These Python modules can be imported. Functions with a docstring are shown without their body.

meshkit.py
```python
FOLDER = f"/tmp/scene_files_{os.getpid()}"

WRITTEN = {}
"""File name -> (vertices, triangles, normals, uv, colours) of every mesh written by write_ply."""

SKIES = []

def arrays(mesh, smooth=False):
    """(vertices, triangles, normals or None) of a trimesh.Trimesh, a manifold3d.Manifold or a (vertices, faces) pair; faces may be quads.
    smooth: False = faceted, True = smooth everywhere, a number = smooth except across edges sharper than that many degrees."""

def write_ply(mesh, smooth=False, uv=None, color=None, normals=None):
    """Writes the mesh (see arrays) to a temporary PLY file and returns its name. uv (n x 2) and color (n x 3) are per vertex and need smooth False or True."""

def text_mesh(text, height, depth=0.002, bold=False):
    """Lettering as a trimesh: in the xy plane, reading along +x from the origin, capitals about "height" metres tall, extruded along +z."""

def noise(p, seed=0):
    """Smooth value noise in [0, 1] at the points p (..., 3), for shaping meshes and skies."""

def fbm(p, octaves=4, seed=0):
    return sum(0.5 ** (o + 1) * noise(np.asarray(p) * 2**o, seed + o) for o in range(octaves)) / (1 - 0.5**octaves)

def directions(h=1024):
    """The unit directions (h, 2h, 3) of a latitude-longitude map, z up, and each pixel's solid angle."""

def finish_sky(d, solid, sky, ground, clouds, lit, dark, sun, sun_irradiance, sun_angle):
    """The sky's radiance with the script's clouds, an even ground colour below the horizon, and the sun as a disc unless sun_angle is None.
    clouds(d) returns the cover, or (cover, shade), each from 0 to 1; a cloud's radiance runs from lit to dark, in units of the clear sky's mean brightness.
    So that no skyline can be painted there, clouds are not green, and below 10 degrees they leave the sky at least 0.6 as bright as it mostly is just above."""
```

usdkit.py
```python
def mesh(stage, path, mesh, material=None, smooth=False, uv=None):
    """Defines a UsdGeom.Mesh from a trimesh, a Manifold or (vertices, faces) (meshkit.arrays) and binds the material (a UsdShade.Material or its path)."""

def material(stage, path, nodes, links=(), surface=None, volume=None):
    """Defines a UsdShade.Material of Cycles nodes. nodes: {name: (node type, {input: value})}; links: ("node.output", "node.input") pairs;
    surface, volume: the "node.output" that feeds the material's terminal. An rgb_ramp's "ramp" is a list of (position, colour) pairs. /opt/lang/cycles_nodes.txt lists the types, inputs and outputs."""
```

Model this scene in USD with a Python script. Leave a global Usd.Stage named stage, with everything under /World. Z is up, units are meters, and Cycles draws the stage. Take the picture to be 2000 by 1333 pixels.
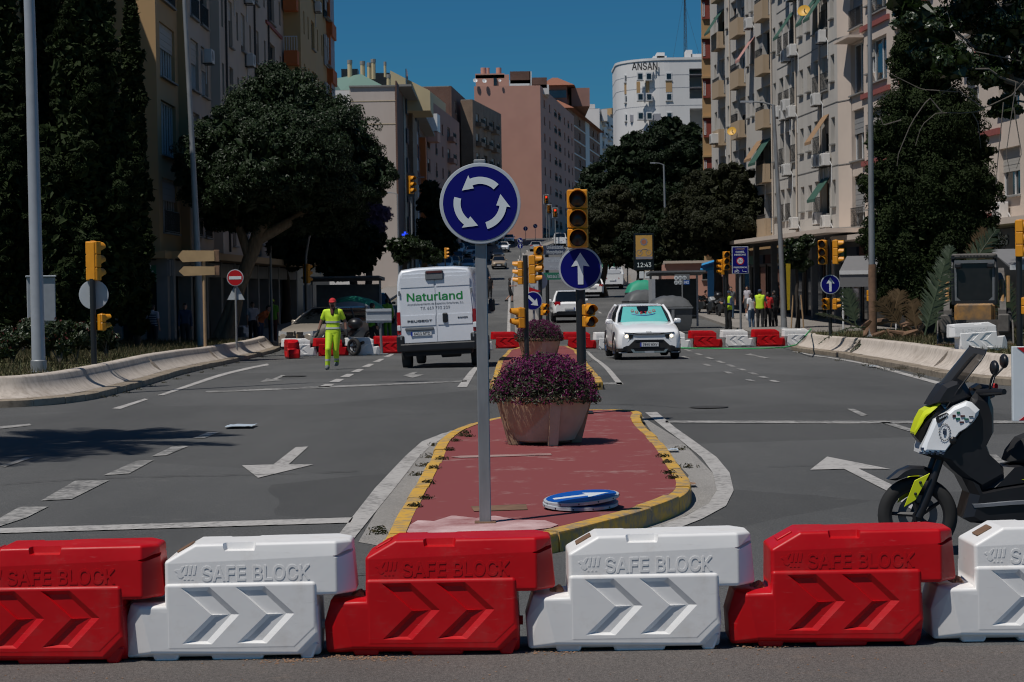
import math, random
import numpy as np, trimesh, usdkit, meshkit
import manifold3d as m3
from pxr import Usd, UsdGeom, UsdLux, UsdShade, Gf, Sdf
from shapely.geometry import Polygon, LineString, box as sbox
from shapely.ops import unary_union

stage = Usd.Stage.CreateInMemory()
UsdGeom.SetStageUpAxis(stage, UsdGeom.Tokens.z)
UsdGeom.SetStageMetersPerUnit(stage, 1.0)
UsdGeom.Xform.Define(stage, '/World')
UsdGeom.Scope.Define(stage, '/World/Looks')

# ---------------------------------------------------------------- camera
FPX, EYE = 3900.0, 1.9                      # focal length in pixels of a 2000 px wide frame, eye height
PITCH, ROLL = math.atan(101.5 / FPX), math.radians(0.9)
cam = UsdGeom.Camera.Define(stage, '/World/camera')
cam.CreateHorizontalApertureAttr(36.0)
cam.CreateVerticalApertureAttr(36.0 * 682 / 1024)
cam.CreateFocalLengthAttr(36.0 * FPX / 2000)
cam.CreateFStopAttr(9.0)
cam.CreateFocusDistanceAttr(17.0)
cam.CreateClippingRangeAttr(Gf.Vec2f(0.1, 3000))
cam.CreateExposureAttr(-0.1)
FW = np.array([0, math.cos(PITCH), -math.sin(PITCH)]); UP0 = np.array([0, math.sin(PITCH), math.cos(PITCH)]); X0 = np.array([1.0, 0, 0])
RT = X0 * math.cos(ROLL) - UP0 * math.sin(ROLL); UPV = X0 * math.sin(ROLL) + UP0 * math.cos(ROLL)
cm = Gf.Matrix4d(*[float(v) for v in (*RT, 0, *UPV, 0, *(-FW), 0, 0, 0, EYE, 1)])
cam.AddTransformOp().Set(cm)

# ---------------------------------------------------------------- sky and sun
SUN_AZ, SUN_EL = math.radians(42), math.radians(63)      # light travels right (+x) and away (+y)
LDIR = np.array([math.cos(SUN_AZ) * math.cos(SUN_EL), math.sin(SUN_AZ) * math.cos(SUN_EL), -math.sin(SUN_EL)])
dome = UsdLux.DomeLight.Define(stage, '/World/sky')
sky_m = usdkit.material(stage, '/World/Looks/sky_look', {
    's': ('sky_texture', {'sky_type': 'single_scattering', 'sun_disc': False, 'sun_elevation': SUN_EL, 'sun_rotation': math.atan2(-LDIR[0], -LDIR[1]),
                          'altitude': 300.0, 'air_density': 1.0, 'aerosol_density': 0.25, 'ozone_density': 2.2}),
    'm': ('mix_color', {'blend_type': 'multiply', 'fac': 1.0, 'b': (0.19, 0.64, 0.95)}),
    'b': ('background_shader', {'strength': 0.049})}, [('s.color', 'm.a'), ('m.result', 'b.color')], surface='b.background')
UsdShade.MaterialBindingAPI.Apply(dome.GetPrim()).Bind(sky_m)
sun = UsdLux.DistantLight.Define(stage, '/World/sun')
sun.CreateIntensityAttr(1.0); sun.CreateAngleAttr(0.5); sun.CreateColorAttr(Gf.Vec3f(1.0, 0.955, 0.89)); sun.CreateNormalizeAttr(True)
zx = -LDIR; xx = np.cross([0, 0, 1.0], zx); xx /= np.linalg.norm(xx); yx = np.cross(zx, xx)
sun.AddTransformOp().Set(Gf.Matrix4d(*[float(v) for v in (*xx, 0, *yx, 0, *zx, 0, 0, 0, 50, 1)]))

# ---------------------------------------------------------------- terrain profile and pixel helpers
GD = np.array([0, 30, 45, 52, 60, 70, 80, 92, 104, 125, 145, 167, 200, 244, 275, 325, 400, 500, 900.])
GZ = np.array([0, 0, 0.0, -.07, -.2, -.27, -.24, -.12, .1, .5, 1.0, 1.7, 2.7, 4.2, 6.4, 9.6, 13.5, 17, 24.])
from scipy.interpolate import PchipInterpolator
_gz = PchipInterpolator(GD, GZ)
def gz(y):
    return _gz(np.clip(y, 0, 900))
def ray(px, py):
    u, v = (px - 1000) / FPX, (666.5 - py) / FPX
    d = FW + u * RT + v * UPV
    return d / d[1]
def W(px, py, d):                       # the point seen at (px, py) at depth d
    r = ray(px, py) * d
    return np.array([r[0], r[1], r[2] + EYE])
def G(px, py, h=0.0):                   # the point of the terrain (raised by h) seen at (px, py)
    r = ray(px, py); t = np.concatenate([np.arange(4, 120, .02), np.arange(120, 500, .2)])
    f = EYE + r[2] * t - gz(t) - h
    i = np.nonzero(f <= 0)[0]
    k = i[0] if len(i) else len(t) - 1
    y = t[k]
    return np.array([r[0] * y, y, float(gz(y)) + h])
def PX(p):                              # pixel of a world point
    q = np.asarray(p, float) - [0, 0, EYE]; z = q @ FW
    return 1000 + FPX * (q @ RT) / z, 666.5 - FPX * (q @ UPV) / z

# ---------------------------------------------------------------- prim helpers
_count = {}
def numbered(path):
    n = _count.get(path, 0); _count[path] = n + 1
    return path if n == 0 else '%s_%03d' % (path, n)
def meta(prim, label=None, category=None, group=None, kind=None):
    for k, v in (('label', label), ('category', category), ('group', group), ('kind', kind)):
        if v: prim.SetCustomDataByKey(k, v)
    return prim
def ppath(parent):
    return '/World' if parent is None else str(parent.GetPath())
def thing(name, label=None, cat=None, loc=(0, 0, 0), rz=0.0, group=None, parent=None, kind=None, rx=0.0, ry=0.0):
    x = UsdGeom.Xform.Define(stage, numbered(ppath(parent) + '/' + name))
    x.AddTranslateOp().Set(Gf.Vec3d(*map(float, loc))); x.AddRotateXYZOp().Set(Gf.Vec3f(math.degrees(rx), math.degrees(ry), math.degrees(rz)))
    return meta(x.GetPrim(), label, cat, group, kind)
def dup(src, name, label, cat, loc, rz=0.0, group=None, rx=0.0, ry=0.0):
    x = UsdGeom.Xform.Define(stage, numbered('/World/' + name))
    x.GetPrim().GetReferences().AddInternalReference(src.GetPath())
    x.ClearXformOpOrder()
    x = UsdGeom.Xform(x.GetPrim())
    ops = {o.GetOpName(): o for o in UsdGeom.Xformable(src).GetOrderedXformOps()}
    p = x.GetPrim()
    p.CreateAttribute('xformOp:translate', Sdf.ValueTypeNames.Double3).Set(Gf.Vec3d(*map(float, loc)))
    p.CreateAttribute('xformOp:rotateXYZ', Sdf.ValueTypeNames.Float3).Set(Gf.Vec3f(math.degrees(rx), math.degrees(ry), math.degrees(rz)))
    p.CreateAttribute('xformOpOrder', Sdf.ValueTypeNames.TokenArray).Set(['xformOp:translate', 'xformOp:rotateXYZ'])
    p.SetInstanceable(True)
    return meta(p, label, cat, group)

def rot(axis, a):
    return trimesh.transformations.rotation_matrix(a, axis)[:3, :3]
RX90 = rot([1, 0, 0], math.pi / 2)
class MB:
    def __init__(s): s.v, s.f, s.n = [], [], 0
    def add(s, v, f, M=None, t=None):
        v = np.asarray(v, float); f = np.asarray(f, int)
        if len(v) == 0: return s
        if f.shape[1] == 4: f = np.vstack([f[:, [0, 1, 2]], f[:, [0, 2, 3]]])
        if M is not None: v = v @ np.asarray(M).T
        if t is not None: v = v + np.asarray(t, float)
        s.v.append(v); s.f.append(f + s.n); s.n += len(v); return s
    def tm(s, m, M=None, t=None):
        if hasattr(m, 'to_mesh'):
            q = m.to_mesh(); return s.add(q.vert_properties[:, :3], q.tri_verts, M, t)
        return s.add(m.vertices, m.faces, M, t)
    def box(s, c, d, rz=0.0, M=None):
        x, y, z = np.asarray(d, float) / 2
        v = np.array([[a, b, e] for a in (-x, x) for b in (-y, y) for e in (-z, z)])
        f = [[0, 1, 3, 2], [4, 6, 7, 5], [0, 4, 5, 1], [2, 3, 7, 6], [0, 2, 6, 4], [1, 5, 7, 3]]
        R = M if M is not None else (rot([0, 0, 1], rz) if rz else None)
        return s.add(v, f, R, c)
    def cham(s, c, d, b=.01, rz=0.0, M=None):        # a box with chamfered edges
        x, y, z = np.asarray(d, float) / 2; b = min(b, .45 * 2 * min(x, y, z))
        pts = [[sx * (x - (0 if k == 0 else b)), sy * (y - (0 if k == 1 else b)), sz * (z - (0 if k == 2 else b))] for sx in (-1, 1) for sy in (-1, 1) for sz in (-1, 1) for k in range(3)]
        return s.tm(m3.Manifold.hull_points(np.array(pts, float)), M if M is not None else (rot([0, 0, 1], rz) if rz else None), c)
    def tube(s, pts, r, n=10, cap=True):
        pts = np.asarray(pts, float); r = np.broadcast_to(np.asarray(r, float), (len(pts),))
        t = np.gradient(pts, axis=0); t /= np.maximum(np.linalg.norm(t, axis=1, keepdims=True), 1e-9)
        a = np.array([0, 0, 1.0]) if abs(t[0, 2]) < .9 else np.array([1.0, 0, 0])
        u = np.cross(t[0], a); u /= np.linalg.norm(u); V = []
        ang = np.linspace(0, 2 * math.pi, n, endpoint=False)
        for i in range(len(pts)):
            u = u - t[i] * (u @ t[i]); u /= np.linalg.norm(u); w = np.cross(t[i], u)
            V.append(pts[i] + r[i] * (np.cos(ang)[:, None] * u + np.sin(ang)[:, None] * w))
        V = np.vstack(V); F = []
        for i in range(len(pts) - 1):
            for j in range(n):
                k = (j + 1) % n; F.append([i * n + j, i * n + k, (i + 1) * n + k, (i + 1) * n + j])
        F = np.array(F); F = np.vstack([F[:, [0, 1, 2]], F[:, [0, 2, 3]]])
        if cap:
            V = np.vstack([V, pts[0], pts[-1]]); q = len(V); L = (len(pts) - 1) * n
            F = np.vstack([F, [[q - 2, (j + 1) % n, j] for j in range(n)], [[q - 1, L + j, L + (j + 1) % n] for j in range(n)]])
        return s.add(V, F)
    def lathe(s, prof, n=24, c=(0, 0, 0), M=None):   # prof (r, z); around z
        prof = np.asarray(prof, float); a = np.linspace(0, 2 * math.pi, n, endpoint=False)
        V = np.vstack([np.c_[r * np.cos(a), r * np.sin(a), np.full(n, z)] for r, z in prof]); F = []
        for i in range(len(prof) - 1):
            for j in range(n):
                k = (j + 1) % n; F.append([i * n + j, i * n + k, (i + 1) * n + k, (i + 1) * n + j])
        return s.add(V, F, M, c)
    def prism(s, poly, h, M=None, t=None, z0=0.0):   # polygon in xy extruded along z
        p = poly if hasattr(poly, 'geom_type') else Polygon(poly)
        if not p.is_valid: p = p.buffer(0)
        for q in (p.geoms if hasattr(p, 'geoms') else [p]):
            if q.area < 1e-10: continue
            m = trimesh.creation.extrude_polygon(q, h)
            m.apply_translation([0, 0, z0]); s.add(m.vertices, m.faces, M, t)
        return s
    def front(s, poly, y0, y1):                      # polygon in (x, z), standing, from depth y0 to y1
        a, b = min(y0, y1), max(y0, y1)
        return s.prism(poly, b - a, RX90, (0, b, 0))
    def side(s, poly, x0, x1):                       # polygon in (y, z) extruded along x
        a, b = min(x0, x1), max(x0, x1)
        return s.prism(poly, b - a, np.array([[0, 0, 1.0], [1, 0, 0], [0, 1, 0]]), (a, 0, 0))
    def ball(s, c, r, sub=2, sc=(1, 1, 1)):
        m = trimesh.creation.icosphere(subdivisions=sub, radius=1.0)
        return s.add(m.vertices * np.asarray(sc) * r, m.faces, None, c)
    def hull(s, pts, M=None, t=None):
        return s.tm(m3.Manifold.hull_points(np.asarray(pts, float)), M, t)
    def text(s, txt, h, c, depth=.004, bold=True, M=None, align='c', w=None):
        m = meshkit.text_mesh(txt, h, depth, bold); v = np.array(m.vertices)
        x0, x1 = v[:, 0].min(), v[:, 0].max()
        if w: v[:, 0] = (v[:, 0] - x0) * w / (x1 - x0); x0, x1 = 0, w
        v[:, 0] -= (x0 + x1) / 2 if align == 'c' else x0
        R = RX90 if M is None else np.asarray(M) @ RX90
        return s.add(v, m.faces, R, c)
    def build(s, name, mat, parent=None, smooth=False, label=None, category=None, group=None, kind=None, loc=None, rz=0.0):
        if not s.v: return None
        v, f = np.vstack(s.v), np.vstack(s.f)
        p = usdkit.mesh(stage, numbered(ppath(parent) + '/' + name), (v, f), mat if not isinstance(mat, str) else M[mat], smooth=smooth)
        if loc is not None:
            p.AddTranslateOp().Set(Gf.Vec3d(*map(float, loc))); p.AddRotateXYZOp().Set(Gf.Vec3f(0, 0, math.degrees(rz)))
        return meta(p.GetPrim(), label, category, group, kind)

# ---------------------------------------------------------------- materials
M = {}
def mat(name, col, rough=.6, col2=None, var=.12, scale=6.0, detail=4.0, metal=0.0, spec=.5, bump=0.0, bscale=60.0, bdist=.01, coat=0.0, world=False, stretch=None,
        dirt=None, dscale=.8, damt=.5, emit=None, est=0.0, island=0.0, transl=0.0, contrast=(.3, .7), dstretch=None):
    c = np.array(col, float); c2 = np.array(col2, float) if col2 is not None else None
    a, b = (np.clip(c * (1 - var), 0, 1), np.clip(c * (1 + var), 0, 1)) if c2 is None else (c, c2)
    N = {'tc': ('geometry' if world else 'texture_coordinate', {}), 'p': ('principled_bsdf', {'roughness': rough, 'metallic': metal, 'specular_ior_level': spec, 'coat_weight': coat})}
    src = 'tc.position' if world else 'tc.object'
    L = []
    if stretch is not None:
        N['mp'] = ('mapping', {'scale': stretch}); L.append((src, 'mp.vector')); s2 = 'mp.vector'
    else: s2 = src
    N['n'] = ('noise_texture', {'scale': scale, 'detail': detail, 'roughness': .6})
    N['r'] = ('rgb_ramp', {'ramp': [(contrast[0], tuple(a)), (contrast[1], tuple(b))]})
    L += [(s2, 'n.vector'), ('n.fac', 'r.fac')]
    out = 'r.color'
    if dirt is not None:
        s3 = src
        if dstretch is not None:
            N['mp2'] = ('mapping', {'scale': dstretch}); L.append((src, 'mp2.vector')); s3 = 'mp2.vector'
        N['dn'] = ('noise_texture', {'scale': dscale, 'detail': 6.0, 'roughness': .65})
        N['dr'] = ('map_range', {'from_min': .48, 'from_max': .72, 'to_min': 0.0, 'to_max': damt, 'clamp': True})
        N['dm'] = ('mix_color', {'b': tuple(dirt)})
        L += [(s3, 'dn.vector'), ('dn.fac', 'dr.value'), ('dr.result', 'dm.fac'), (out, 'dm.a')]; out = 'dm.result'
    if island:
        N['gi'] = ('geometry', {}); N['hm'] = ('map_range', {'from_min': 0.0, 'from_max': 1.0, 'to_min': 1 - island, 'to_max': 1 + island})
        N['hs'] = ('hsv', {}); L += [('gi.random_per_island', 'hm.value'), ('hm.result', 'hs.value'), (out, 'hs.color')]; out = 'hs.color'
    L.append((out, 'p.base_color'))
    if bump:
        N['bn'] = ('noise_texture', {'scale': bscale, 'detail': 4.0, 'roughness': .65}); N['b'] = ('bump', {'strength': bump, 'distance': bdist})
        L += [(src, 'bn.vector'), ('bn.fac', 'b.height'), ('b.normal', 'p.normal')]
    if emit is not None:
        N['p'][1]['emission_color'] = emit; N['p'][1]['emission_strength'] = est
    surf = 'p.BSDF'
    if transl:
        N['tl'] = ('translucent_bsdf', {}); N['mx'] = ('mix_closure', {'fac': transl})
        L += [(out, 'tl.color'), ('p.BSDF', 'mx.closure1'), ('tl.BSDF', 'mx.closure2')]; surf = 'mx.closure'
    M[name] = usdkit.material(stage, '/World/Looks/' + name, N, L, surface=surf)
    return M[name]

def plastic(name, c1, c2, scuff, dirt, rough, spec):      # moulded plastic with fine scratches, rubbed patches and blotches of dust
    M[name] = usdkit.material(stage, '/World/Looks/' + name, {
        't': ('texture_coordinate', {}), 
        'n': ('noise_texture', {'scale': 3.0, 'detail': 4.0}), 'r': ('rgb_ramp', {'ramp': [(.3, c1), (.7, c2)]}),
        'm1': ('mapping', {'scale': (5.0, 5.0, 42.0), 'rotation': (0.0, .35, 0.0)}), 's': ('noise_texture', {'scale': 1.6, 'detail': 7.0, 'roughness': .75}), 'sr': ('map_range', {'from_min': .60, 'from_max': .70, 'to_min': 0.0, 'to_max': .38, 'clamp': True}), 'x1': ('mix_color', {'b': scuff}),
        'd': ('noise_texture', {'scale': 4.5, 'detail': 8.0, 'roughness': .7}), 'dr': ('map_range', {'from_min': .54, 'from_max': .74, 'to_min': 0.0, 'to_max': .42, 'clamp': True}), 'x2': ('mix_color', {'b': dirt}),
        'rr': ('map_range', {'from_min': .4, 'from_max': .7, 'to_min': rough, 'to_max': rough + .2}), 'bn': ('noise_texture', {'scale': 26.0, 'detail': 4.0}), 'b': ('bump', {'strength': .05, 'distance': .01}), 'p': ('principled_bsdf', {'specular_ior_level': spec})},
        [('t.object', 'n.vector'), ('n.fac', 'r.fac'), ('t.object', 'm1.vector'), ('m1.vector', 's.vector'), ('s.fac', 'sr.value'), ('sr.result', 'x1.fac'), ('r.color', 'x1.a'), ('t.object', 'd.vector'), ('d.fac', 'dr.value'), ('dr.result', 'x2.fac'), ('x1.result', 'x2.a'), ('x2.result', 'p.base_color'),
         ('d.fac', 'rr.value'), ('rr.result', 'p.roughness'), ('t.object', 'bn.vector'), ('bn.fac', 'b.height'), ('b.normal', 'p.normal')], surface='p.BSDF')
plastic('white_plastic', (.69, .68, .67), (.72, .71, .695), (.52, .50, .48), (.46, .41, .36), .40, .45)
plastic('red_plastic', (.42, .001, .004), (.50, .004, .008), (.52, .10, .10), (.33, .05, .045), .38, .28)
mat('yellow_plastic', (.62, .25, .008), .45, var=.06)
mat('black_metal', (.012, .013, .014), .45, var=.2)
mat('galvanised', (.23, .24, .25), .5, var=.18, scale=9, metal=.35, stretch=(1, 1, .2), dirt=(.2, .21, .22), damt=.4)
mat('grey_paint', (.30, .32, .35), .45, var=.06)
mat('sign_blue', (.002, .003, .13), .5, var=.03, spec=.2)
mat('sign_blue_flat', (.004, .075, .36), .35, var=.03)
mat('sign_white', (.62, .66, .68), .4, var=.04)
mat('sign_grey', (.40, .43, .46), .45, var=.05)
mat('sign_red', (.42, .006, .01), .4, var=.04)
mat('sign_brown', (.36, .24, .12), .5, var=.12, scale=3)
mat('black_plastic', (.012, .012, .014), .38, var=.2)
mat('matt_black', (.008, .008, .009), .75, var=.3)
mat('rubber', (.014, .014, .014), .8, var=.25, bump=.15, bscale=90)
mat('lens_dark', (.014, .013, .012), .25, var=.2)
mat('glass_dark', (.006, .008, .010), .06, var=.2, spec=.6)
mat('chrome', (.62, .63, .65), .16, metal=1.0, var=.04)
mat('car_white', (.78, .79, .80), .26, var=.02, coat=.6, dirt=(.5, .48, .45), damt=.12)
mat('van_white', (.66, .68, .72), .32, var=.02, coat=.4, dirt=(.45, .45, .45), damt=.18)
mat('car_champagne', (.36, .32, .27), .3, metal=.3, var=.05, coat=.5)
mat('car_silver', (.45, .46, .47), .3, metal=.4, var=.04, coat=.5)
mat('car_gold', (.36, .28, .20), .3, metal=.3, var=.04, coat=.5)
mat('car_black', (.012, .013, .016), .25, var=.1, coat=.6)
mat('car_blue', (.01, .05, .12), .3, var=.1, coat=.5)
mat('tail_red', (.30, .004, .008), .18, var=.1, coat=.5)
mat('head_lens', (.34, .35, .36), .12, var=.3, scale=30)
mat('lamp_lit', (.9, .85, .7), .4, emit=(1.0, .82, .55), est=1.6)
mat('red_lit', (.7, .02, .02), .4, emit=(1.0, .03, .02), est=1.2)
mat('plate_white', (.60, .61, .62), .45, var=.02)
mat('plate_blue', (.01, .03, .30), .45)
mat('ink', (.012, .012, .015), .6)
mat('green_print', (.010, .20, .045), .5)
mat('grey_print', (.16, .17, .19), .5)
mat('teal_foil', (.10, .42, .40), .35, var=.05)
mat('terracotta', (.40, .27, .165), .85, var=.12, scale=5, bump=.35, bscale=70, dirt=(.45, .33, .26), dscale=2.0, damt=.5)
mat('soil', (.10, .065, .04), .95, var=.3, scale=25)
mat('skin', (.36, .19, .13), .55, var=.06)
mat('skin_dark', (.20, .10, .07), .55, var=.06)
mat('hivis', (.48, .68, .02), .7, var=.07, scale=14, bump=.2, bscale=30)
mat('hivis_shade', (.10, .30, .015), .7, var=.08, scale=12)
mat('reflective', (.42, .44, .43), .5, var=.08)
mat('cloth_black', (.012, .012, .014), .85, var=.25)
mat('cloth_red', (.42, .012, .015), .8, var=.12)
mat('cloth_white', (.62, .62, .64), .8, var=.06)
mat('cloth_denim', (.05, .09, .15), .85, var=.2)
mat('cloth_grey', (.12, .13, .14), .85, var=.15)
mat('cloth_darkred', (.07, .012, .014), .85, var=.15)
mat('cloth_pale', (.40, .38, .42), .85, var=.1)
mat('cloth_orange', (.45, .09, .02), .8, var=.1)
mat('cloth_navy', (.02, .035, .07), .85, var=.15)
mat('hair_dark', (.015, .010, .008), .6, var=.3)
mat('hair_grey', (.30, .29, .28), .7, var=.15)
mat('green_cloth', (.015, .26, .16), .6, var=.06)
mat('silver_cloth', (.34, .35, .36), .5, var=.1, scale=3)
mat('bin_grey', (.085, .09, .095), .5, var=.12)
mat('bin_green', (.012, .13, .075), .5, var=.1)
mat('poster_yellow', (.50, .29, .07), .5, var=.06)
mat('poster_grey', (.20, .20, .24), .5)
mat('poster_rust', (.36, .13, .07), .5)
mat('led_white', (.4, .42, .42), .5, emit=(.8, .9, .9), est=.28)
mat('led_blue', (.02, .05, .8), .5, emit=(.02, .08, 1.0), est=.9)
mat('totem_black', (.008, .010, .012), .2)
mat('awning_blue', (.02, .22, .48), .7, var=.08)
mat('awning_green', (.03, .085, .06), .8, var=.15)
mat('awning_teal', (.01, .16, .13), .8, var=.1)
mat('awning_pink', (.42, .22, .19), .8, var=.1)
mat('awning_grey', (.15, .15, .155), .8, var=.06)
mat('awning_brown', (.28, .17, .09), .8, var=.1)
mat('yellow_tape', (.55, .40, .02), .6)
mat('timber', (.34, .22, .12), .8, var=.2, scale=12, stretch=(1, 1, .15))
mat('hose_green', (.03, .36, .10), .5)
mat('paper', (.36, .42, .48), .7, var=.1)
mat('debris', (.24, .14, .085), .95, var=.35, scale=40, bump=.6, bscale=80)
mat('rust', (.15, .085, .05), .9, var=.35, scale=4)
mat('loader_yellow', (.40, .20, .05), .6, col2=(.15, .10, .06), scale=5, dirt=(.10, .08, .06), dscale=3, damt=.8)
mat('loader_dirty', (.10, .09, .08), .75, var=.3, scale=6, dirt=(.06, .05, .045), dscale=4, damt=.7)
mat('yellow_hivis_plastic', (.55, .62, .01), .4, var=.03)
mat('smoke_screen', (.09, .085, .08), .12, var=.1)

# paint worn down to the asphalt, kerb paint, concrete, ground
def worn(name, paint, under, lo, hi, scale=14.0, rough=.8):
    M[name] = usdkit.material(stage, '/World/Looks/' + name, {
        'g': ('geometry', {}), 'n': ('noise_texture', {'scale': scale, 'detail': 8.0, 'roughness': .72}), 'n2': ('noise_texture', {'scale': 1.3, 'detail': 3.0}),
        'ad': ('math', {'math_type': 'multiply_add', 'value2': .45, 'value3': 0.0}), 'sm': ('math', {'math_type': 'add'}),
        'mr': ('map_range', {'from_min': lo, 'from_max': hi, 'to_min': 0.0, 'to_max': 1.0, 'clamp': True}),
        'mx': ('mix_color', {'a': under, 'b': paint}), 'bp': ('bump', {'strength': .3, 'distance': .01}),
        'fn': ('noise_texture', {'scale': 160.0, 'detail': 3.0}), 'p': ('principled_bsdf', {'roughness': rough, 'specular_ior_level': .3})},
        [('g.position', 'n.vector'), ('g.position', 'n2.vector'), ('g.position', 'fn.vector'), ('n2.fac', 'ad.value1'), ('n.fac', 'sm.value1'), ('ad.value', 'sm.value2'), ('sm.value', 'mr.value'),
         ('mr.result', 'mx.fac'), ('mx.result', 'p.base_color'), ('fn.fac', 'bp.height'), ('bp.normal', 'p.normal')], surface='p.BSDF')
worn('road_paint', (.38, .365, .35), (.12, .117, .112), .52, .74)
worn('road_paint_worn', (.33, .32, .305), (.11, .109, .107), .62, .82, 9.0)
worn('kerb_yellow', (.54, .31, .05), (.24, .19, .13), .58, .78, 9.0)
worn('island_red', (.205, .050, .050), (.29, .17, .155), .48, .66, 4.0)
def ground_mat(name, a, b, c, s1=.35, s2=4.0, s3=260.0, speck=.35, rough=.88, bump=.5, patch=.06):
    M[name] = usdkit.material(stage, '/World/Looks/' + name, {
        'g': ('geometry', {}), 'mp': ('mapping', {'scale': (1.0, .25, 1.0)}), 'n1': ('noise_texture', {'scale': s1, 'detail': 5.0, 'roughness': .6}), 'n2': ('noise_texture', {'scale': s2, 'detail': 6.0, 'roughness': .7}),
        'v': ('voronoi_texture', {'scale': s3}), 'r1': ('rgb_ramp', {'ramp': [(.32, a), (.68, b)]}),
        'm2': ('map_range', {'from_min': .55, 'from_max': .8, 'to_min': 0.0, 'to_max': .6, 'clamp': True}), 'x2': ('mix_color', {'b': c}),
        'pd': ('noise_texture', {'scale': .8, 'detail': 2.0}), 'pm': ('mix_vector', {'fac': .82}), 'pv': ('voronoi_texture', {'scale': .22}), 'pb': ('rgb_to_bw', {}), 'pr': ('map_range', {'from_min': .1, 'from_max': .9, 'to_min': 1 - patch, 'to_max': 1 + patch}), 'gn': ('noise_texture', {'scale': 55.0, 'detail': 4.0, 'roughness': .75}), 'gr': ('map_range', {'from_min': .3, 'from_max': .7, 'to_min': .62, 'to_max': 1.38}), 'mu': ('math', {'math_type': 'multiply'}), 'h2': ('hsv', {}),
        'bw': ('rgb_to_bw', {}), 'm3': ('map_range', {'from_min': 0.0, 'from_max': 1.0, 'to_min': 1 - speck, 'to_max': 1 + speck}), 'hs': ('hsv', {}),
        'bp': ('bump', {'strength': bump, 'distance': .006}), 'p': ('principled_bsdf', {'roughness': rough, 'specular_ior_level': .35})},
        [('g.position', 'mp.vector'), ('mp.vector', 'n1.vector'), ('g.position', 'n2.vector'), ('g.position', 'v.vector'), ('n1.fac', 'r1.fac'), ('n2.fac', 'm2.value'), ('r1.color', 'x2.a'), ('m2.result', 'x2.fac'),
         ('v.color', 'bw.color'), ('bw.val', 'm3.value'), ('m3.result', 'hs.value'), ('x2.result', 'hs.color'), ('g.position', 'pd.vector'), ('pd.color', 'pm.a'), ('g.position', 'pm.b'), ('pm.result', 'pv.vector'), ('pv.color', 'pb.color'), ('pb.val', 'pr.value'), ('g.position', 'gn.vector'), ('gn.fac', 'gr.value'), ('pr.result', 'mu.value1'), ('gr.result', 'mu.value2'), ('mu.value', 'h2.value'), ('hs.color', 'h2.color'), ('h2.color', 'p.base_color'), ('v.distance', 'bp.height'), ('bp.normal', 'p.normal')], surface='p.BSDF')
ground_mat('asphalt', (.074, .075, .075), (.112, .112, .110), (.140, .135, .127), speck=.5, bump=.8, patch=.16)
ground_mat('asphalt_dusty', (.105, .093, .086), (.145, .128, .118), (.19, .145, .112), speck=.55, bump=.8)
ground_mat('gutter', (.22, .21, .20), (.30, .285, .265), (.18, .165, .15), s1=.8, speck=.5)
ground_mat('paving', (.19, .175, .16), (.24, .22, .20), (.16, .14, .13), s1=.3, s3=90)
ground_mat('earth', (.12, .10, .07), (.17, .14, .10), (.07, .08, .03), s1=.6, s2=2.5, s3=60, speck=.5)
ground_mat('lawn', (.065, .072, .022), (.115, .105, .05), (.17, .14, .085), s1=.5, s2=2.2, s3=70, speck=.6, bump=1.0)
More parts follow.
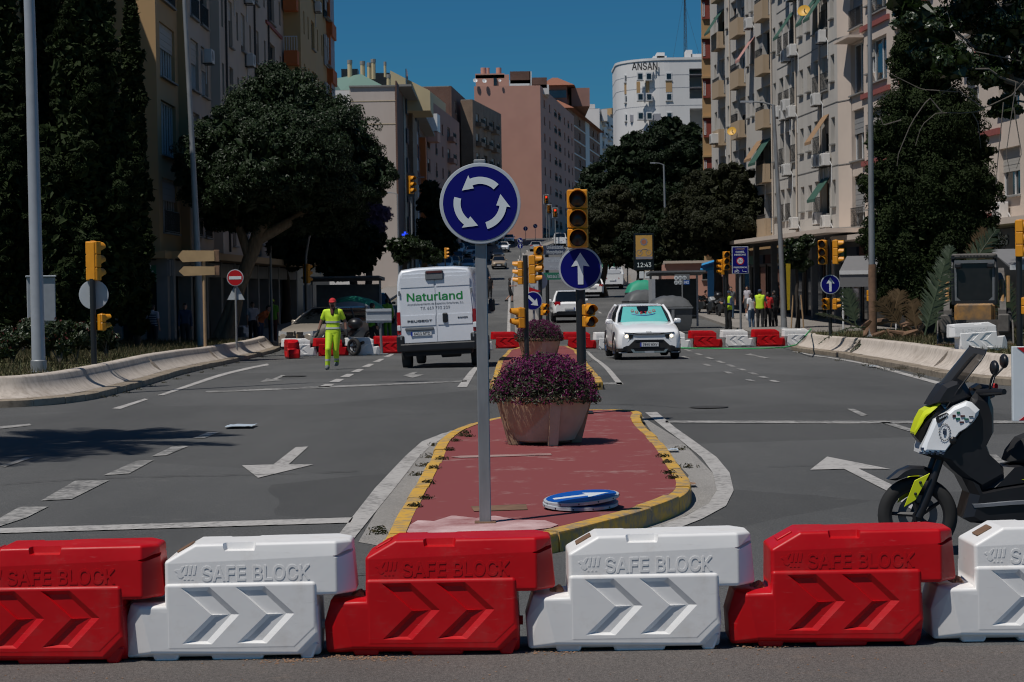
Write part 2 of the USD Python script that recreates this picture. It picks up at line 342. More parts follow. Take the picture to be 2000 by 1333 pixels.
M['wall_concrete'] = usdkit.material(stage, '/World/Looks/wall_concrete', {
    'g': ('geometry', {}), 'mp': ('mapping', {'scale': (9.0, 9.0, .5)}), 'n': ('noise_texture', {'scale': 1.0, 'detail': 6.0, 'roughness': .65}), 'n2': ('noise_texture', {'scale': 1.1, 'detail': 5.0, 'roughness': .6}),
    'r': ('rgb_ramp', {'ramp': [(.28, (.30, .255, .215)), (.5, (.46, .40, .345)), (.72, (.54, .48, .42))]}), 'mr': ('map_range', {'from_min': .5, 'from_max': .75, 'to_min': 0.0, 'to_max': .55, 'clamp': True}),
    'mx': ('mix_color', {'b': (.22, .175, .13)}), 'fn': ('noise_texture', {'scale': 45.0, 'detail': 5.0}), 'bp': ('bump', {'strength': .35, 'distance': .01}), 'p': ('principled_bsdf', {'roughness': .85})},
    [('g.position', 'mp.vector'), ('mp.vector', 'n.vector'), ('g.position', 'n2.vector'), ('n.fac', 'r.fac'), ('n2.fac', 'mr.value'), ('r.color', 'mx.a'), ('mr.result', 'mx.fac'), ('mx.result', 'p.base_color'),
     ('g.position', 'fn.vector'), ('fn.fac', 'bp.height'), ('bp.normal', 'p.normal')], surface='p.BSDF')
worn('gutter_stone', (.26, .215, .165), (.12, .095, .07), .5, .78, 6.0)
mat('crack', (.035, .034, .033), .95, var=.3)
# ================================================================ ground, road, pavements
def sheet(xs, ys, h):
    xs, ys = np.asarray(xs, float), np.asarray(ys, float); X, Y = np.meshgrid(xs, ys); Z = gz(Y) + h
    v = np.c_[X.ravel(), Y.ravel(), Z.ravel()]; n = len(xs)
    f = [[j * n + i, j * n + i + 1, (j + 1) * n + i + 1, (j + 1) * n + i] for j in range(len(ys) - 1) for i in range(n - 1)]
    return v, f
YS = np.concatenate([[-60, -20, 0], np.arange(10, 130, 2.0), np.arange(130, 420, 5.0), [450, 500, 600, 750, 900]])
MB().add(*sheet([-600, -100, -30, 0, 30, 100, 600], YS, -.05)).build('ground', 'earth', kind='structure')
def drape(poly, h, step=2.0):            # a flat polygon (x, y) laid on the terrain
    p = poly if hasattr(poly, 'geom_type') else Polygon(poly)
    if not p.is_valid: p = p.buffer(0)
    b = MB(); y0, y1 = p.bounds[1], p.bounds[3]
    cuts = [y0, y1] if y1 < 44 else np.linspace(y0, y1, max(2, int((y1 - y0) / step) + 2))
    for a, c in zip(cuts[:-1], cuts[1:]):
        q = p.intersection(sbox(p.bounds[0] - 1, a, p.bounds[2] + 1, c))
        for g in getattr(q, 'geoms', [q]):
            if g.geom_type != 'Polygon' or g.area < 1e-7: continue
            v, f = trimesh.creation.triangulate_polygon(g, engine='earcut')
            v = np.asarray(v); b.add(np.c_[v, gz(v[:, 1]) + h], f)
    return b
def gpoly(px, h=0.0):
    return [tuple(G(x, y, h)[:2]) for x, y in px]
# the street climbs the hill and swings right at the top
def cx(y):                                # centre of the median
    return np.interp(y, [0, 150, 200, 245, 275, 300, 330, 380, 500], [0.7, .7, .9, 1.3, 2.2, 4.2, 8.5, 19, 40])
ry = np.concatenate([np.arange(-40, 40, 10.), np.arange(40, 400, 6.)])
hw = lambda y: np.where(y < 58, 60.0, np.where(y < 78, 60 - (y - 58) * 2.52, 9.6))
left = [(float(cx(y) - hw(y)), float(y)) for y in ry]; right = [(float(cx(y) + hw(y)), float(y)) for y in ry]
road = drape(Polygon(left + right[::-1]), 0.0, 4.0).build('road', 'asphalt', kind='structure')
# raised pavements on both sides beyond the junction
def pavement(pts, name='pavement', m='paving', h=.13):
    P = Polygon(pts)
    b = drape(P, h, 3.0)
    r = list(P.exterior.coords)
    for (x0, y0), (x1, y1) in zip(r[:-1], r[1:]):
        n = max(1, int(abs(y1 - y0) / 3)); t = np.linspace(0, 1, n + 1)
        xs, ys = x0 + (x1 - x0) * t, y0 + (y1 - y0) * t; z = gz(ys)
        v = np.vstack([np.c_[xs, ys, z + h], np.c_[xs, ys, z - .04]]); k = n + 1
        b.add(v, [[i, i + 1, k + i + 1, k + i] for i in range(n)])
    return b.build(name, m, kind='structure')
pavement([(10.2, 84), (13, 79), (22, 76), (60, 66), (60, 92), (17, 96), (15, 140), (15, 300), (10.2, 240), (10.2, 130)])
pavement([(-9.2, 84), (-10.5, 80), (-14, 77), (-60, 70), (-60, 74), (-13, 76), (-11.6, 120), (-11, 300), (-9.2, 240), (-9.2, 130)])
# central reservation beyond the barriers
ym = np.arange(78, 380, 6.)
pavement([(float(cx(y) - .55), float(y)) for y in ym] + [(float(cx(y) + .75), float(y)) for y in ym[::-1]], 'central_reservation', 'paving', .14)

# the dusty strip of road in front of the near barriers and the paler gutters round the island
drape(Polygon([(-8, 8.6), (8, 8.6), (8, 10.25), (5, 10.42), (2, 10.35), (-1, 10.45), (-3, 10.38), (-8, 10.5)]), .004).build('dusty_road_strip', 'asphalt_dusty', road, kind='structure')

def mark(px, name='lane_marking', m='road_paint', h=.008):
    return drape(Polygon(gpoly(px)).buffer(0), h).build(name, m, road)
# gutter strips around the island nose
drape(Polygon(gpoly([(700, 1060), (756, 965), (806, 898), (842, 862), (880, 842), (905, 840), (880, 870), (850, 900), (815, 960), (778, 1020), (752, 1070)])).buffer(0), .004).build('gutter_strip', 'gutter', road)
drape(Polygon(gpoly([(1250, 812), (1330, 862), (1392, 925), (1400, 960), (1385, 985), (1290, 1034), (1150, 1075), (1100, 1060), (1330, 970), (1345, 930), (1290, 870)])).buffer(0), .004).build('gutter_strip', 'gutter', road)
# left carriageway
mark([(640, 1075), (660, 1048), (732, 956), (792, 892), (824, 864), (864, 848), (880, 845), (882, 850), (872, 853), (840, 873), (816, 897), (776, 949), (696, 1048), (676, 1075)])
mark([(-60, 1036), (690, 1013), (684, 1023), (-60, 1046)])
for q in ([(-60, 1046), (0, 1014), (38, 992), (95, 991), (52, 1013), (0, 1030), (-30, 1046)], [(80, 980), (147, 941), (213, 940), (140, 977)], [(203, 930), (266, 902), (301, 900), (252, 927)],
          [(296, 893), (336, 874), (368, 873), (325, 891)], [(375, 858), (405, 846), (430, 845), (400, 857)], [(0, 912), (50, 895), (66, 895), (10, 914)]):
    mark(q, m='road_paint_worn')
mark([(577.5, 875), (602, 874), (563.5, 909), (612.5, 908.7), (504, 935.3), (472.5, 910.8), (533.7, 909)], 'arrow_marking')
mark([(550, 733.5), (558, 734.5), (541, 741.5), (553, 744), (508, 747), (521, 740.5), (531, 741.5)], 'arrow_marking', 'road_paint_worn')
mark([(787, 735), (806, 728), (816, 728), (808, 732), (828, 733), (806, 739), (792, 735.5)], 'arrow_marking', 'road_paint_worn')
mark([(522, 711), (526, 714), (320, 773), (308, 773)])
mark([(219, 799), (282, 780), (290, 781), (235, 800)])
mark([(0, 834), (58, 829), (62, 832), (0, 839)], m='road_paint_worn')
mark([(402, 765), (700, 752.5), (912, 744), (912, 746.5), (700, 756), (402, 768)], m='road_paint_worn')
for k in range(7):
    t0, t1 = k / 7, k / 7 + .085
    p0, p1 = np.array([632, 757.]), np.array([775, 688.]); a, b = p0 + (p1 - p0) * t0, p0 + (p1 - p0) * t1; w = 11 - 6 * t0
    mark([(a[0] - w, a[1]), (b[0] - w + 2, b[1]), (b[0] + w - 2, b[1]), (a[0] + w, a[1])], m='road_paint')
mark([(893, 757), (912, 757), (936, 718), (926, 718)])
# right carriageway
mark([(1260, 807), (1300, 840), (1330, 862), (1370, 895), (1392, 925), (1400, 960), (1385, 985), (1340, 1010), (1270, 1036), (1180, 1062), (1210, 1066), (1310, 1040), (1372, 1015), (1418, 990), (1433, 960), (1425, 925), (1400, 895), (1355, 862), (1318, 836), (1283, 806)])
mark([(1300, 823), (1640, 823.5), (1990, 823), (2060, 823), (2060, 828), (1990, 828), (1640, 828.5), (1300, 827)], m='road_paint_worn')
mark([(1615.5, 893.7), (1738.6, 918), (1677, 917), (1740, 948), (1800, 985), (1780, 998), (1731, 960), (1648.6, 917.7), (1582.5, 919.5)], 'arrow_marking')
for q in ([(1718, 826), (1738, 826), (1790, 842), (1775, 844)], [(1655, 800), (1668, 800), (1695, 812), (1682, 814)], [(1930, 890), (1945, 889), (1968, 908), (1955, 912)]):
    mark(q, m='road_paint_worn')
for k in range(9):
    p0, p1 = np.array([1338, 683.]), np.array([1528, 751.]); t0 = k / 9; a, b = p0 + (p1 - p0) * t0, p0 + (p1 - p0) * (t0 + .06); w = 4 + 3 * t0
    mark([(a[0] - w, a[1]), (a[0] + w, a[1]), (b[0] + w, b[1]), (b[0] - w, b[1])], m='road_paint_worn')
    if k % 2: mark([(a[0] - w - 26, a[1] + 6), (a[0] + w - 26, a[1] + 6), (b[0] + w - 26, b[1] + 6), (b[0] - w - 26, b[1] + 6)], m='road_paint_worn')
mark([(1454, 694), (1466, 691.5), (1503, 700), (1494, 701), (1474, 696)], 'arrow_marking', 'road_paint_worn')
mark([(1546, 687), (1554, 687), (1842, 749), (1832, 752)])
mark([(1144, 687), (1150, 687), (1218, 752), (1206, 753)])
mark([(1176, 748.5), (1214, 748), (1216, 752), (1178, 752)], m='road_paint_worn')
# markings up the street
def bar(x, y, w, l): return drape(sbox(x - w / 2, y - l / 2, x + w / 2, y + l / 2), .010).build('lane_marking', 'road_paint', road)
for y in np.arange(80, 300, 8.0):
    c = float(cx(y)); bar(c - .85, y, .16, 8.0)
    if int(y / 8) % 2: bar(c - 4.5, y, .14, 3.0); bar(c + 4.6, y, .14, 3.0)
for y in (112, 121, 139, 146): bar(-2.2, y, .9, 1.4)
# cracks and tar seams
rng = np.random.default_rng(5)
def crack(px, w=.012):
    p = np.array([G(x, y)[:2] for x, y in px]); n = 60; t = np.linspace(0, len(p) - 1, n)
    q = np.c_[np.interp(t, range(len(p)), p[:, 0]), np.interp(t, range(len(p)), p[:, 1])]
    q[:, 1] += np.cumsum(rng.normal(0, .006, n)); ww = w * rng.uniform(.3, 1.3, n)
    v = np.vstack([np.c_[q[:, 0], q[:, 1] - ww, gz(q[:, 1]) + .012], np.c_[q[:, 0], q[:, 1] + ww, gz(q[:, 1]) + .012]])
    MB().add(v, [[i, i + 1, n + i + 1, n + i] for i in range(n - 1)]).build('road_crack', 'crack', road)
crack([(-20, 950), (150, 938), (304, 932), (500, 928), (700, 921)], .016); crack([(1100, 815), (1250, 812), (1500, 806), (2010, 800)], .012); crack([(1500, 914), (1600, 911)], .01)
crack([(600, 825), (760, 812), (960, 806)], .012); crack([(420, 766), (520, 760), (640, 757)], .03); crack([(300, 1145), (330, 1143), (560, 1135), (730, 1128)], .014); crack([(1040, 790), (1260, 792), (1330, 798), (1420, 797)], .03)
MB().lathe([(.30, 0), (.30, .004), (.0, .006)], 20).build('manhole_cover', 'crack', road, loc=G(1385, 797) + [0, 0, .012])
MB().lathe([(.28, 0), (.28, .004), (.0, .006)], 20).build('manhole_cover', 'crack', road, loc=G(575, 736) + [0, 0, .012])

# ---------------------------------------------------------------- sweeps: kerbs and the curved retaining walls
def resample(p, step):
    p = np.asarray(p, float); s = np.r_[0, np.cumsum(np.linalg.norm(np.diff(p, axis=0), axis=1))]
    t = np.linspace(0, s[-1], max(2, int(round(s[-1] / step)) + 1)); return np.c_[[np.interp(t, s, p[:, k]) for k in range(p.shape[1])]].T
def smooth_path(p, step):
    from scipy.interpolate import splprep, splev
    p = np.asarray(p, float); tck, _ = splprep(p.T, s=.0004 * len(p), k=3)
    return resample(np.array(splev(np.linspace(0, 1, 400), tck)).T, step)
def sweep(path, prof, closed=False, cap=True):   # prof (u to the left of the path, z over the terrain)
    p = np.asarray(path, float); t = np.gradient(p, axis=0)
    if closed: t = np.roll(p, -1, 0) - np.roll(p, 1, 0)
    t /= np.maximum(np.linalg.norm(t, axis=1, keepdims=True), 1e-9); n = np.c_[-t[:, 1], t[:, 0]]
    prof = np.asarray(prof, float); k = len(prof); V = []
    for i in range(len(p)):
        q = p[i] + prof[:, :1] * n[i]; V.append(np.c_[q, prof[:, 1] + gz(p[i, 1])])
    V = np.vstack(V); m = len(p); F = [[i * k + j, (i + 1) % m * k + j, (i + 1) % m * k + j + 1, i * k + j + 1] for i in range(m if closed else m - 1) for j in range(k - 1)]
    F = [x for y in F for x in (y[:3], [y[0], y[2], y[3]])]
    if cap and not closed:
        for e in (0, m - 1): F += [[e * k, e * k + j, e * k + j + 1] for j in range(1, k - 1)]
    return V, F
KERB = [(0, -.02), (0.0, .115), (.008, .142), (.024, .151), (.135, .152), (.135, .05)]
def kerb_run(path, parent, m, L=.95, prof=KERB, name='kerb_stone'):
    p = resample(path, .12); n = int(L / .12)
    for i in range(0, len(p) - 1, n):
        s = p[i:i + n + 1].copy()
        if len(s) < 2: continue
        d = s[-1] - s[0]; d /= max(np.linalg.norm(d), 1e-6); s[0] += d * .006; s[-1] -= d * .006
        pr = np.array(prof); pr[:, 1] += rng.normal(0, .004); pr[:, 0] += rng.normal(0, .004)
        MB().add(*sweep(s, pr)).build(name, m, parent, smooth=40)
# island 1: traced round the top outer edge of its kerb (clockwise seen from above -> kerb lies to the right, so reversed)
ISL = [(752, 1052), (760, 1030), (776, 1004), (812, 944), (840, 892), (864, 856), (888, 838), (934, 823), (985, 812), (1060, 803), (1156, 800), (1212, 800), (1234, 801), (1252, 812), (1282, 850), (1314, 890), (1338, 920), (1348, 944), (1340, 962), (1300, 984), (1220, 1006), (1160, 1020), (1096, 1038), (1000, 1054), (900, 1062), (800, 1064), (766, 1060)]
isl = np.array([G(x, y, .15)[:2] for x, y in ISL])
isl_ring = smooth_path(np.vstack([isl, isl[:1]]), .12)[::-1]      # counter-clockwise: left side is inside
if Polygon(isl_ring).exterior.is_ccw is False: isl_ring = isl_ring[::-1]
island = thing('traffic_island', kind='structure')
inner = Polygon(isl_ring).buffer(-.13)
v, f = trimesh.creation.triangulate_polygon(inner, engine='earcut'); MB().add(np.c_[np.asarray(v), np.full(len(v), .146)], f).build('island_surface', 'island_red', island)
kerb_run(isl_ring, island, 'kerb_yellow')
# island 2, up to and past the far barriers
ISL2 = [(957, 745), (962, 737), (975, 700), (992, 684), (1020, 676), (1110, 676), (1128, 684), (1150, 712), (1176, 740), (1178, 746), (1100, 748), (1000, 749), (962, 748)]
is2 = np.array([G(x, y, .15)[:2] for x, y in ISL2]); r2 = resample(np.vstack([is2, is2[:1]]), .12)
if not Polygon(r2).exterior.is_ccw: r2 = r2[::-1]
island2 = thing('traffic_island', kind='structure')
drape(Polygon(r2).buffer(-.13), .146, 1.0).build('island_surface', 'island_red', island2)
kerb_run(r2, island2, 'kerb_yellow')
# pink spray of dried paint on the island's nose and an old patch
worn('pale_spray', (.62, .46, .45), (.24, .08, .08), .42, .95, 2.6)
drape(Polygon(gpoly([(800, 1040), (806, 1026), (820, 1018), (850, 1020), (885, 1009), (930, 1014), (965, 1009), (1010, 1017), (1060, 1018), (1085, 1026), (1070, 1032), (1000, 1040), (900, 1044), (810, 1044)], .15)).buffer(.02), .152).build('paint_spill', 'pale_spray', island)
worn('old_seam', (.34, .22, .20), (.17, .06, .06), .4, .75, 4.0)
drape(Polygon(gpoly([(880, 893), (900, 891), (1075, 886), (1078, 889), (900, 895)], .15)).buffer(0), .152).build('worn_line', 'old_seam', island)
drape(Polygon(gpoly([(922, 990), (1025, 986), (1028, 996), (928, 999)], .15)).buffer(.01), .152).build('access_cover', 'rust', island)

WALLP = [(0, .0), (.0, .115), (.02, .13), (.25, .14), (.27, .16), (.34, .20), (.43, .27), (.50, .36), (.545, .46), (.57, .56), (.60, .60), (.66, .615), (.80, .61), (.83, .58), (.83, .3)]
def wall(px, name, label, cat):
    p = smooth_path(np.array([G(x, y)[:2] for x, y in px]), .3)
    w = thing(name, label, cat)
    n = 44; pr = np.array(WALLP); pr[3:, 1] = .14 + (pr[3:, 1] - .14) * .80
    for i in range(0, len(p) - 1, n):
        s = p[i:i + n + 1].copy(); d = s[-1] - s[0]; d /= np.linalg.norm(d); s[0] += d * .003; s[-1] -= d * .003
        q = pr.copy()
        MB().add(*sweep(s, q[3:])).build('wall_panel', 'wall_concrete', w, smooth=45)
    kerb_run(p, w, 'gutter_stone', .9, WALLP[:4], 'gutter_stone')
    t = np.gradient(p, axis=0); t /= np.linalg.norm(t, axis=1, keepdims=True)
    return p + np.c_[-t[:, 1], t[:, 0]] * .78
LW = [(-120, 799), (-60, 799), (0, 797), (60, 795), (130, 789), (215, 773), (300, 749), (420, 717), (500, 698), (536, 689), (548, 683)]
RW = [(1546, 681), (1556, 687), (1600, 693), (1700, 711), (1800, 731), (1870, 744), (1950, 753), (2030, 758), (2120, 762)]
lip_l = wall(LW, 'curved_planter_wall', 'curved pale concrete planter wall on the left side of the junction', 'wall')
lip_r = wall(RW, 'curved_planter_wall', 'curved pale concrete planter wall on the right, behind the scooter', 'wall')
LAWN_Z = .47
def lawn(poly, name):
    P = Polygon(poly).buffer(0); b = MB()
    xs = np.arange(P.bounds[0], P.bounds[2], .8); ys = np.arange(P.bounds[1], P.bounds[3], .8)
    for y in ys:
        q = P.intersection(sbox(P.bounds[0] - 1, y, P.bounds[2] + 1, y + .8))
        for g in getattr(q, 'geoms', [q]):
            if g.geom_type == 'Polygon' and g.area > 1e-6:
                v, f = trimesh.creation.triangulate_polygon(g, engine='earcut'); v = np.asarray(v); b.add(np.c_[v, LAWN_Z + gz(v[:, 1])], f)
    return b.build(name, 'lawn', kind='structure'), P
_, LAWN_L = lawn(list(map(tuple, lip_l)) + [(-9.2, 72), (-14, 74), (-60, 70), (-60, 36)], 'planter_bed')
_, LAWN_R = lawn(list(map(tuple, lip_r)) + [(60, 42), (60, 66), (20, 74), (10.6, 71)], 'planter_bed')
# ================================================================ plastic barriers
def rbox(pts, r=.022, n=28):               # hull of small balls: a rounded convex solid
    s = m3.Manifold.sphere(r, n); P = np.asarray(pts, float)
    return m3.Manifold.batch_hull([s.translate(tuple(p)) for p in P])
def both(poly, y): return [(x, sy * y, z) for x, z in poly for sy in (-1, 1)]
def barrier_parts():
    # local frame: x from 0 (ledge end) to 1.21 (arm end), chevrons point to +x, z up, 0.4 m thick
    r = .022
    low = rbox([(.055, y, z) for y, z in ((-.13, .295), (.13, .295))] + [(.022, y, .18) for y in (-.125, .125)] + [(.03, y, .04) for y in (-.13, .13)] +
               [(.15, s * .178, .065) for s in (-1, 1)] + [(.10, s * .178, .285) for s in (-1, 1)] + [(.19, s * .172, .285) for s in (-1, 1)] +
               [(.99, s * .172, .285) for s in (-1, 1)] + [(.995, s * .178, .15) for s in (-1, 1)] + [(.90, s * .178, .05) for s in (-1, 1)] + [(.995, s * .09, .03) for s in (-1, 1)], r)
    pan = rbox(both([(.245, .08), (.245, .405), (.985, .405), (.985, .18), (.885, .08)], .180), r)
    up = rbox([(.245, s * .168, .36) for s in (-1, 1)] + [(.245, s * .165, .53) for s in (-1, 1)] + [(.385, s * .152, .612) for s in (-1, 1)] + [(1.10, s * .152, .618) for s in (-1, 1)] +
              [(1.165, s * .08, .615) for s in (-1, 1)] + [(1.185, s * .075, .37) for s in (-1, 1)] + [(1.10, s * .168, .37) for s in (-1, 1)] + [(1.10, s * .164, .56) for s in (-1, 1)], r)
    body = low + pan + up
    feet = m3.Manifold()
    for a, b in ((.14, .30), (.44, .74), (.90, 1.0)):
        feet += rbox(both([(a + .03, .016), (a + .005, .08), (b - .005, .08), (b - .03, .016)], .16), .014, 8)
    body += feet
    cut = m3.Manifold()
    X = lambda p: ((p[0] - 140) / 1508, (1100 - p[1]) / 1508)
    for dx in (0, 428):
        for O, I in (([(600, 490), (828, 487), (1060, 717), (840, 717)], [(650, 524), (800, 522), (992, 719), (846, 719)]),
                     ([(840, 714), (1060, 714), (838, 957), (603, 952)], [(862, 740), (992, 716), (796, 936), (668, 936)])):
            for s in (-1, 1):
                P = [(X((p[0] + dx, p[1]))[0], s * .24, X(p)[1]) for p in O] + [(X((p[0] + dx, p[1]))[0], s * .2025, X(p)[1]) for p in O] + [(X((p[0] + dx, p[1]))[0], s * .185, X(p)[1]) for p in I]
                cut += m3.Manifold.hull_points(np.array(P))
    for s in (-1, 1):                        # hand holds on the top edge and the notch by the arm's end
        cut += rbox([(.52, s * .19, .66), (.70, s * .19, .66), (.535, s * .19, .602), (.685, s * .19, .602), (.54, s * .125, .66), (.68, s * .125, .66), (.545, s * .138, .606), (.675, s * .138, .606)], .008, 8)
        cut += rbox([(1.09, s * .20, .555), (1.25, s * .20, .562), (1.14, s * .10, .585), (1.25, s * .02, .59), (1.14, s * .16, .555)], .004, 8)
    body -= cut
    body += m3.Manifold.cylinder(.03, .026, .026, 16).rotate((0, 90, 0)).translate((1.005, 0, .16))
    slot = rbox([(.275, -.05, .57), (.345, -.05, .611), (.275, .05, .57), (.345, .05, .611)], .006, 8)
    k = (1, 1, .955)
    return body.scale(k), slot.scale(k)
def logo_poly():                             # a bird of prey's head with three bars, as moulded beside the word
    P = [Polygon([(0, .052), (.012, .06), (.026, .056), (.04, .074), (.052, .076), (.036, .045), (.046, .022), (.034, .012), (.022, .016), (.012, .03), (.016, .04)])]
    P += [Polygon([(.056 + k * .022, .078), (.070 + k * .022, .078), (.062 + k * .022, .03), (.050 + k * .022, .03)]) for k in range(3)]
    P += [Polygon([(.046 + k * .02, .004), (.058 + k * .02, .004), (.054 + k * .02, .012), (.05 + k * .02, .012)]) for k in range(3)]
    return P
_bm, _slot = barrier_parts()
_btm = (lambda q: (q.vert_properties[:, :3], q.tri_verts))(_bm.to_mesh())
def make_barrier(col, label, loc, rz, group):
    t = thing('road_barrier', label, 'barrier', loc, rz, group)
    m = col + '_plastic'
    o = np.array([-.52, 0, 0])
    MB().add(*_btm, t=o).build('body', m, t, smooth=17)
    for s in (-1, 1):
        R = np.eye(3) if s < 0 else rot([0, 0, 1], math.pi)
        b = MB(); tx = meshkit.text_mesh('SAFE', .074, .005, True); v = np.array(tx.vertices); v[:, 0] *= .232 / v[:, 0].max(); b.add(v @ RX90.T, tx.faces, None, (0, 0, 0))
        tx = meshkit.text_mesh('BLOCK', .074, .005, True); v = np.array(tx.vertices); v[:, 0] *= .30 / v[:, 0].max(); b.add(v @ RX90.T, tx.faces, None, (.262, 0, 0))
        v = np.vstack(b.v); f = np.vstack(b.f); v -= [.28, 0, 0]
        c = np.array([.69 - .52, s * .1862, .418]); tilt = rot([1, 0, 0], -.012)
        MB().add(v, f, R @ tilt, c).build('lettering', m, t)
        b = MB()
        for p in logo_poly(): b.prism(p, .004, RX90)
        MB().add(np.vstack(b.v) - [.06, 0, 0], np.vstack(b.f), R @ tilt, np.array([(.335 if s < 0 else 1.05) - .52, s * .1862, .420])).build('emblem', m, t)
    MB().tm(_slot, t=o + [0, 0, .008]).build('filler_slot', 'rust' if col == 'white' else 'red_plastic', t, smooth=30)
    return t
nearW, nearR = None, None
GN = 'red and white barriers across the foreground'
NEAR = [(58, 1301, 'red', 'leftmost barrier of the foreground row, cut by the picture edge'), (436, 1293, 'white', 'barrier of the foreground row between the leftmost red one and the traffic island'),
        (829, 1284, 'red', 'barrier of the foreground row directly before the traffic island nose'), (1223, 1274, 'white', 'barrier of the foreground row just right of the island, before the fallen signs'),
        (1620, 1265, 'red', 'barrier of the foreground row in front of the scooter wheel'), (2014, 1256, 'white', 'barrier at the right end of the foreground row, cut by the picture edge')]
dn = 10.28
barr = {}
for px, py, col, lb in NEAR:
    p = G(px, py); x = p[0]; y = p[1] + .19; rz = (.012, -.016)[col == 'red']
    lb = '%s plastic %s' % (col, lb); loc = (x + .0, y, 0)
    if col not in barr: barr[col] = make_barrier(col, lb, loc, rz, GN)
    else: dup(barr[col], 'road_barrier', lb, 'barrier', loc, rz, GN)
def far_barrier(px, py, col, lb, rz=math.pi, h=0.0, grp='barriers closing the avenue behind the junction', rx=0.0, ry=0.0):
    p = G(px, py, h); p[1] += .2
    return dup(barr[col], 'road_barrier', '%s plastic %s' % (col, lb), 'barrier', p, rz, grp, rx, ry)
FAR = [(588, 697, 'white', 'barrier on the road in front of the champagne car'), (650, 696, 'red', 'barrier behind the worker and the motorcycle front wheel'), (712, 695, 'white', 'barrier behind the motorcycle rear wheel'),
       (767, 691, 'red', 'barrier just left of the white delivery van'), (934, 685, 'white', 'barrier right of the delivery van, before the second planter'), (995, 681, 'red', 'barrier left of the second flower planter'),
       (1137, 682, 'red', 'barrier between the second planter and the white car'), (1197, 683, 'white', 'barrier touching the left side of the white car'), (1322, 682, 'white', 'barrier touching the right side of the white car'),
       (1383, 680, 'red', 'barrier first in red to the right of the white car'), (1445, 678, 'white', 'barrier in front of the police officers'), (1506, 677, 'red', 'barrier below the lamp post on the right'),
       (1566, 676, 'white', 'barrier meeting the right planter wall, with the green hose over it')]
for k, (px, py, c, lb) in enumerate(FAR): far_barrier(px, py, c, lb, math.pi + (-.03, .04, .0, .06)[k % 4] + (.12 if px < 700 else 0))
far_barrier(570, 701, 'red', 'barrier turned end-on beside the left planter wall', math.pi / 2 + .25)
far_barrier(478, 664, 'white', 'barrier turned end-on below the no-entry sign', math.pi / 2 + .5)
far_barrier(50, 668, 'red', 'barrier far left behind the rose bushes', math.pi); far_barrier(112, 668, 'white', 'barrier far left beside the lamp post', math.pi)
far_barrier(1921, 688, 'white', 'barrier scuffed and leaning on the lawn before the loader bucket', math.pi + .1, LAWN_Z - .02, None, 0.05, .05)
# sand spilt on the ledges and at the feet of the barriers
b = MB(); r0 = np.random.default_rng(3)
for px, py in ((715, 1275), (690, 1283), (1085, 1272), (1490, 1262), (560, 1290), (745, 1286)):
    p = G(px, py)
    for k in range(150):
        q = p + [r0.normal(0, .10), r0.normal(-.02, .05), 0]; s = r0.uniform(.002, .006); b.ball(q + [0, 0, s * .4 + .004], s, 0, (1.4, 1.2, .6))
for k in range(160):
    q = np.array([r0.uniform(-2.7, 2.7), r0.uniform(9.3, 10.3), .006]); s = r0.uniform(.0015, .005); b.ball(q, s, 0, (1.5, 1.2, .6))
b.build('loose_grit', 'debris', kind='stuff')
for (px, py, col, lb), nb in zip(NEAR[2:], ('white', 'white', 'red', 'white')):
    x = G(px, py)[0] - .52 + .165; b = MB(); n = 9
    X, Y = np.meshgrid(np.linspace(-.045, .045, n), np.linspace(-.09, .09, n)); Z = .004 + .030 * np.exp(-((X - .012) ** 2 / .0009 + Y ** 2 / .004)) + r0.normal(0, .003, X.shape) - .02 * ((abs(X) > .04) | (abs(Y) > .085))
    b.add(np.c_[X.ravel() + x, Y.ravel() + G(px, py)[1] + .19, Z.ravel() + .296], [[j * n + i, j * n + i + 1, (j + 1) * n + i + 1, (j + 1) * n + i] for j in range(n - 1) for i in range(n - 1)])
    b.build('sand_heap', 'debris', label='small heap of brown sand on ' + {829: 'the red barrier before the island nose', 1223: 'the white barrier right of the island', 1620: 'the red barrier before the scooter', 2014: 'the white barrier at the right picture edge'}[px], category='sand')

# ================================================================ signs
def disc(b_rim, b_face, r, y, z, x=0.0, t=.03, white=None):
    # a round plate facing -y: rim as a shallow drum, face 3 mm proud
    P = np.array([[1.0, 0, 0], [0, 0, -1], [0, 1, 0]])          # local z -> -y (towards the viewer)
    b_rim.lathe([(0, -t), (r * .97, -t), (r, -t + .004), (r, -.003), (r - .006, .0), (r * .86, .0), (0, 0)], 48, (x, y, z), P)
    b_face.lathe([(r * .915, .001), (r * .915, .003), (0, .003)], 48, (x, y, z), P)
def arrow_poly(L, w, hw, hl):                # pointing up, centred
    return Polygon([(-w / 2, -L / 2), (w / 2, -L / 2), (w / 2, L / 2 - hl), (hw / 2, L / 2 - hl - .012), (0, L / 2), (-hw / 2, L / 2 - hl - .012), (-w / 2, L / 2 - hl)])
def turned(P, a):
    from shapely import affinity
    return affinity.rotate(P, a, origin=(0, 0))
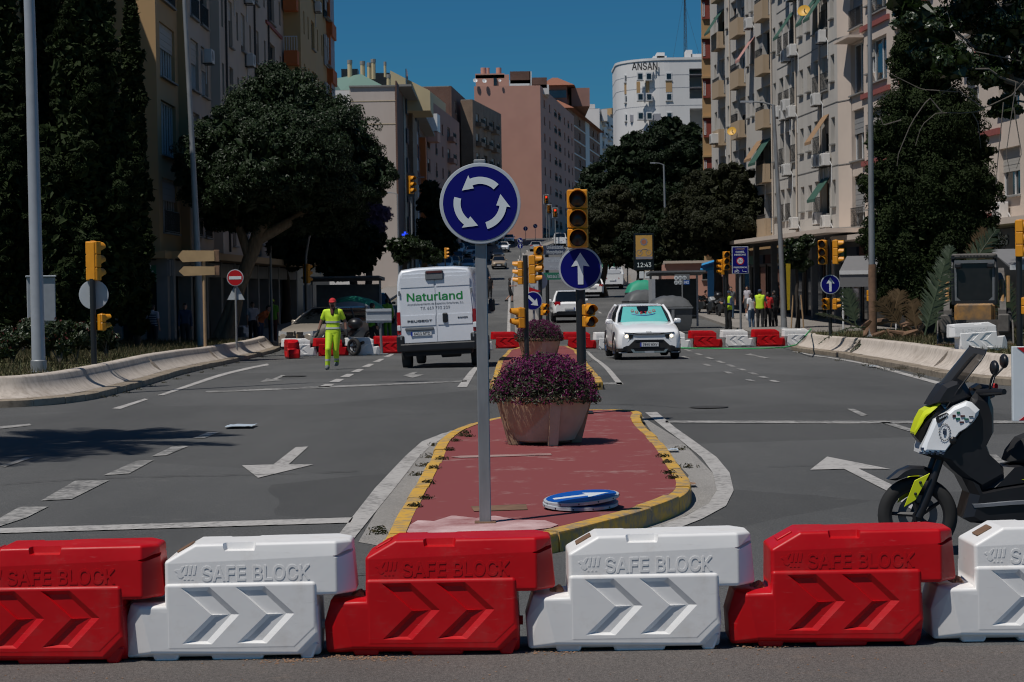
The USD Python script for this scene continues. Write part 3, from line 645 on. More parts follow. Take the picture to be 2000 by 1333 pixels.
def plate(parent, r, y, z, kind, x=0.0, face='sign_blue'):
    R, F, S = MB(), MB(), MB(); disc(R, F, r, y, z, x)
    yf = y - .0065
    if kind == 'roundabout':
        for k in range(3):
            T, B, E = (math.radians(a + 120 * k) for a in (45, 112, 144)); ro, ri = r * .655, r * .48; pr = lambda q, a: (q * math.cos(a), q * math.sin(a))
            aa = np.linspace(T, B, 14)
            S.front(Polygon([pr(ro, x) for x in aa] + [pr(r * .75, B), pr(r * .55, E), pr(r * .40, B)] + [pr(ri, x) for x in aa[::-1]]), yf, yf - .002)
    elif kind == 'up': S.front(arrow_poly(r * 1.46, r * .25, r * .84, r * .60), yf, yf - .002)
    elif kind == 'keepright': S.front(turned(arrow_poly(r * 1.5, r * .3, r * .95, r * .6), -135), yf, yf - .002)
    elif kind == 'noentry': S.front(sbox(-r * .74, -r * .19, r * .74, r * .19), yf, yf - .002)
    R.build('rim', 'sign_grey', parent, smooth=40)
    if kind != 'back':
        F.build('sign_face', face, parent, smooth=40)
        MB().add(np.vstack(S.v), np.vstack(S.f), None, (x, 0, z)).build('sign_symbol', 'sign_white', parent) if S.v else None
t = thing('roundabout_sign', 'round blue roundabout sign with three white arrows on a square steel post, centre of picture', 'road sign', (*G(948, 1022, .15)[:2], .15))
p0 = G(948, 1022, .15); S0 = FPX / p0[1]
b = MB(); b.cham((0, 0, 1.36), (.088, .045, 2.72), .006); b.build('post', 'galvanised', t, smooth=30)
plate(t, .302, -.062, (1022 - 398) / S0, 'roundabout')
for z in (2.26, 2.58): b = MB(); b.cham((0, -.027, z), (.14, .012, .035), .004); b.build('bracket', 'galvanised', t)
b = MB(); b.cham((0, 0, .006), (.16, .12, .012), .003); b.build('base_plate', 'rust', t)

# the two signs lying on the island
for k, (h, tilt, rz) in enumerate(((.02, .02, .3), (.062, .075, -.1))):
    p = G(1134 + 2 * k, 992, .15)
    lb = ('upper of two round signs lying on the island, blue with a white arrow', 'lower of two round signs lying on the island, mostly hidden, only its grey rim showing')[1 - k]
    t = thing('fallen_sign', lb, 'road sign', (p[0], p[1], .15 + h), rz, None, None, None, .06, -tilt)
    R, F, S = MB(), MB(), MB(); r = .302
    R.lathe([(0, 0), (r * .97, 0), (r, .004), (r, .026), (r - .006, .03), (r * .86, .03), (0, .03)], 48); F.lathe([(r * .93, .031), (r * .93, .033), (0, .033)], 48)
    S.prism(turned(arrow_poly(r * 1.5, r * .25, r * .84, r * .6), -75), .002, None, (0, 0, .0335))
    R.build('rim', 'sign_grey', t, smooth=40); F.build('sign_face', 'sign_blue_flat', t, smooth=40); S.build('sign_symbol', 'sign_white', t)
    bo = MB(); [bo.ball((r * math.cos(a), r * math.sin(a), .015), .006, 1) for a in np.linspace(0, 6.28, 13)]; bo.build('rivets', 'black_metal', t)

# ================================================================ traffic signals
def signal_head(parent, c, rz, n=3, s=.30, lit=None, vis=True, board=False):   # c: centre of the back of the box, box faces local -y
    R = rot([0, 0, 1], rz); c = np.asarray(c, float); hh = n * s * .9; d = s * .55
    def add(src, name, m, par, **k):
        o = MB().add(np.vstack(src.v), np.vstack(src.f), R, c); return o.build(name, m, par, **k)
    b = MB(); P = s * .9
    for i in range(n):
        z = (i - (n - 1) / 2) * P; b.cham((0, -d / 2, z), (s * .96, d, P - .006), .015)
    b.cham((0, .006, 0), (s * .7, .03, hh * .96), .01); b.cham((0, -d / 2, hh / 2 + .006), (s * .3, s * .2, .012), .004)
    head = add(b, 'signal_head', 'yellow_plastic', parent, smooth=30)
    for i in range(n):
        z = (i - (n - 1) / 2) * P; r = s * .405; Q = np.array([[1.0, 0, 0], [0, 0, -1], [0, 1, 0]])
        l = MB(); l.lathe([(r * .93, .002), (r * .8, .016), (r * .45, .03), (0, .034)], 24, (0, -d, z), Q)
        add(l, 'lens', 'red_lit' if lit == i else 'lens_dark', head, smooth=50)
        g = MB(); g.lathe([(r * 1.07, 0), (r * 1.07, .012), (r * .95, .012), (r * .95, 0)], 24, (0, -d - .001, z), Q); add(g, 'lens_ring', 'yellow_plastic', head, smooth=40)
        if vis:
            v = MB(); a = np.linspace(math.radians(-28), math.radians(208), 20); o = []
            for rr in (r * 1.04, r * 1.0):
                o.append(np.c_[rr * np.cos(a), np.full(20, -d), z + rr * np.sin(a)]); dep = .02 + s * .55 * np.clip((np.sin(a) + .47) / .5, .1, 1)
                o.append(np.c_[rr * .97 * np.cos(a), -d - dep, z + rr * .97 * np.sin(a)])
            V = np.vstack(o); F = []
            for i2 in range(19):
                F += [[i2, i2 + 1, 20 + i2 + 1, 20 + i2], [40 + i2 + 1, 40 + i2, 60 + i2, 60 + i2 + 1], [20 + i2, 20 + i2 + 1, 60 + i2 + 1, 60 + i2]]
            v.add(V, F); add(v, 'visor', 'yellow_plastic', head, smooth=50)
    if board:
        q = MB(); q.cham((0, -d * .5, 0), (s * 1.9, .012, hh * 1.3), .004); add(q, 'backing_board', 'black_metal', parent)
    return head
def pole(parent, h, r=.06, m='black_metal', name='pole', base=True):
    b = MB(); b.tube([(0, 0, 0), (0, 0, h)], r, 16); b.build(name, m, parent, smooth=40)
    if base: c = MB(); c.cham((0, 0, .012), (.3, .3, .024), .004); c.build('base_plate', m, parent)
def px_thing(name, label, px, py, h=0.0, d=None, rz=0.0, group=None, cat='traffic light'):
    p = G(px, py, h) if d is None else W(px, py, d)
    if d is not None: p = np.array([p[0], d, float(gz(d)) + h])
    t = thing(name, label, cat, p, rz, group); return t, p
def zat(py, d, px=1000, base=0.0): return W(px, py, d)[2] - base
# S1: the signal with the straight-ahead arrow behind the near planter
d = FPX / 140; t, p = px_thing('traffic_signal', 'three-lamp traffic light above a round blue ahead-arrow sign behind the near planter', 1137, 790, .15, d)
Z = lambda py: zat(py, d, 1137, p[2])
pole(t, Z(478), .066)
signal_head(t, (-.03, -.02, Z(428)), 0, 3, .30)
plate(t, .302, -.11, Z(525), 'up'); MB().cham((0, -.08, Z(525)), (.08, .06, .3), .005).build('bracket', 'black_metal', t)
signal_head(t, (.09, -.05, Z(617)), .35, 2, .18)
# S2: thick black pole right behind the second planter with side-facing heads
t, p = px_thing('traffic_signal', 'black signal pole beside the second planter with yellow heads turned away to the left', 1029, 700, .15, 45.5); d = p[1]; Z = lambda py: zat(py, d, 1029, p[2])
pole(t, Z(499), .055); signal_head(t, (.10, .04, Z(527)), math.pi / 2 - .1, 3, .24)
signal_head(t, (-.06, .0, Z(621)), -math.pi / 2 + .25, 2, .26)
signal_head(t, (-.05, .3, Z(533)), -math.pi / 2 - .2, 3, .20)
# S3
t, p = px_thing('traffic_signal', 'three-lamp traffic light between the second planter and the direction boards', 1057, 690, .15, 57.0); d = p[1]; Z = lambda py: zat(py, d, 1055, p[2])
pole(t, Z(508), .055); signal_head(t, (-.05, -.08, Z(507)), .18, 3, .27)
plate(t, .26, .10, Z(550), 'back', -.05); signal_head(t, (.07, -.05, Z(605)), .6, 2, .19)
# keep-right sign with a red give-way board above
t, p = px_thing('keep_right_sign', 'round blue keep-right arrow sign with a red tip above it, on the median', 1044, 690, .15, 53.0, cat='road sign'); d = p[1]; Z = lambda py: zat(py, d, 1043, p[2])
pole(t, Z(560), .03, 'galvanised'); plate(t, .25, -.06, Z(588), 'keepright', -.02)
b = MB(); b.front(Polygon([(-.12, Z(576)), (.19, Z(569)), (-.12, Z(561))]), -.05, -.04); b.build('red_board', 'sign_red', t)
# direction boards
t, p = px_thing('direction_sign', 'stack of dark blue, grey and green direction boards on a black post beside the median', 1071, 690, .0, 66.0, cat='road sign'); d = p[1]; Z = lambda py: zat(py, d, 1071, p[2]); k = d / FPX
pole(t, Z(480), .06)
for y0, y1, x1, m, tx in ((480, 498, 38, 'cloth_navy', ('Universidades', 'Hospitales')), (503, 528, 34, 'grey_paint', ('Carlos', 'Haya')), (533, 547, 34, 'bin_green', ('Puerto de La Torre',))):
    za, zb = Z(y1), Z(y0); b = MB(); w = x1 * k; b.front(Polygon([(-.12, za), (w - .15, za), (w, (za + zb) / 2), (w - .15, zb), (-.12, zb)]), -.10, -.07); o = b.build('board', m, t)
    for i, s in enumerate(tx):
        c = MB(); c.text(s, .105 if len(tx) > 1 else .11, (w * .42, -.1015, zb - (i + .74) * (zb - za) / len(tx)), .003, True, None, 'c', min(w * .85, .075 * len(s))); c.build('lettering', 'sign_grey', o)
# S4: pole with round plate back on the left lawn
t, p = px_thing('traffic_signal', 'yellow traffic light seen from behind above a round grey sign back on the left lawn', 184, 716, LAWN_Z); d = p[1]; Z = lambda py: zat(py, d, 184, p[2])
pole(t, Z(545), .06); signal_head(t, (-.02, -.01, Z(510)), math.pi - .45, 3, .295); plate(t, .30, .09, Z(576), 'back'); signal_head(t, (.13, -.02, Z(630)), math.pi - .9, 2, .19)
# S5: signal on a mast among the trees, left of the middle buildings
t, p = px_thing('traffic_signal', 'yellow traffic light with black backing board high on a mast against the cream blank wall', 806, 530, .1, 150.0); d = p[1]; Z = lambda py: zat(py, d, 800, p[2])
pole(t, Z(340), .07, 'galvanised'); signal_head(t, (-.15, -.1, Z(362)), .9, 3, .5, None, True, True)
# S6..: right-hand signals
t, p = px_thing('traffic_signal', 'pair of traffic lights over a round blue ahead-arrow sign at the right planter', 1622, 668, LAWN_Z, 62.0); d = p[1]; Z = lambda py: zat(py, d, 1622, p[2])
pole(t, Z(468), .055); signal_head(t, (-.20, -.05, Z(493)), -.35, 3, .28); signal_head(t, (.13, .02, Z(493)), 1.25, 3, .28); plate(t, .30, -.10, Z(556), 'up')
signal_head(t, (-.1, -.05, Z(594)), -.6, 2, .2); signal_head(t, (.1, .02, Z(594)), 1.4, 2, .2)
t, p = px_thing('traffic_signal', 'traffic light with three dark lamps beside the blue speed notice on the right pavement', 1419, 640, .1, 84.0); d = p[1]; Z = lambda py: zat(py, d, 1419, p[2])
pole(t, Z(525), .055); signal_head(t, (-.0, -.08, Z(510)), .1, 3, .29); signal_head(t, (-.1, .05, Z(522)), -1.2, 3, .24)
t, p = px_thing('traffic_signal', 'traffic light turned to the right on a black pole at the right picture edge', 1992, 715, LAWN_Z, 42.0); d = p[1]; Z = lambda py: zat(py, d, 1992, p[2])
pole(t, Z(500), .065); signal_head(t, (-.02, .04, Z(466)), 1.05, 3, .29); signal_head(t, (.06, 0, Z(598)), 1.1, 2, .2)
t, p = px_thing('traffic_signal', 'small yellow pedestrian light low behind the palm debris', 1697, 640, LAWN_Z, 64.0); d = p[1]; Z = lambda py: zat(py, d, 1697, p[2])
pole(t, Z(570), .04); signal_head(t, (0, -.05, Z(578)), .5, 2, .2)
t, p = px_thing('traffic_signal', 'dim yellow traffic light in the shade under the big ficus, left', 598, 640, .1, 84.0); d = p[1]; Z = lambda py: zat(py, d, 598, p[2])
pole(t, Z(515), .05); signal_head(t, (0, .05, Z(535)), math.pi - .6, 3, .30)
t, p = px_thing('traffic_signal', 'small distant yellow traffic light behind the delivery van roof', 870, 535, .05, 172.0); d = p[1]; Z = lambda py: zat(py, d, 870, p[2])
pole(t, Z(505), .06); signal_head(t, (0, -.05, Z(495)), 1.2, 3, .34)
for k, (px, py, lb) in enumerate(((1068, 390, 'highest of the three white-edged traffic lights far up the hill, showing red'), (1073, 409, 'unlit middle one of the three white-edged traffic lights far up the hill'), (1085, 416, 'lowest of the three white-edged traffic lights far up the hill, showing red'))):
    t, p = px_thing('traffic_signal', lb, px, 465, .1, (322., 325., 300.)[k]); d = p[1]; Z = lambda q: zat(q, d, px, p[2])
    pole(t, Z(py), .07, 'galvanised'); signal_head(t, (0, -.1, Z(py)), 0, 3, .40, 2 if k != 1 else None)
    b = MB(); b.cham((0, -.05, Z(py)), (.86, .02, 1.5), .005); b.build('backing_board', 'sign_white', t); b = MB(); b.cham((0, -.07, Z(py)), (.76, .03, 1.4), .005); b.build('backing_panel', 'matt_black', t)
# distant blue signs
for px, py, d, kind, lb in ((1027, 447, 315., 'up', 'small far round blue sign with an upward arrow at the top of the avenue'), (1046, 442, 330., 'keepright', 'small far round blue sign with a slanted arrow beside the dark car at the top'),
                            (1016, 470, 252., 'keepright', 'upper-hill pair of small round blue signs on the central reservation')):
    t, p = px_thing('median_sign', lb, px, 480, .1, d, cat='road sign'); Z = lambda q: zat(q, d, px, p[2]); pole(t, Z(py), .04, 'galvanised'); plate(t, .36, -.08, Z(py), kind)
    if d < 260: plate(t, .36, -.08, Z(py + 11), 'up')
# no-entry sign with a triangle seen from behind
t, p = px_thing('no_entry_sign', 'red no-entry sign over the grey back of a triangular sign, before the big ficus trunk', 462, 660, .1, 66.0, cat='road sign'); d = p[1]; Z = lambda q: zat(q, d, 461, p[2])
pole(t, Z(528), .035, 'galvanised'); plate(t, .275, -.06, Z(543), 'noentry', 0, 'sign_red')
b = MB(); b.front(Polygon([(-.29, Z(586)), (.29, Z(586)), (.05, Z(559)), (-.05, Z(559))]), .035, .055); b.build('triangle_back', 'sign_grey', t)
# brown direction boards
t, p = px_thing('direction_sign', 'two brown pointed direction boards seen from behind beside the left lamp post', 401, 672, .3, 60.0, cat='road sign'); d = p[1]; k = d / FPX; Z = lambda q: zat(q, d, 395, p[2])
pole(t, Z(490), .05, 'timber')
for y0, y1, xl, xr in ((489, 512, -50, 22), (520, 539, -48, 22)):
    b = MB(); za, zb = Z(y1), Z(y0); b.front(Polygon([(xl * k, (za + zb) / 2), ((xl + 10) * k, za), (xr * k, za + .02), (xr * k, zb - .02), ((xl + 10) * k, zb)]), -.10, -.06); b.build('board', 'sign_brown', t)
    b = MB(); b.cham(((xr + 4) * k, -.03, (za + zb) / 2), (.16, .10, zb - za), .01); b.build('board_end', 'rust', t)
# rectangular sign back by the van
t, p = px_thing('rectangular_sign', 'grey back of a rectangular sign on a bent steel post left of the delivery van', 746, 693, 0, None, .12, cat='road sign'); d = p[1]; k = d / FPX; Z = lambda q: zat(q, d, 746, p[2])
b = MB(); b.tube([(0, 0, 0), (-.06, 0, Z(605))], .045, 12); b.build('post', 'galvanised', t, smooth=40); b = MB(); b.cham((-.09, -.07, Z(617)), (50 * k, .03, 27 * k), .006); b.build('board', 'sign_grey', t)
b = MB(); [b.cham((-.09, -.10, Z(y)), (50 * k, .03, .05), .004) for y in (608, 626)]; b.build('stiffener', 'grey_paint', t); b = MB(); b.cham((0, 0, .02), (.4, .3, .04), .008); b.build('base_plate', 'galvanised', t)
# blue speed notice
t, p = px_thing('speed_notice', 'tall blue CARRIL DERECHO 30 notice on a grey post at the right pavement', 1447, 648, .05, 79.0, cat='road sign'); d = p[1]; k = d / FPX; Z = lambda q: zat(q, d, 1447, p[2])
pole(t, Z(536), .045, 'galvanised'); za, zb = Z(535), Z(482); w = 32 * k
b = MB(); b.cham((0, -.07, (za + zb) / 2), (w, .03, zb - za), .006); b.build('board_frame', 'sign_grey', t); b = MB(); b.cham((0, -.075, (za + zb) / 2), (w - .05, .03, zb - za - .05), .004); bd = b.build('board', 'sign_blue', t)
H = zb - za
for s, f, hh, ww, m in (('ATENCION', .92, .045, .36, 'sign_brown'), ('CARRIL', .80, .065, .36, 'sign_white'), ('DERECHO', .695, .065, .46, 'sign_white'), ('PREFERENCIA', .235, .055, .52, 'sign_white')):
    b = MB(); b.text(s, hh, (0, -.0915, za + H * f - .03), .002, True, None, 'c', ww); b.build('lettering', m, bd)
b = MB(); Q = np.array([[1.0, 0, 0], [0, 0, -1], [0, 1, 0]]); b.lathe([(.155, 0), (.155, .003), (0, .003)], 32, (0, -.0905, za + H * .47), Q); b.build('red_ring', 'sign_red', bd)
b = MB(); b.lathe([(.112, 0), (.112, .003), (0, .003)], 32, (0, -.0937, za + H * .47), Q); b.build('white_disc', 'sign_white', bd)
b = MB(); b.text('30', .10, (0, -.0972, za + H * .47 - .05), .002); b.build('lettering', 'ink', bd)
b = MB()
for cx_ in (-.20, -.09): b.lathe([(.045, 0), (.045, .002), (.035, .002), (.035, 0)], 16, (cx_, -.0915, za + .09), Q)
b.tube([(-.20, -.092, za + .09), (-.16, -.092, za + .15), (-.10, -.092, za + .15), (-.145, -.092, za + .09), (-.2, -.092, za + .09)], .007, 5); b.tube([(-.09, -.092, za + .09), (-.11, -.092, za + .17)], .007, 5)
b.tube([(.08, -.092, za + .16), (.10, -.092, za + .08), (.20, -.092, za + .08)], .007, 5); b.lathe([(.02, 0), (.02, .002), (0, .002)], 12, (.22, -.0915, za + .075), Q); b.build('cycle_symbol', 'sign_white', bd)

# ================================================================ lamp posts
t, p = px_thing('lamp_post', 'thick pale grey lamp post rising out of the picture on the left lawn edge', 76, 728, LAWN_Z, cat='lamp post', rz=0); d = p[1]
b = MB(); b.tube([(0, 0, 0), (-.02, 0, 6), (-.08, 0, 12)], [.128, .105, .08], 24); b.build('post', 'grey_paint', t, smooth=40); b = MB(); b.lathe([(.21, 0), (.21, .02), (.155, .03), (.15, .22), (.13, .24)], 24); b.build('base_collar', 'galvanised', t, smooth=30)
b = MB(); b.tube([(-.08, 0, 12), (.6, -.1, 12.4), (1.6, -.2, 12.5)], .04, 8); b.build('arm', 'grey_paint', t, smooth=40); b = MB(); b.cham((1.9, -.2, 12.5), (.7, .25, .12), .04); b.build('lantern', 'grey_paint', t)
def lamp(px, pyb, pyt, h, d, lab, lean=0.0, r=.07, arm=None, m='galvanised', cat='lamp post'):
    t, p = px_thing('lamp_post', lab, px, pyb, h, d, cat=cat); Z = lambda q: zat(q, p[1], px, p[2]); H = Z(pyt); n = 7; z = np.linspace(0, H, n)
    b = MB(); b.tube(np.c_[lean * (z / H) ** 1.3, 0 * z, z], np.linspace(r, r * .55, n), 14); b.build('post', m, t, smooth=40)
    b = MB(); b.lathe([(r * 1.8, 0), (r * 1.8, .03), (r * 1.1, .1), (r, .5)], 14); b.build('base_collar', m, t, smooth=40)
    if arm:
        b = MB(); b.tube([(lean, 0, H - .02), (lean + arm * .5, 0, H + .12), (lean + arm, 0, H + .15)], .035, 8); b.build('arm', m, t, smooth=40)
        b = MB(); b.hull([(lean + arm * 1.0, y, H + z) for y in (-.1, .1) for z in (.10, .2)] + [(lean + arm * 1.6, y, H + z) for y in (-.13, .13) for z in (.12, .2)]); b.build('lantern', 'grey_paint', t)
    else:
        b = MB(); b.lathe([(r * .8, H - .3), (r * .9, H - .05), (r * .55, H)], 12, (lean, 0, 0)); b.build('post_cap', 'black_metal', t, smooth=40)
    return t
lamp(393, 670, -8, LAWN_Z - .2, 62., 'slim bluish steel lamp post before the big ficus on the left', -.32, .115, -.8)
lamp(1531, 626, 205, .1, 88., 'grey lamp post with a short arm, right pavement beside the small street tree', -.35, .13, -.9)
lamp(1704, 640, -60, LAWN_Z, 60., 'tall lamp post with a rusty foot before the dark conifer on the right', .02, .105, -.8)
lamp(1302, 560, 322, .1, 165., 'distant lamp post among the dark trees right of the avenue', -.1, .12, -.7)
lamp(1257, 540, 340, .1, 215., 'thin far lamp post before the dark trees', -.05, .1, -.7)
lamp(531, 650, 480, .1, 82., 'short grey pole in the shade under the ficus', 0.0, .07)
lamp(779, 530, 380, .1, 172., 'thin far lamp post before the cream blank wall', 0.0, .09, -.6); lamp(812, 520, 350, .1, 190., 'thin far lamp post at the brick corner up the avenue', 0.0, .09, .6)
b = MB(); 
for k, (dx, hgt) in enumerate(((0, 0),)):
    t, p = px_thing('arched_lamp', 'thin arched steel arm rising from the shaded left pavement', 600, 640, .1, 86., cat='lamp post'); Z = lambda q: zat(q, 86., 600, p[2]); kk = 86 / FPX
    b = MB(); b.tube([(0, 0, 0), (0, 0, Z(500)), (.15, 0, Z(465)), (.5, 0, Z(430)), (1.2, 0, Z(398))], [.06, .05, .045, .04, .035], 10); b.build('post', 'galvanised', t, smooth=40)
# rust sleeve on the right tall lamp post's foot
# ================================================================ foliage tools
def leaf_quads(P, N, L, Wd, rg, flat=.5):
    n = len(P); T = rg.normal(size=(n, 3)); T -= N * (T * N).sum(1, keepdims=True) * flat; T /= np.linalg.norm(T, axis=1, keepdims=True)
    B = np.cross(T, N + rg.normal(0, .35, (n, 3))); B /= np.maximum(np.linalg.norm(B, axis=1, keepdims=True), 1e-6)
    L = (L * rg.uniform(.6, 1.3, n))[:, None]; Wd = (Wd * rg.uniform(.7, 1.2, n))[:, None]
    bend = np.cross(B, T) * L * .12
    v = np.stack([P - T * L / 2, P + B * Wd / 2 + bend, P + T * L / 2, P - B * Wd / 2 + bend], 1).reshape(-1, 3); i = np.arange(n)[:, None] * 4
    return v, np.vstack([i + [0, 1, 2], i + [0, 2, 3]])
def shell(c, r, n, rg, sc=(1, 1, 1), up=-.4, inner=.72):
    D = rg.normal(size=(int(n * 1.6), 3)); D /= np.linalg.norm(D, axis=1, keepdims=True); D = D[D[:, 2] > up][:n]
    return np.asarray(c) + D * r * np.asarray(sc) * rg.uniform(inner, 1.05, (len(D), 1)) ** .6, D
def leafmat(name, col, rough=.45, isl=.45, transl=.12, spec=.5): mat(name, col, rough, var=.25, scale=.9, island=isl, transl=transl, spec=spec)
leafmat('leaf_ficus', (.036, .066, .024), .5, .5, .08, .25)
leafmat('leaf_cypress', (.034, .056, .014), .7, .5, .05, .15)
leafmat('leaf_dark', (.022, .042, .014), .6, .5, .08, .2)
leafmat('leaf_dark_warm', (.040, .046, .018), .6, .5, .08, .2)
leafmat('leaf_light', (.035, .065, .016), .4, .45, .22)
leafmat('leaf_bush', (.045, .075, .020), .45, .5, .2)
leafmat('leaf_planter', (.070, .085, .030), .5, .6, .15)
leafmat('petal_magenta', (.50, .07, .30), .6, .6, .3, .2)
leafmat('petal_rose', (.24, .05, .05), .6, .6, .25, .2)
leafmat('petal_lilac', (.16, .13, .26), .6, .4, .25, .2)
leafmat('palm_green', (.075, .105, .050), .5, .4, .12)
leafmat('palm_dry', (.20, .13, .065), .7, .5, .1, .2)
leafmat('grass_blade', (.060, .075, .022), .6, .6, .2, .2)
leafmat('grass_dry', (.20, .16, .085), .7, .5, .15, .2)
mat('bark', (.19, .135, .085), .9, var=.35, scale=5, stretch=(2.5, 2.5, .4), bump=.7, bscale=18, bdist=.04)
mat('bark_dark', (.035, .028, .022), .9, var=.3, scale=6, bump=.5, bscale=20, bdist=.03)
mat('twig', (.11, .095, .08), .85, var=.25, scale=8)
def crown(blobs, n, L, Wd, seed, lump=.22, sub=14, up=-.5, core=.16):
    """leaves on clumps that sit on the blobs' surfaces; blobs: (centre, radius, scale)"""
    rg = np.random.default_rng(seed); P, N = [], []
    area = np.array([r * r * np.prod(sc) ** (2 / 3) for c, r, sc in blobs]); area = area / area.sum()
    for (c, r, sc), a in zip(blobs, area):
        k = max(4, int(sub * a * len(blobs))); C, D = shell(c, r * .86, k, rg, sc, up, .8)
        m = max(3, int(n * a / len(C)))
        for q, dd in zip(C, D):
            rr = r * lump * rg.uniform(.65, 1.35); p, nn = shell(q, rr, m, rg, (1, 1, .85), -.6, .55); P.append(p); N.append(nn * .6 + dd * .4)
    P = np.vstack(P); N = np.vstack(N); N /= np.linalg.norm(N, axis=1, keepdims=True); v, f = leaf_quads(P, N, L, Wd, rg)
    Q = [np.asarray(c) + (lambda d: d / np.linalg.norm(d, axis=1, keepdims=True) * rg.uniform(.2, .78, (len(d), 1)))(rg.normal(size=(max(6, int(n * core * a)), 3))) * r * np.asarray(sc) for (c, r, sc), a in zip(blobs, area)]
    Q = np.vstack(Q); w, g = leaf_quads(Q, rg.normal(size=(len(Q), 3)), L * 3.2, Wd * 3.6, rg, .1)
    return np.vstack([v, w]), np.vstack([f, g + len(v)])
def limbs(b, base, tips, r0, rg, n=7, sag=.15):
    for tp in tips:
        tp = np.asarray(tp, float); t = np.linspace(0, 1, n)[:, None]; p = base + (tp - base) * t; p[1:-1] += rg.normal(0, .03 * np.linalg.norm(tp - base), (n - 2, 3)); p[:, 2] += sag * np.sin(t[:, 0] * math.pi)
        b.tube(p, np.linspace(r0, r0 * .25, n), 8)
def tree(label, loc, blobs, n, L, Wd, leaf, seed, trunk_r=.25, trunk_top=3.0, lump=.22, sub=14, name='leafy_tree', bark='bark_dark', lean=(0, 0), up=-.5, cat='tree', group=None):
    t = thing(name, label, cat, loc, 0, group); rg = np.random.default_rng(seed + 100); top = np.array([lean[0], lean[1], trunk_top])
    b = MB(); z = np.linspace(0, 1, 8)[:, None]; p = top * z; p[1:-1, :2] += rg.normal(0, trunk_r * .25, (6, 2)); b.tube(p, np.r_[trunk_r * 1.5, np.linspace(trunk_r * 1.05, trunk_r * .7, 7)], 10)
    limbs(b, top - [0, 0, .2], [np.asarray(c) + rg.normal(0, .2, 3) for c, r, s in blobs], trunk_r * .55, rg)
    b.build('trunk', bark, t, smooth=50)
    MB().add(*crown(blobs, n, L, Wd, seed, lump, sub, up)).build('crown', leaf, t)
    return t
# ---------------------------------------------------------------- terracotta planters with purple flowers
def planter(px, py, s, label, hpx, seed, flower_h, flower_w):
    p = G(px, py, .15); t = thing('flower_planter', label, 'planter', p, .12); R = .53
    b = MB(); b.lathe([(.28, .025), (.34, .045), (.43, .21), (.50, .40), (R - .01, .50), (R, .515), (R, .545), (R - .05, .55), (R - .06, .50), (.44, .44), (0, .44)], 48); b.build('bowl', 'terracotta', t, smooth=40)
    for k in range(4):
        a = math.radians(-84 + 90 * k); u = np.array([math.cos(a), math.sin(a)]); w = np.array([-u[1], u[0]]); P = []
        for rr, z, ww in ((.30, .0, .05), (.415, .0, .05), (.545, .50, .062), (.44, .50, .062)):
            for sg in (-1, 1): P.append((*(u * rr + w * ww * sg), z))
        m = m3.Manifold.hull_points(np.array(P)); MB().tm(m).build('rib', 'terracotta', t)
    b = MB(); b.lathe([(.47, .46), (.3, .5), (0, .52)], 24); b.build('soil', 'soil', t, smooth=40)
    fl = thing('flowering_shrub', 'bushy purple flowering shrub filling ' + label.split(' ', 1)[1].replace('terracotta planter', 'terracotta planter', 1), 'flowers', p)
    rg = np.random.default_rng(seed); n = 7200
    D = rg.normal(size=(n, 3)); D[:, 2] = abs(D[:, 2]); D /= np.linalg.norm(D, axis=1, keepdims=True); lump = 1 + .42 * meshkit.fbm(D * 3.2 + seed, 3, seed)
    rad = rg.uniform(.35, 1.0, n) ** .45 * lump
    C = np.c_[D[:, 0] * flower_w * rad, D[:, 1] * flower_w * rad, .48 + D[:, 2] * flower_h * rad]
    keep = (C[:, 2] > .47) & (np.hypot(C[:, 0], C[:, 1]) < flower_w * 1.3)
    C, D = C[keep], D[keep]; top = rg.uniform(0, 1, len(C)) < (.04 + .50 * (rad[keep] > .85) * np.clip(D[:, 2] * 1.3, .15, 1))
    MB().add(*leaf_quads(C[~top], D[~top], .055, .022, rg)).build('foliage', 'leaf_planter', fl)
    q = np.repeat(C[top], 5, 0) + rg.normal(0, .012, (top.sum() * 5, 3)); MB().add(*leaf_quads(q, rg.normal(size=(len(q), 3)), .026, .018, rg, .1)).build('blossom', 'petal_magenta', fl)
    b = MB()
    for k in range(70):
        a = rg.uniform(0, 6.28); r1 = flower_w * rg.uniform(.5, 1.08); h1 = .48 + flower_h * rg.uniform(.25, 1.08); b.tube([(.12 * math.cos(a), .12 * math.sin(a), .46), (r1 * .5 * math.cos(a), r1 * .5 * math.sin(a), .46 + (h1 - .46) * .75), (r1 * math.cos(a), r1 * math.sin(a), h1)], [.006, .005, .003], 5, False)
    b.build('stem', 'twig', fl); S_, B_ = [], []
    for k in range(90):
        u = rg.normal(size=3); u[2] = abs(u[2]); u /= np.linalg.norm(u); e = rg.uniform(.98, 1.28); q = np.linspace(.7, e, 9)[:, None] * u * [flower_w, flower_w, flower_h] + [0, 0, .48] + rg.normal(0, .016, (9, 3)); (B_ if rg.uniform() < .25 + .5 * u[2] else S_).append(q[5:]); S_.append(q)
    for w, m_, l_ in ((S_, 'leaf_planter', .05), (B_, 'petal_magenta', .032)): q = np.repeat(np.vstack(w), 2, 0); q = q + rg.normal(0, .012, q.shape); MB().add(*leaf_quads(q, rg.normal(size=q.shape), l_, l_ * .45, rg, .1)).build('sprig', m_, fl, kind='stuff')
    # flowers spilling over the rim
    return t
planter(1064, 866, 1, 'near terracotta planter on the island nose, right of the sign post', 0, 11, .44, .54)
planter(1054, 703, 1, 'farther terracotta planter on the second island, beside the black signal pole', 0, 12, .46, .52)

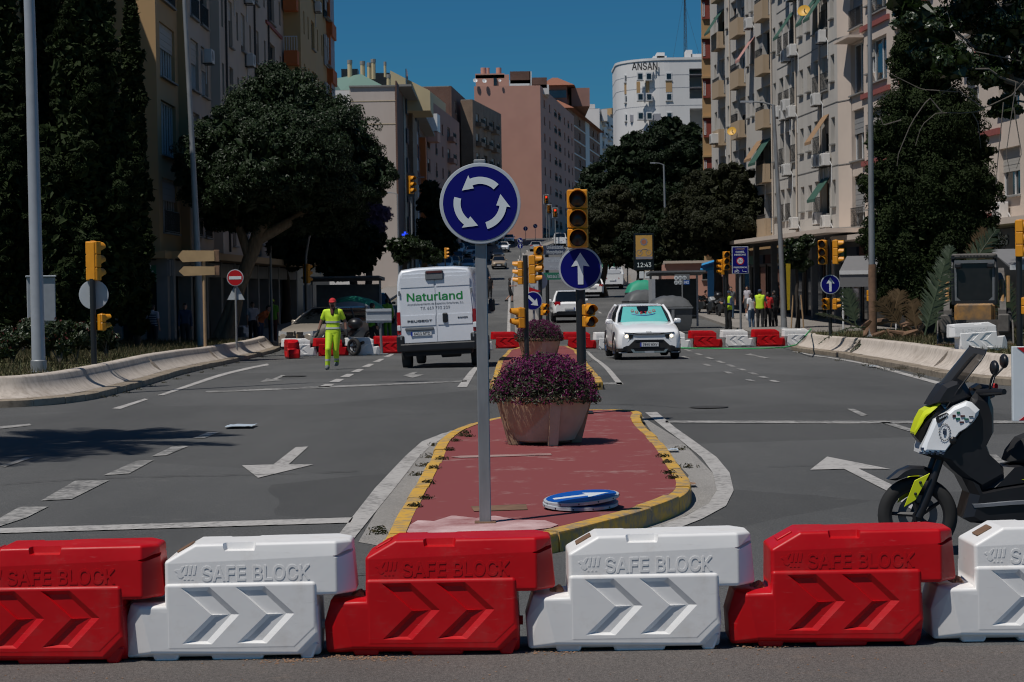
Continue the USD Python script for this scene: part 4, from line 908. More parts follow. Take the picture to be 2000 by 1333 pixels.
# ---------------------------------------------------------------- left: cypresses, ficus, bushes
def cypress(label, px, d, w_px, top_px, seed, n, base=LAWN_Z, bot_px=640, r_pow=.55, group=None, leaf='leaf_cypress', name='cypress_tree', k2=1.0, L=.13, Wd=.055):
    p = W(px, 640, d); p[2] = float(gz(d)) + base; t = thing(name, label, 'tree', p, 0, group); rg = np.random.default_rng(seed)
    H = W(px, top_px, d)[2] - p[2]; R = w_px / FPX * d / 2
    b = MB(); b.tube([(0, 0, 0), (0, 0, H * .5), (0, 0, H * .9)], [R * .16, R * .1, .03], 8); b.build('trunk', 'bark_dark', t, smooth=50)
    m = int(34 * H / 10 * R / 1.3); B = []
    for i in range(m):
        z = (i + rg.uniform(.2, .8)) / m * .97; a = i * 2.4 + rg.uniform(-.4, .4); q = R * min((z / .10) ** .5, ((1 - z) / .62) ** r_pow, 1.0); rl = (.20 + .26 * rg.uniform()) * (.5 + .5 * q / R) * (R / 1.3) ** .6; B.append((np.array([max(q - rl * .8, 0) * math.cos(a), max(q - rl * .8, 0) * math.sin(a), .4 + z * (H - .4)]), rl, (1, 1, rg.uniform(1.7, 2.6))))
    v0, f0 = crown(B, n, L, Wd, seed, .34, 9, -.9, .05)
    n = n * 2; zz = rg.uniform(.01, .97, n // 9); a = rg.uniform(0, 6.283, n // 9); q = R * np.clip(np.minimum((zz / .10) ** .5, ((1 - zz) / .62) ** r_pow), .05, 1) * rg.uniform(.2, .68, n // 9)
    v, f = v0, f0; w, g = leaf_quads(np.c_[q * np.cos(a), q * np.sin(a), .3 + zz * (H - .3)], rg.normal(size=(n // 9, 3)), .30, .20, rg, .1)
    MB().add(np.vstack([v, w]), np.vstack([f, g + len(v)])).build('crown', leaf, t)
    return t
cypress('dark columnar cypress at the left picture edge', 8, 62, 180, -160, 21, 40000)
cypress('broad dark cypress right of the thick lamp post, tallest of the left group', 180, 60, 205, -170, 22, 64000)
cypress('slim dark cypress touching the ochre building wall', 268, 65, 82, -26, 23, 20000, r_pow=.45)
cypress('dark cypress standing behind the thick lamp post', 100, 69, 210, -150, 24, 34000)
cypress('dark cypress beyond the left picture edge that shades the ochre wall', -190, 62, 190, -220, 25, 16000)
cypress('dark cypress outside the left picture edge near the junction', -300, 66, 230, -260, 26, 16000)
# the big ficus
d = 77.; p = W(437, 668, d); p[2] = float(gz(d)) + .25
def bl(px, py, dd, rpx, sc=(1, 1, 1)):
    q = W(px, py, dd) - p; return (q, rpx / FPX * dd, sc)
t = thing('ficus_tree', 'huge rounded dark ficus tree with a leaning forked trunk on the left', 'tree', p)
blobs = [bl(545, 235, 78, 120, (1, 1, .95)), bl(455, 300, 76, 112), bl(640, 290, 78, 110), bl(560, 310, 73.5, 130, (1.05, 1, .85)), bl(420, 350, 76, 85), bl(700, 350, 78, 78, (1.05, 1, .8)), bl(545, 175, 79, 60, (1.3, 1, .9)), bl(500, 360, 74, 95, (1.1, 1, .7)), bl(620, 365, 75, 100, (1.1, 1, .6)), bl(385, 330, 77, 52), bl(735, 330, 79, 48, (1, 1, .7)), bl(520, 330, 81, 140), bl(640, 330, 82, 120), bl(480, 420, 78, 80, (1.2, 1, .6)), bl(600, 420, 79, 90, (1.2, 1, .6)), bl(560, 400, 82, 110, (1.3, 1, .7))]
MB().add(*crown(blobs, 150000, .135, .07, 31, .17, 60, -.8)).build('crown', 'leaf_ficus', t)
rg = np.random.default_rng(8); b = MB(); k = d / FPX
TP = lambda px, py, dd=0: W(px, py, d + dd) - p
for q, r in (([(428, 662, 0), (442, 620, 0), (462, 570, 0), (480, 520, 0), (498, 470, .2), (520, 420, .5), (530, 380, .6)], [.34, .27, .26, .27, .28, .25, .15]), ([(440, 664, -.2), (452, 630, -.25), (458, 600, -.2), (466, 565, -.1)], [.30, .24, .22, .2]),
             ([(497, 470, .2), (535, 450, .4), (570, 430, .6), (610, 400, 1.0)], [.25, .22, .18, .1]), ([(486, 510, 0), (470, 460, .2), (455, 420, .4)], [.22, .16, .1]), ([(520, 425, .5), (500, 380, .4)], [.18, .1])):
    pts = np.array([TP(*x) for x in q]); b.tube(pts, r, 12)
v = np.vstack(b.v); v += (meshkit.fbm(v * 2.2, 3, 4) * .10)[:, None] * np.array([1, 1, .2]); b.v = [v]; b.f = [np.vstack(b.f)]
b.build('trunk', 'bark', t, smooth=60)
# rose bushes, grass and litter on the left lawn
def bush(label, px, py, h, w, hh, seed, n=2600, leaf='leaf_bush', fl='petal_rose', nf=260, name='rose_bush', cat='shrub', group=None, d=None):
    p = G(px, py, h) if d is None else np.array([*W(px, py, d)[:2], float(gz(d)) + h]); t = thing(name, label, cat, p, 0, group); rg = np.random.default_rng(seed)
    C = [(np.array([rg.uniform(-.5, .5) * w, rg.uniform(-.3, .3) * w, hh * rg.uniform(.35, .8)]), w * rg.uniform(.18, .30), (1, 1, hh / w * 1.1)) for _ in range(7)]
    MB().add(*crown(C, n, .085, .05, seed, .42, 9, -.9)).build('foliage', leaf, t)
    if nf:
        q = np.vstack([shell(c, r * 1.02, max(2, nf // 21), rg, sc, -.2, .9)[0] for c, r, sc in C]); q = np.repeat(q, 3, 0) + rg.normal(0, .02, (len(q) * 3, 3)); MB().add(*leaf_quads(q, rg.normal(size=(len(q), 3)), .05, .04, rg)).build('blossom', fl, t)
    b = MB(); limbs(b, np.array([0, 0, 0.]), [c for c, r, s in C], .015, rg); b.build('stem', 'twig', t)
for k, (px, py, w, hh, lb) in enumerate(((25, 708, 1.1, .75, 'rose bush at the left picture edge with reddish blooms'), (118, 712, .9, .85, 'rose bush just right of the thick lamp post'), (150, 706, .8, .75, 'rose bush between the lamp post and the yellow signal'), (208, 700, .8, .85, 'rose bush right of the black signal pole'), (45, 690, .9, .9, 'taller rose bush behind the thick lamp post'))):
    bush(lb, px, py, LAWN_Z, w, hh, 60 + k)
def grass(P, n, label_name, h, seed, mats=('grass_blade', 'grass_dry'), ymin=None, hmul=1.0):
    rg = np.random.default_rng(seed); b = P.bounds; Q = []
    import shapely
    while sum(map(len, Q)) < n:
        q = np.c_[rg.uniform(b[0], b[2], 20000), b[1] + (b[3] - b[1]) * rg.uniform(0, 1, 20000) ** 1.3]; q = q[shapely.contains_xy(P, q[:, 0], q[:, 1])]
        nz = meshkit.fbm(np.c_[q * .5, np.zeros(len(q))], 3, seed); q = q[nz > rg.uniform(-.5, .45, len(q))]; Q.append(q)
    q = np.vstack(Q)[:n]; half = rg.uniform(0, 1, n) < .55
    for sel, m in ((half, mats[0]), (~half, mats[1])):
        s = q[sel]; k = len(s); z = gz(s[:, 1]) + h; a = rg.uniform(0, 6.28, k); hh = rg.uniform(.05, .17, k) * hmul; w = .009
        dx, dy = np.cos(a) * w, np.sin(a) * w; lx, ly = rg.normal(0, .05, k), rg.normal(0, .05, k)
        v = np.stack([np.c_[s[:, 0] - dx, s[:, 1] - dy, z], np.c_[s[:, 0] + dx, s[:, 1] + dy, z], np.c_[s[:, 0] + lx, s[:, 1] + ly, z + hh]], 1).reshape(-1, 3)
        MB().add(v, np.arange(3 * k).reshape(-1, 3)).build(label_name, m, kind='stuff')
grass(LAWN_L.intersection(sbox(-18, 33, 5, 76)), 30000, 'grass', LAWN_Z, 41)
grass(LAWN_R.intersection(sbox(4, 36, 20, 74)), 24000, 'grass', LAWN_Z, 42)
# weeds in the joints of the kerbs and along the wall's foot
rg = np.random.default_rng(77); P, N = [], []
def weed(px, py, h, s, n=40):
    q = G(px, py, h); D = rg.normal(size=(n, 3)); D[:, 2] = abs(D[:, 2]) * 1.2; D /= np.linalg.norm(D, axis=1, keepdims=True); P.append(q + D * s * rg.uniform(.2, 1, (n, 1)) * [1.3, .9, .55]); N.append(D)
for x, y in ((900, 852), (885, 862), (872, 880), (862, 898), (850, 916), (838, 945), (823, 975), (812, 990), (1308, 925), (1300, 905), (1292, 893), (1315, 935), (910, 846), (920, 853)): weed(x + rg.normal(0, 3), y, .15, .065, 55)
for x, y in ((852, 872), (838, 895), (828, 912), (815, 930), (745, 1045), (740, 1040), (1345, 915), (1330, 880)): weed(x, y, 0, .10, 50)
for x in np.arange(200, 540, 24): weed(x, np.interp(x, [215, 300, 420, 500, 540], [778, 754, 721, 701, 692]), 0, .10, 30)
for x, y in ((1690, 715), (1760, 722), (1765, 722), (1700, 716), (1720, 722), (1790, 735), (1800, 738), (1640, 705), (1560, 690), (1880, 748), (1850, 745), (1740, 725)): weed(x, y, .08, .16, 45)
P = np.vstack(P); N = np.vstack(N); h_ = len(P) // 2; ix = rg.permutation(len(P)); MB().add(*leaf_quads(P[ix[:h_]], N[ix[:h_]], .05, .010, rg, .9)).build('weeds', 'grass_blade', kind='stuff'); MB().add(*leaf_quads(P[ix[h_:]], N[ix[h_:]], .05, .010, rg, .9)).build('weeds', 'grass_dry', kind='stuff')
# ================================================================ buildings
mat('render_cream', (.50, .43, .36), .9, var=.06, scale=.5, dirt=(.36, .30, .25), dscale=.35, damt=.4, dstretch=(1, 1, .25), bump=.15, bscale=12)
mat('render_grey', (.46, .435, .40), .9, var=.06, scale=.5, dirt=(.30, .28, .26), dscale=.4, damt=.45, dstretch=(1.2, 1.2, .2), bump=.15, bscale=12)
mat('render_pierpink', (.56, .47, .40), .9, var=.05, scale=.6, dirt=(.45, .38, .32), dscale=.4, damt=.4, bump=.25, bscale=9)
mat('render_ochre', (.42, .27, .13), .9, var=.08, scale=.5, dirt=(.28, .18, .10), dscale=.5, damt=.4)
mat('render_tan', (.38, .285, .19), .9, var=.07, scale=.5, dirt=(.26, .20, .14), dscale=.5, damt=.4)
mat('render_beige', (.44, .36, .29), .9, var=.06, scale=.5, dirt=(.30, .25, .21), dscale=.45, damt=.4, dstretch=(1, 1, .3))
mat('render_yellow', (.46, .32, .15), .9, var=.06, scale=.5, dirt=(.32, .22, .12), dscale=.5, damt=.35)
mat('render_orange', (.48, .13, .035), .85, var=.06)
mat('render_blank', (.50, .44, .40), .9, var=.05, scale=.3, dirt=(.36, .30, .27), dscale=.25, damt=.6, dstretch=(1, 1, .18))
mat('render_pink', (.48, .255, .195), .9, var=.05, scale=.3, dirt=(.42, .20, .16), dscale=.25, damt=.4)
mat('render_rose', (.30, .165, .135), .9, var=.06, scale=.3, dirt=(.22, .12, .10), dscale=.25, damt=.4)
mat('render_white', (.64, .63, .62), .9, var=.03, scale=.4, dirt=(.48, .46, .45), dscale=.3, damt=.35, dstretch=(1, 1, .2))
mat('render_paleyellow', (.50, .41, .25), .9, var=.05, scale=.4, dirt=(.38, .31, .2), dscale=.4, damt=.4)
mat('panel_red', (.23, .045, .03), .8, var=.1)
mat('panel_grey', (.30, .30, .33), .8, var=.05)
mat('trim_red', (.26, .07, .06), .8, var=.1)
mat('stone_grey', (.22, .215, .205), .8, var=.12, scale=2)
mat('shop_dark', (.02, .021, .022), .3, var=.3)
mat('metal_roof_green', (.13, .21, .17), .6, var=.1, stretch=(6, 6, 1), scale=3)
mat('tile_roof', (.24, .095, .055), .85, var=.2, scale=4, bump=.5, bscale=8)
mat('frame_white', (.60, .60, .60), .5, var=.04)
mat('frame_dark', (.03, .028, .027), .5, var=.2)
mat('frame_bronze', (.10, .06, .04), .5, var=.2)
mat('shutter_beige', (.36, .34, .31), .7, var=.08, scale=60, stretch=(.05, .05, 1))
mat('shutter_grey', (.26, .26, .26), .7, var=.08, scale=60, stretch=(.05, .05, 1))
mat('shutter_green', (.03, .08, .065), .7, var=.1)
mat('ac_white', (.58, .57, .55), .6, var=.05, dirt=(.3, .27, .24), dscale=3, damt=.3)
mat('dish_yellow', (.55, .30, .02), .5, var=.05)
mat('pane', (.012, .016, .020), .05, var=.4, spec=.7, scale=.6)
mat('pane_sky', (.05, .08, .11), .08, var=.4, spec=.8, scale=.6)
mat('curtain', (.22, .21, .20), .8, var=.2, scale=3)
def brickmat(name, c1, c2, mortar, s=1.0):
    M[name] = usdkit.material(stage, '/World/Looks/' + name, {
        'g': ('geometry', {}), 'sx': ('separate_xyz', {}), 'ad': ('math', {'math_type': 'add'}), 'cb': ('combine_xyz', {}),
        'b': ('brick_texture', {'color1': c1, 'color2': c2, 'mortar': mortar, 'scale': s, 'mortar_size': .012, 'brick_width': .26, 'row_height': .085}),
        'n': ('noise_texture', {'scale': .5, 'detail': 5.0}), 'mr': ('map_range', {'from_min': .3, 'from_max': .7, 'to_min': .75, 'to_max': 1.15}), 'h': ('hsv', {}), 'p': ('principled_bsdf', {'roughness': .9})},
        [('g.position', 'sx.vector'), ('sx.x', 'ad.value1'), ('sx.y', 'ad.value2'), ('ad.value', 'cb.x'), ('sx.z', 'cb.y'), ('cb.vector', 'b.vector'), ('g.position', 'n.vector'), ('n.fac', 'mr.value'), ('mr.result', 'h.value'), ('b.color', 'h.color'), ('h.color', 'p.base_color')], surface='p.BSDF')
brickmat('brick_red', (.20, .075, .045), (.25, .10, .06), (.26, .20, .16)); brickmat('brick_brown', (.17, .105, .07), (.21, .13, .085), (.22, .18, .14)); brickmat('brick_dark', (.11, .045, .032), (.14, .06, .04), (.14, .10, .08))
rb = np.random.default_rng(2024)
class Face:
    """a wall seen from outside: a = first foot point, b = last foot point (left to right as seen), outward normal to the viewer's side"""
    def __init__(s, a, b, z0=0.0):
        s.a, s.b = np.array(a, float), np.array(b, float); d = s.b - s.a; s.L = np.linalg.norm(d); s.u = d / s.L; s.n = np.array([s.u[1], -s.u[0]]); s.z0 = z0
        s.M = np.array([[s.u[0], -s.n[0], 0], [s.u[1], -s.n[1], 0], [0, 0, 1.0]])     # local (along, inward, up) -> world
    def t_px(s, px):                            # distance along the wall at which it is seen at column px (roughly, at eye height)
        k = (px - 1000) / FPX; return (k * s.a[1] - s.a[0]) / (s.u[0] - k * s.u[1])
    def put(s, b, name, m, parent, **k):
        if not b.v: return None
        v = np.vstack(b.v) @ s.M.T + [s.a[0], s.a[1], s.z0]
        return MB().add(v, np.vstack(b.f)).build(name, m, parent, **k)
def wall_with_holes(face, holes, H, parent, m, name='wall', t0=0.0, t1=None, zb=0.0, depth=.32):
    P = sbox(t0, zb, face.L if t1 is None else t1, H)
    if holes: P = P.difference(unary_union([sbox(*h) for h in holes]))
    b = MB(); b.front(P, 0.0, depth); return face.put(b, name, m, parent)
def window(face, parent, t, z, w, h, frame='frame_white', mull=1, shutter=None, sh=.0, rail=False, sill=True, deep=.16, pane='pane', curtain=0.0, sill_m=None):
    """window in a hole (t, z, w, h): frame (> pane, mullions) set back, roller shutter, sill, railing"""
    x0, x1, z0, z1 = t - w / 2, t + w / 2, z, z + h; f = .05; b = MB()
    for q in (sbox(x0, z0, x1, z0 + f), sbox(x0, z1 - f, x1, z1), sbox(x0, z0 + f, x0 + f, z1 - f), sbox(x1 - f, z0 + f, x1, z1 - f)): b.front(q, deep, deep + .05)
    for i in range(mull): 
        xm = x0 + w * (i + 1) / (mull + 1); b.front(sbox(xm - .025, z0 + f, xm + .025, z1 - f), deep - .004, deep + .046)
    o = face.put(b, 'window', frame, parent)
    b = MB(); b.front(sbox(x0 + .01, z0 + .01, x1 - .01, z1 - .01), deep + .055, deep + .075); face.put(b, 'pane', pane, o)
    if curtain:
        b = MB(); b.front(sbox(x0 + f, z0 + f + (h - 2 * f) * (1 - curtain), x1 - f, z1 - f), deep + .030, deep + .05); face.put(b, 'curtain', 'curtain', o)
    if shutter and sh > 0:
        b = MB(); zz = z1; k = max(1, int(h * sh / .12))
        for i in range(k): b.front(sbox(x0 + .005, zz - .115, x1 - .005, zz), deep - .05 + .008 * (i % 2), deep - .015); zz -= .12
        face.put(b, 'shutter', shutter, o)
    if sill:
        b = MB(); b.box((t, -.03, z0 - .03), (w + .12, .20, .06)); face.put(b, 'sill', sill_m or 'stone_grey', o)
    if rail:
        b = MB(); zt = z0 + min(.85, h * .55)
        b.box((t, -.07, zt), (w + .06, .03, .03)); b.box((t, -.07, z0 + .06), (w + .06, .03, .03))
        for x in np.arange(x0, x1 + .01, .13): b.box((x, -.07, (z0 + zt) / 2), (.018, .018, zt - z0))
        face.put(b, 'railing', 'frame_dark', o)
    return o
def ac_unit(face, parent, t, z, out=.42):
    b = MB(); b.cham((t, -out / 2 - .04, z), (.84, out - .08, .58), .02); o = face.put(b, 'air_conditioner', 'ac_white', parent)
    b = MB(); P = np.array([[1.0, 0, 0], [0, 0, -1], [0, 1, 0]]); b.lathe([(.22, 0), (.22, .006), (0, .006)], 20, (t - .12, -out - .0, z), P); face.put(b, 'fan_grille', 'stone_grey', o)
    b = MB(); [b.box((t + x, -out / 2, z - .32), (.04, out, .04)) for x in (-.3, .3)]; b.box((t, -.05, z - .32), (.64, .04, .04)); face.put(b, 'bracket', 'frame_dark', o)
    b = MB(); b.tube([(t + .44, -.1, z - .1), (t + .5, -.03, z - .3), (t + .5, -.03, z - 1.1)], .025, 6); face.put(b, 'hose', 'frame_white', o)
def awning(face, parent, t, z, w, drop, out, m):
    b = MB(); p = [(0.02, z), (-out, z - drop), (-out, z - drop - .14), (-out + .02, z - drop - .14), (-out + .02, z - drop + .015), (.0, z + .03)]
    v = [(x, y, zz) for x in (t - w / 2, t + w / 2) for y, zz in p]; n = len(p); b.add(v, [[i, (i + 1) % n, n + (i + 1) % n, n + i] for i in range(n)])
    face.put(b, 'awning', m, parent)
def balcony(face, parent, t, z, w, out, parapet, m, rail=True):
    b = MB(); b.box((t, -out / 2, z - .06), (w, out, .14)); o = face.put(b, 'balcony', m, parent)
    b = MB(); b.box((t, -out + .05, z + parapet / 2), (w, .09, parapet)); b.box((t - w / 2 + .05, -out / 2 - .0, z + parapet / 2), (.09, out - .2, parapet)); b.box((t + w / 2 - .05, -out / 2, z + parapet / 2), (.09, out - .2, parapet)); face.put(b, 'parapet', m, o)
    if rail:
        b = MB(); b.box((t, -out + .05, z + 1.05), (w, .04, .04))
        for x in np.arange(t - w / 2 + .05, t + w / 2, .14): b.box((x, -out + .05, z + (parapet + 1.05) / 2), (.02, .02, 1.05 - parapet))
        face.put(b, 'railing', 'frame_dark', o)
def dish(parent, c, r, az, m='dish_yellow', txt=False):
    P = trimesh.geometry.align_vectors([0, 0, 1], [math.cos(az) * .9, math.sin(az) * .9, .43])[:3, :3]
    b = MB(); b.lathe([(0, .0), (r * .5, r * .05), (r * .85, r * .16), (r, r * .24), (r * .98, r * .26), (r * .5, r * .09), (0, .03)], 24, c, P); o = b.build('satellite_dish', m, parent, smooth=50)
    b = MB(); b.tube([np.array(c) - [0, 0, r * .9], np.array(c), np.array(c) + P @ [0, -r * .3, r * .8]], .025, 6); b.build('dish_arm', 'frame_dark', o)
def box_building(parent, pts, z0, H, m, roof='stone_grey', name='core', wallname='rear_wall'):
    """plain closed volume behind the detailed faces"""
    b = MB(); b.prism(Polygon(pts), H - z0, None, None, z0); b.build(wallname, m, parent)
    b = MB(); b.prism(Polygon(pts).buffer(-.05), .12, None, None, H); b.build('roof', roof, parent)

# ---------------------------------------------------------------- the long grey apartment block on the right
bA = thing('apartment_block', 'long grey apartment block on the right with yellow satellite dishes and air conditioners', 'building')
fA = Face((12.73, 125.7), (15.3, 93)); ZG, FL, NF = 4.5, 2.93, 7
# columns: (picture column, width, kind)
cols = [(1404, .8, 'N'), (1417, 1.9, 'B'), (1429, .75, 'N'), (1441, 1.7, 'W'), (1455, 2.2, 'B'), (1468, .6, 'N'), (1477, .6, 'N'), (1490, 1.7, 'W'), (1504, 1.9, 'B'), (1519, .7, 'N'), (1532, 1.0, 'W'), (1544, 1.05, 'W'), (1556, 1.1, 'W'), (1571, .8, 'N'), (1586, .8, 'N'), (1601, 1.3, 'W'), (1617, 1.35, 'W'), (1632, .75, 'N')]
holes, jobs = [], []
for i in range(NF):
    zf = ZG + i * FL
    for px, w, k in cols:
        t = fA.t_px(px)
        if k == 'N': hl = (t, zf + 1.05, w, 1.25)
        elif k == 'W': hl = (t, zf + .75, w, 1.65)
        else: hl = (t, zf + .25, w, 2.15)
        holes.append((hl[0] - hl[2] / 2, hl[1], hl[0] + hl[2] / 2, hl[1] + hl[3])); jobs.append((k, i, px, hl))
HT = ZG + NF * FL + 1.0
wall_with_holes(fA, holes, HT, bA, 'render_grey', 'street_wall', zb=ZG - .1)
for k, i, px, (t, z, w, h) in jobs:
    u = rb.uniform()
    if k == 'N': window(fA, bA, t, z, w, h, 'frame_white' if u < .6 else 'frame_dark', 0, 'shutter_beige', .35 if u < .35 else (1.0 if u > .85 else 0), deep=.2)
    elif k == 'W':
        window(fA, bA, t, z, w, h, ('frame_white', 'frame_dark', 'frame_bronze')[int(u * 3)], 1, ('shutter_beige', 'shutter_grey')[i % 2], rb.choice([0, .25, .45, .7]), rail=u < .55, deep=.2, pane='pane' if u < .8 else 'pane_sky')
        if rb.uniform() < .42: ac_unit(fA, bA, t + w * .55 + .25 * rb.uniform(-1, 1), z - .42 + rb.uniform(-.1, .5))
        if rb.uniform() < .04: awning(fA, bA, t, z + h + .05, w + .3, 1.0, .75, str(rb.choice(['awning_green', 'awning_brown', 'awning_teal'])))
    else:
        window(fA, bA, t, z, w, h, 'frame_white' if u < .7 else 'frame_dark', 2, 'shutter_beige', rb.choice([0, .3, .5]), sill=False, deep=.25)
        balcony(fA, bA, t, z - .1, w + .3, .45, .85, 'render_tan', u < .6)
        if rb.uniform() < .2: ac_unit(fA, bA, t + .5, z + .2, .85)
        if rb.uniform() < .06: awning(fA, bA, t, z + h, w, 1.3, .9, 'awning_green')
for px, i, m in ((1602, 3, 'awning_green'), (1618, 3, 'awning_green'), (1556, 3, 'awning_green'), (1618, 1, 'awning_brown'), (1478, 3, 'awning_pink'), (1618, 5, 'awning_teal')):
    awning(fA, bA, fA.t_px(px), ZG + i * FL + 2.5, 1.3, 1.25, .9, m)
for px, i in ((1595, 5), (1575, 4), (1563, 4), (1603, 5), (1620, 3), (1618, 1), (1550, 3), (1520, 5), (1545, 2), (1478, 4)): ac_unit(fA, bA, fA.t_px(px), ZG + i * FL + .35)
b = MB()
for i in range(NF):
    for zz in (.02, 1.5):
        if zz == .02: b.box((fA.L * .80, -.006, ZG + i * FL + zz), (fA.L * .40, .03, .035))
fA.put(b, 'floor_joint', 'stone_grey', bA, kind=None)
for px in (1609, 1562, 1515, 1434):
    b = MB(); b.tube([(fA.t_px(px), -.07, ZG), (fA.t_px(px), -.07, HT)], .045, 8); fA.put(b, 'downpipe', 'render_cream', bA)
for px, py, r in ((1608, 22, .31), (1460, 257, .27)):
    t = fA.t_px(px); c = fA.a + fA.u * t + fA.n * .75; d = c[1]; dish(bA, (c[0], c[1], W(px, py, d)[2]), r, math.radians(-110))
fP = Face((15.3, 93), (15.72, 91.8)); wall_with_holes(fP, [], HT, bA, 'render_pierpink', 'corner_pier', zb=ZG - .1, depth=.4)
for i in range(NF): 
    b = MB(); b.box((fP.L / 2, -.008, ZG + i * FL), (fP.L, .03, .04)); fP.put(b, 'floor_joint', 'stone_grey', bA)
# shop floor: recessed dark fronts, pillars, ragged canopy slab
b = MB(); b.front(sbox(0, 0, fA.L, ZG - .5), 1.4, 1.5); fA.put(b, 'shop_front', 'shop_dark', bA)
for t in np.arange(1.5, fA.L, 4.8): b = MB(); b.box((t, .5, ZG / 2), (.3, .3, ZG)); fA.put(b, 'pillar', 'cloth_grey', bA)
for t in np.arange(.6, fA.L - 1, 2.4):
    b = MB(); b.front(sbox(t, .1, t + 1.9, 3.1).difference(sbox(t + .07, .17, t + 1.83, 3.0)), 1.32, 1.39); o = fA.put(b, 'shop_window', ('frame_white', 'frame_bronze', 'stone_grey')[int(t) % 3], bA); b = MB(); b.front(sbox(t + .08, .2, t + 1.82, 2.95), 1.36, 1.38); fA.put(b, 'pane', 'pane', o); b = MB(); b.box((t + .95, 1.25, 3.4), (1.9, .12, .5)); fA.put(b, 'fascia_panel', ('cloth_darkred', 'bin_green', 'awning_brown', 'cloth_navy', 'stone_grey')[int(t * 3) % 5], bA)
b = MB(); b.box((fA.L / 2 + 3, -.4, ZG - .22), (fA.L + 3, 2.6, .20)); fA.put(b, 'canopy', 'render_pierpink', bA)
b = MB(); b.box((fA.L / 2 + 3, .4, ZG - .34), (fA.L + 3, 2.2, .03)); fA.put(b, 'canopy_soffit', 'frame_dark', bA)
box_building(bA, [(13.08, 125.7), (15.65, 93.1), (16.1, 92.2), (30, 94), (28, 128)], ZG - .12, HT, 'render_cream')
b = MB()
# ---------------------------------------------------------------- beige block with red bands behind the conifer on the right
bB = thing('apartment_block', 'beige apartment block with red bands behind the conifer at the right edge', 'building')
fB = Face((15.74, 91.7), (18.6, 58)); holes, jobs = [], []
for i in range(6):
    zf = 4.3 + i * 3.0
    for px, w, h, z in ((1680, 2.2, 2.3, .2), (1703, .7, 1.3, .9), (1722, 2.6, 1.9, .4), (1760, 1.2, 1.5, .8), (1800, 2.0, 1.9, .4), (1850, 1.0, 1.4, .8), (1905, 1.4, 1.5, .8), (1975, 2.2, 1.7, .6), (2040, 1.6, 1.6, .6)):
        t = fB.t_px(px); holes.append((t - w / 2, zf + z, t + w / 2, zf + z + h)); jobs.append((i, px, t, zf + z, w, h))
wall_with_holes(fB, holes, 24, bB, 'render_pierpink', 'street_wall', zb=4.0)
for i, px, t, z, w, h in jobs:
    window(fB, bB, t, z, w, h, 'frame_white', 1, 'shutter_grey' if px < 1690 else 'shutter_beige', (.75, .5, 0, .6, .35, 1.0)[(i + px) % 6], rail=(px + i) % 3 == 0, deep=.2)
    if px in (1975, 1905) and i % 2 == 0: ac_unit(fB, bB, t - .3, z - .5)
for i in range(7):
    for px0, px1 in ((1690, 1745), (1765, 1830), (1880, 1960)):
        b = MB(); t0, t1 = fB.t_px(px0), fB.t_px(px1); b.box(((t0 + t1) / 2, -.05, 4.25 + i * 3.0), (t1 - t0, .12, .22)); fB.put(b, 'red_band', 'trim_red', bB)
for px, i in ((1680, 2), (1680, 3), (1680, 4), (1722, 5)):
    b = MB(); b.box((fB.t_px(px), -.35, 4.3 + i * 3.0 + 2.65), (2.6, .8, .12)); fB.put(b, 'window_hood', 'render_pierpink', bB)
b = MB(); b.front(sbox(0, 0, fB.L, 3.8), .8, .9); fB.put(b, 'shop_front', 'shop_dark', bB)
b = MB(); b.box((fB.L / 2, -.3, 3.95), (fB.L, 1.6, .22)); fB.put(b, 'canopy', 'render_pierpink', bB)
box_building(bB, [(16.1, 91.6), (18.95, 58), (34, 58), (32, 91)], 3.9, 24, 'render_beige')
o = fB; b = MB(); b.front(sbox(o.t_px(1925), 3.0, o.t_px(2060), 3.75), -.25, -.15); sg = o.put(b, 'shop_sign', 'shop_dark', bB)
b = MB(); b.text('Telas', .42, (o.t_px(1970), -.26, 3.2), .02, True, None, 'c', 1.6); o.put(b, 'lettering', 'frame_white', sg)
# shop awnings by the pavement
t = thing('shop_awning', 'grey fabric shop awning behind the pair of traffic lights on the right', 'awning'); A = W(1620, 500, 84); Bp = W(1690, 500, 84)
b = MB(); za, zb_ = W(1650, 500, 84)[2], W(1650, 530, 82)[2]
b.hull([(A[0] + .9, 85, za), (Bp[0] + 1, 85, za), (A[0], 81.5, zb_), (Bp[0] + 1, 81.5, zb_), (A[0], 81.5, zb_ - .05), (Bp[0] + 1, 81.5, zb_ - .05)]); b.build('canopy', 'awning_grey', t)
b = MB(); b.box(((A[0] + Bp[0]) / 2 + .5, 81.48, zb_ - .06), (Bp[0] - A[0] + 1, .06, .16)); b.build('front_rail', 'frame_white', t); b = MB(); b.box(((A[0] + Bp[0]) / 2 + .5, 81.5, zb_ - .40), (Bp[0] - A[0] + 1, .02, .5)); b.build('valance', 'awning_grey', t)
for x in (A[0] + .15, A[0] + 1.2, Bp[0] + .8): b = MB(); b.tube([(x, 81.6, gz(81.6) + .1), (x, 81.6, zb_)], .035, 8); b.build('leg', 'frame_white', t)
t = thing('shop_awning', 'grey awning with a white rail at the right picture edge behind the signal', 'awning')
p1 = W(1955, 520, 56); p2 = W(2080, 520, 56); b = MB(); b.hull([(p1[0], 57.5, p1[2] + .5), (p2[0], 57.5, p1[2] + .5), (p1[0], 55, p1[2]), (p2[0], 55, p1[2]), (p1[0], 55, p1[2] - .06), (p2[0], 55, p1[2] - .06)]); b.build('canopy', 'awning_grey', t); b = MB(); b.box(((p1[0] + p2[0]) / 2, 54.98, p1[2] - .05), (p2[0] - p1[0], .06, .14)); b.build('front_rail', 'frame_white', t)
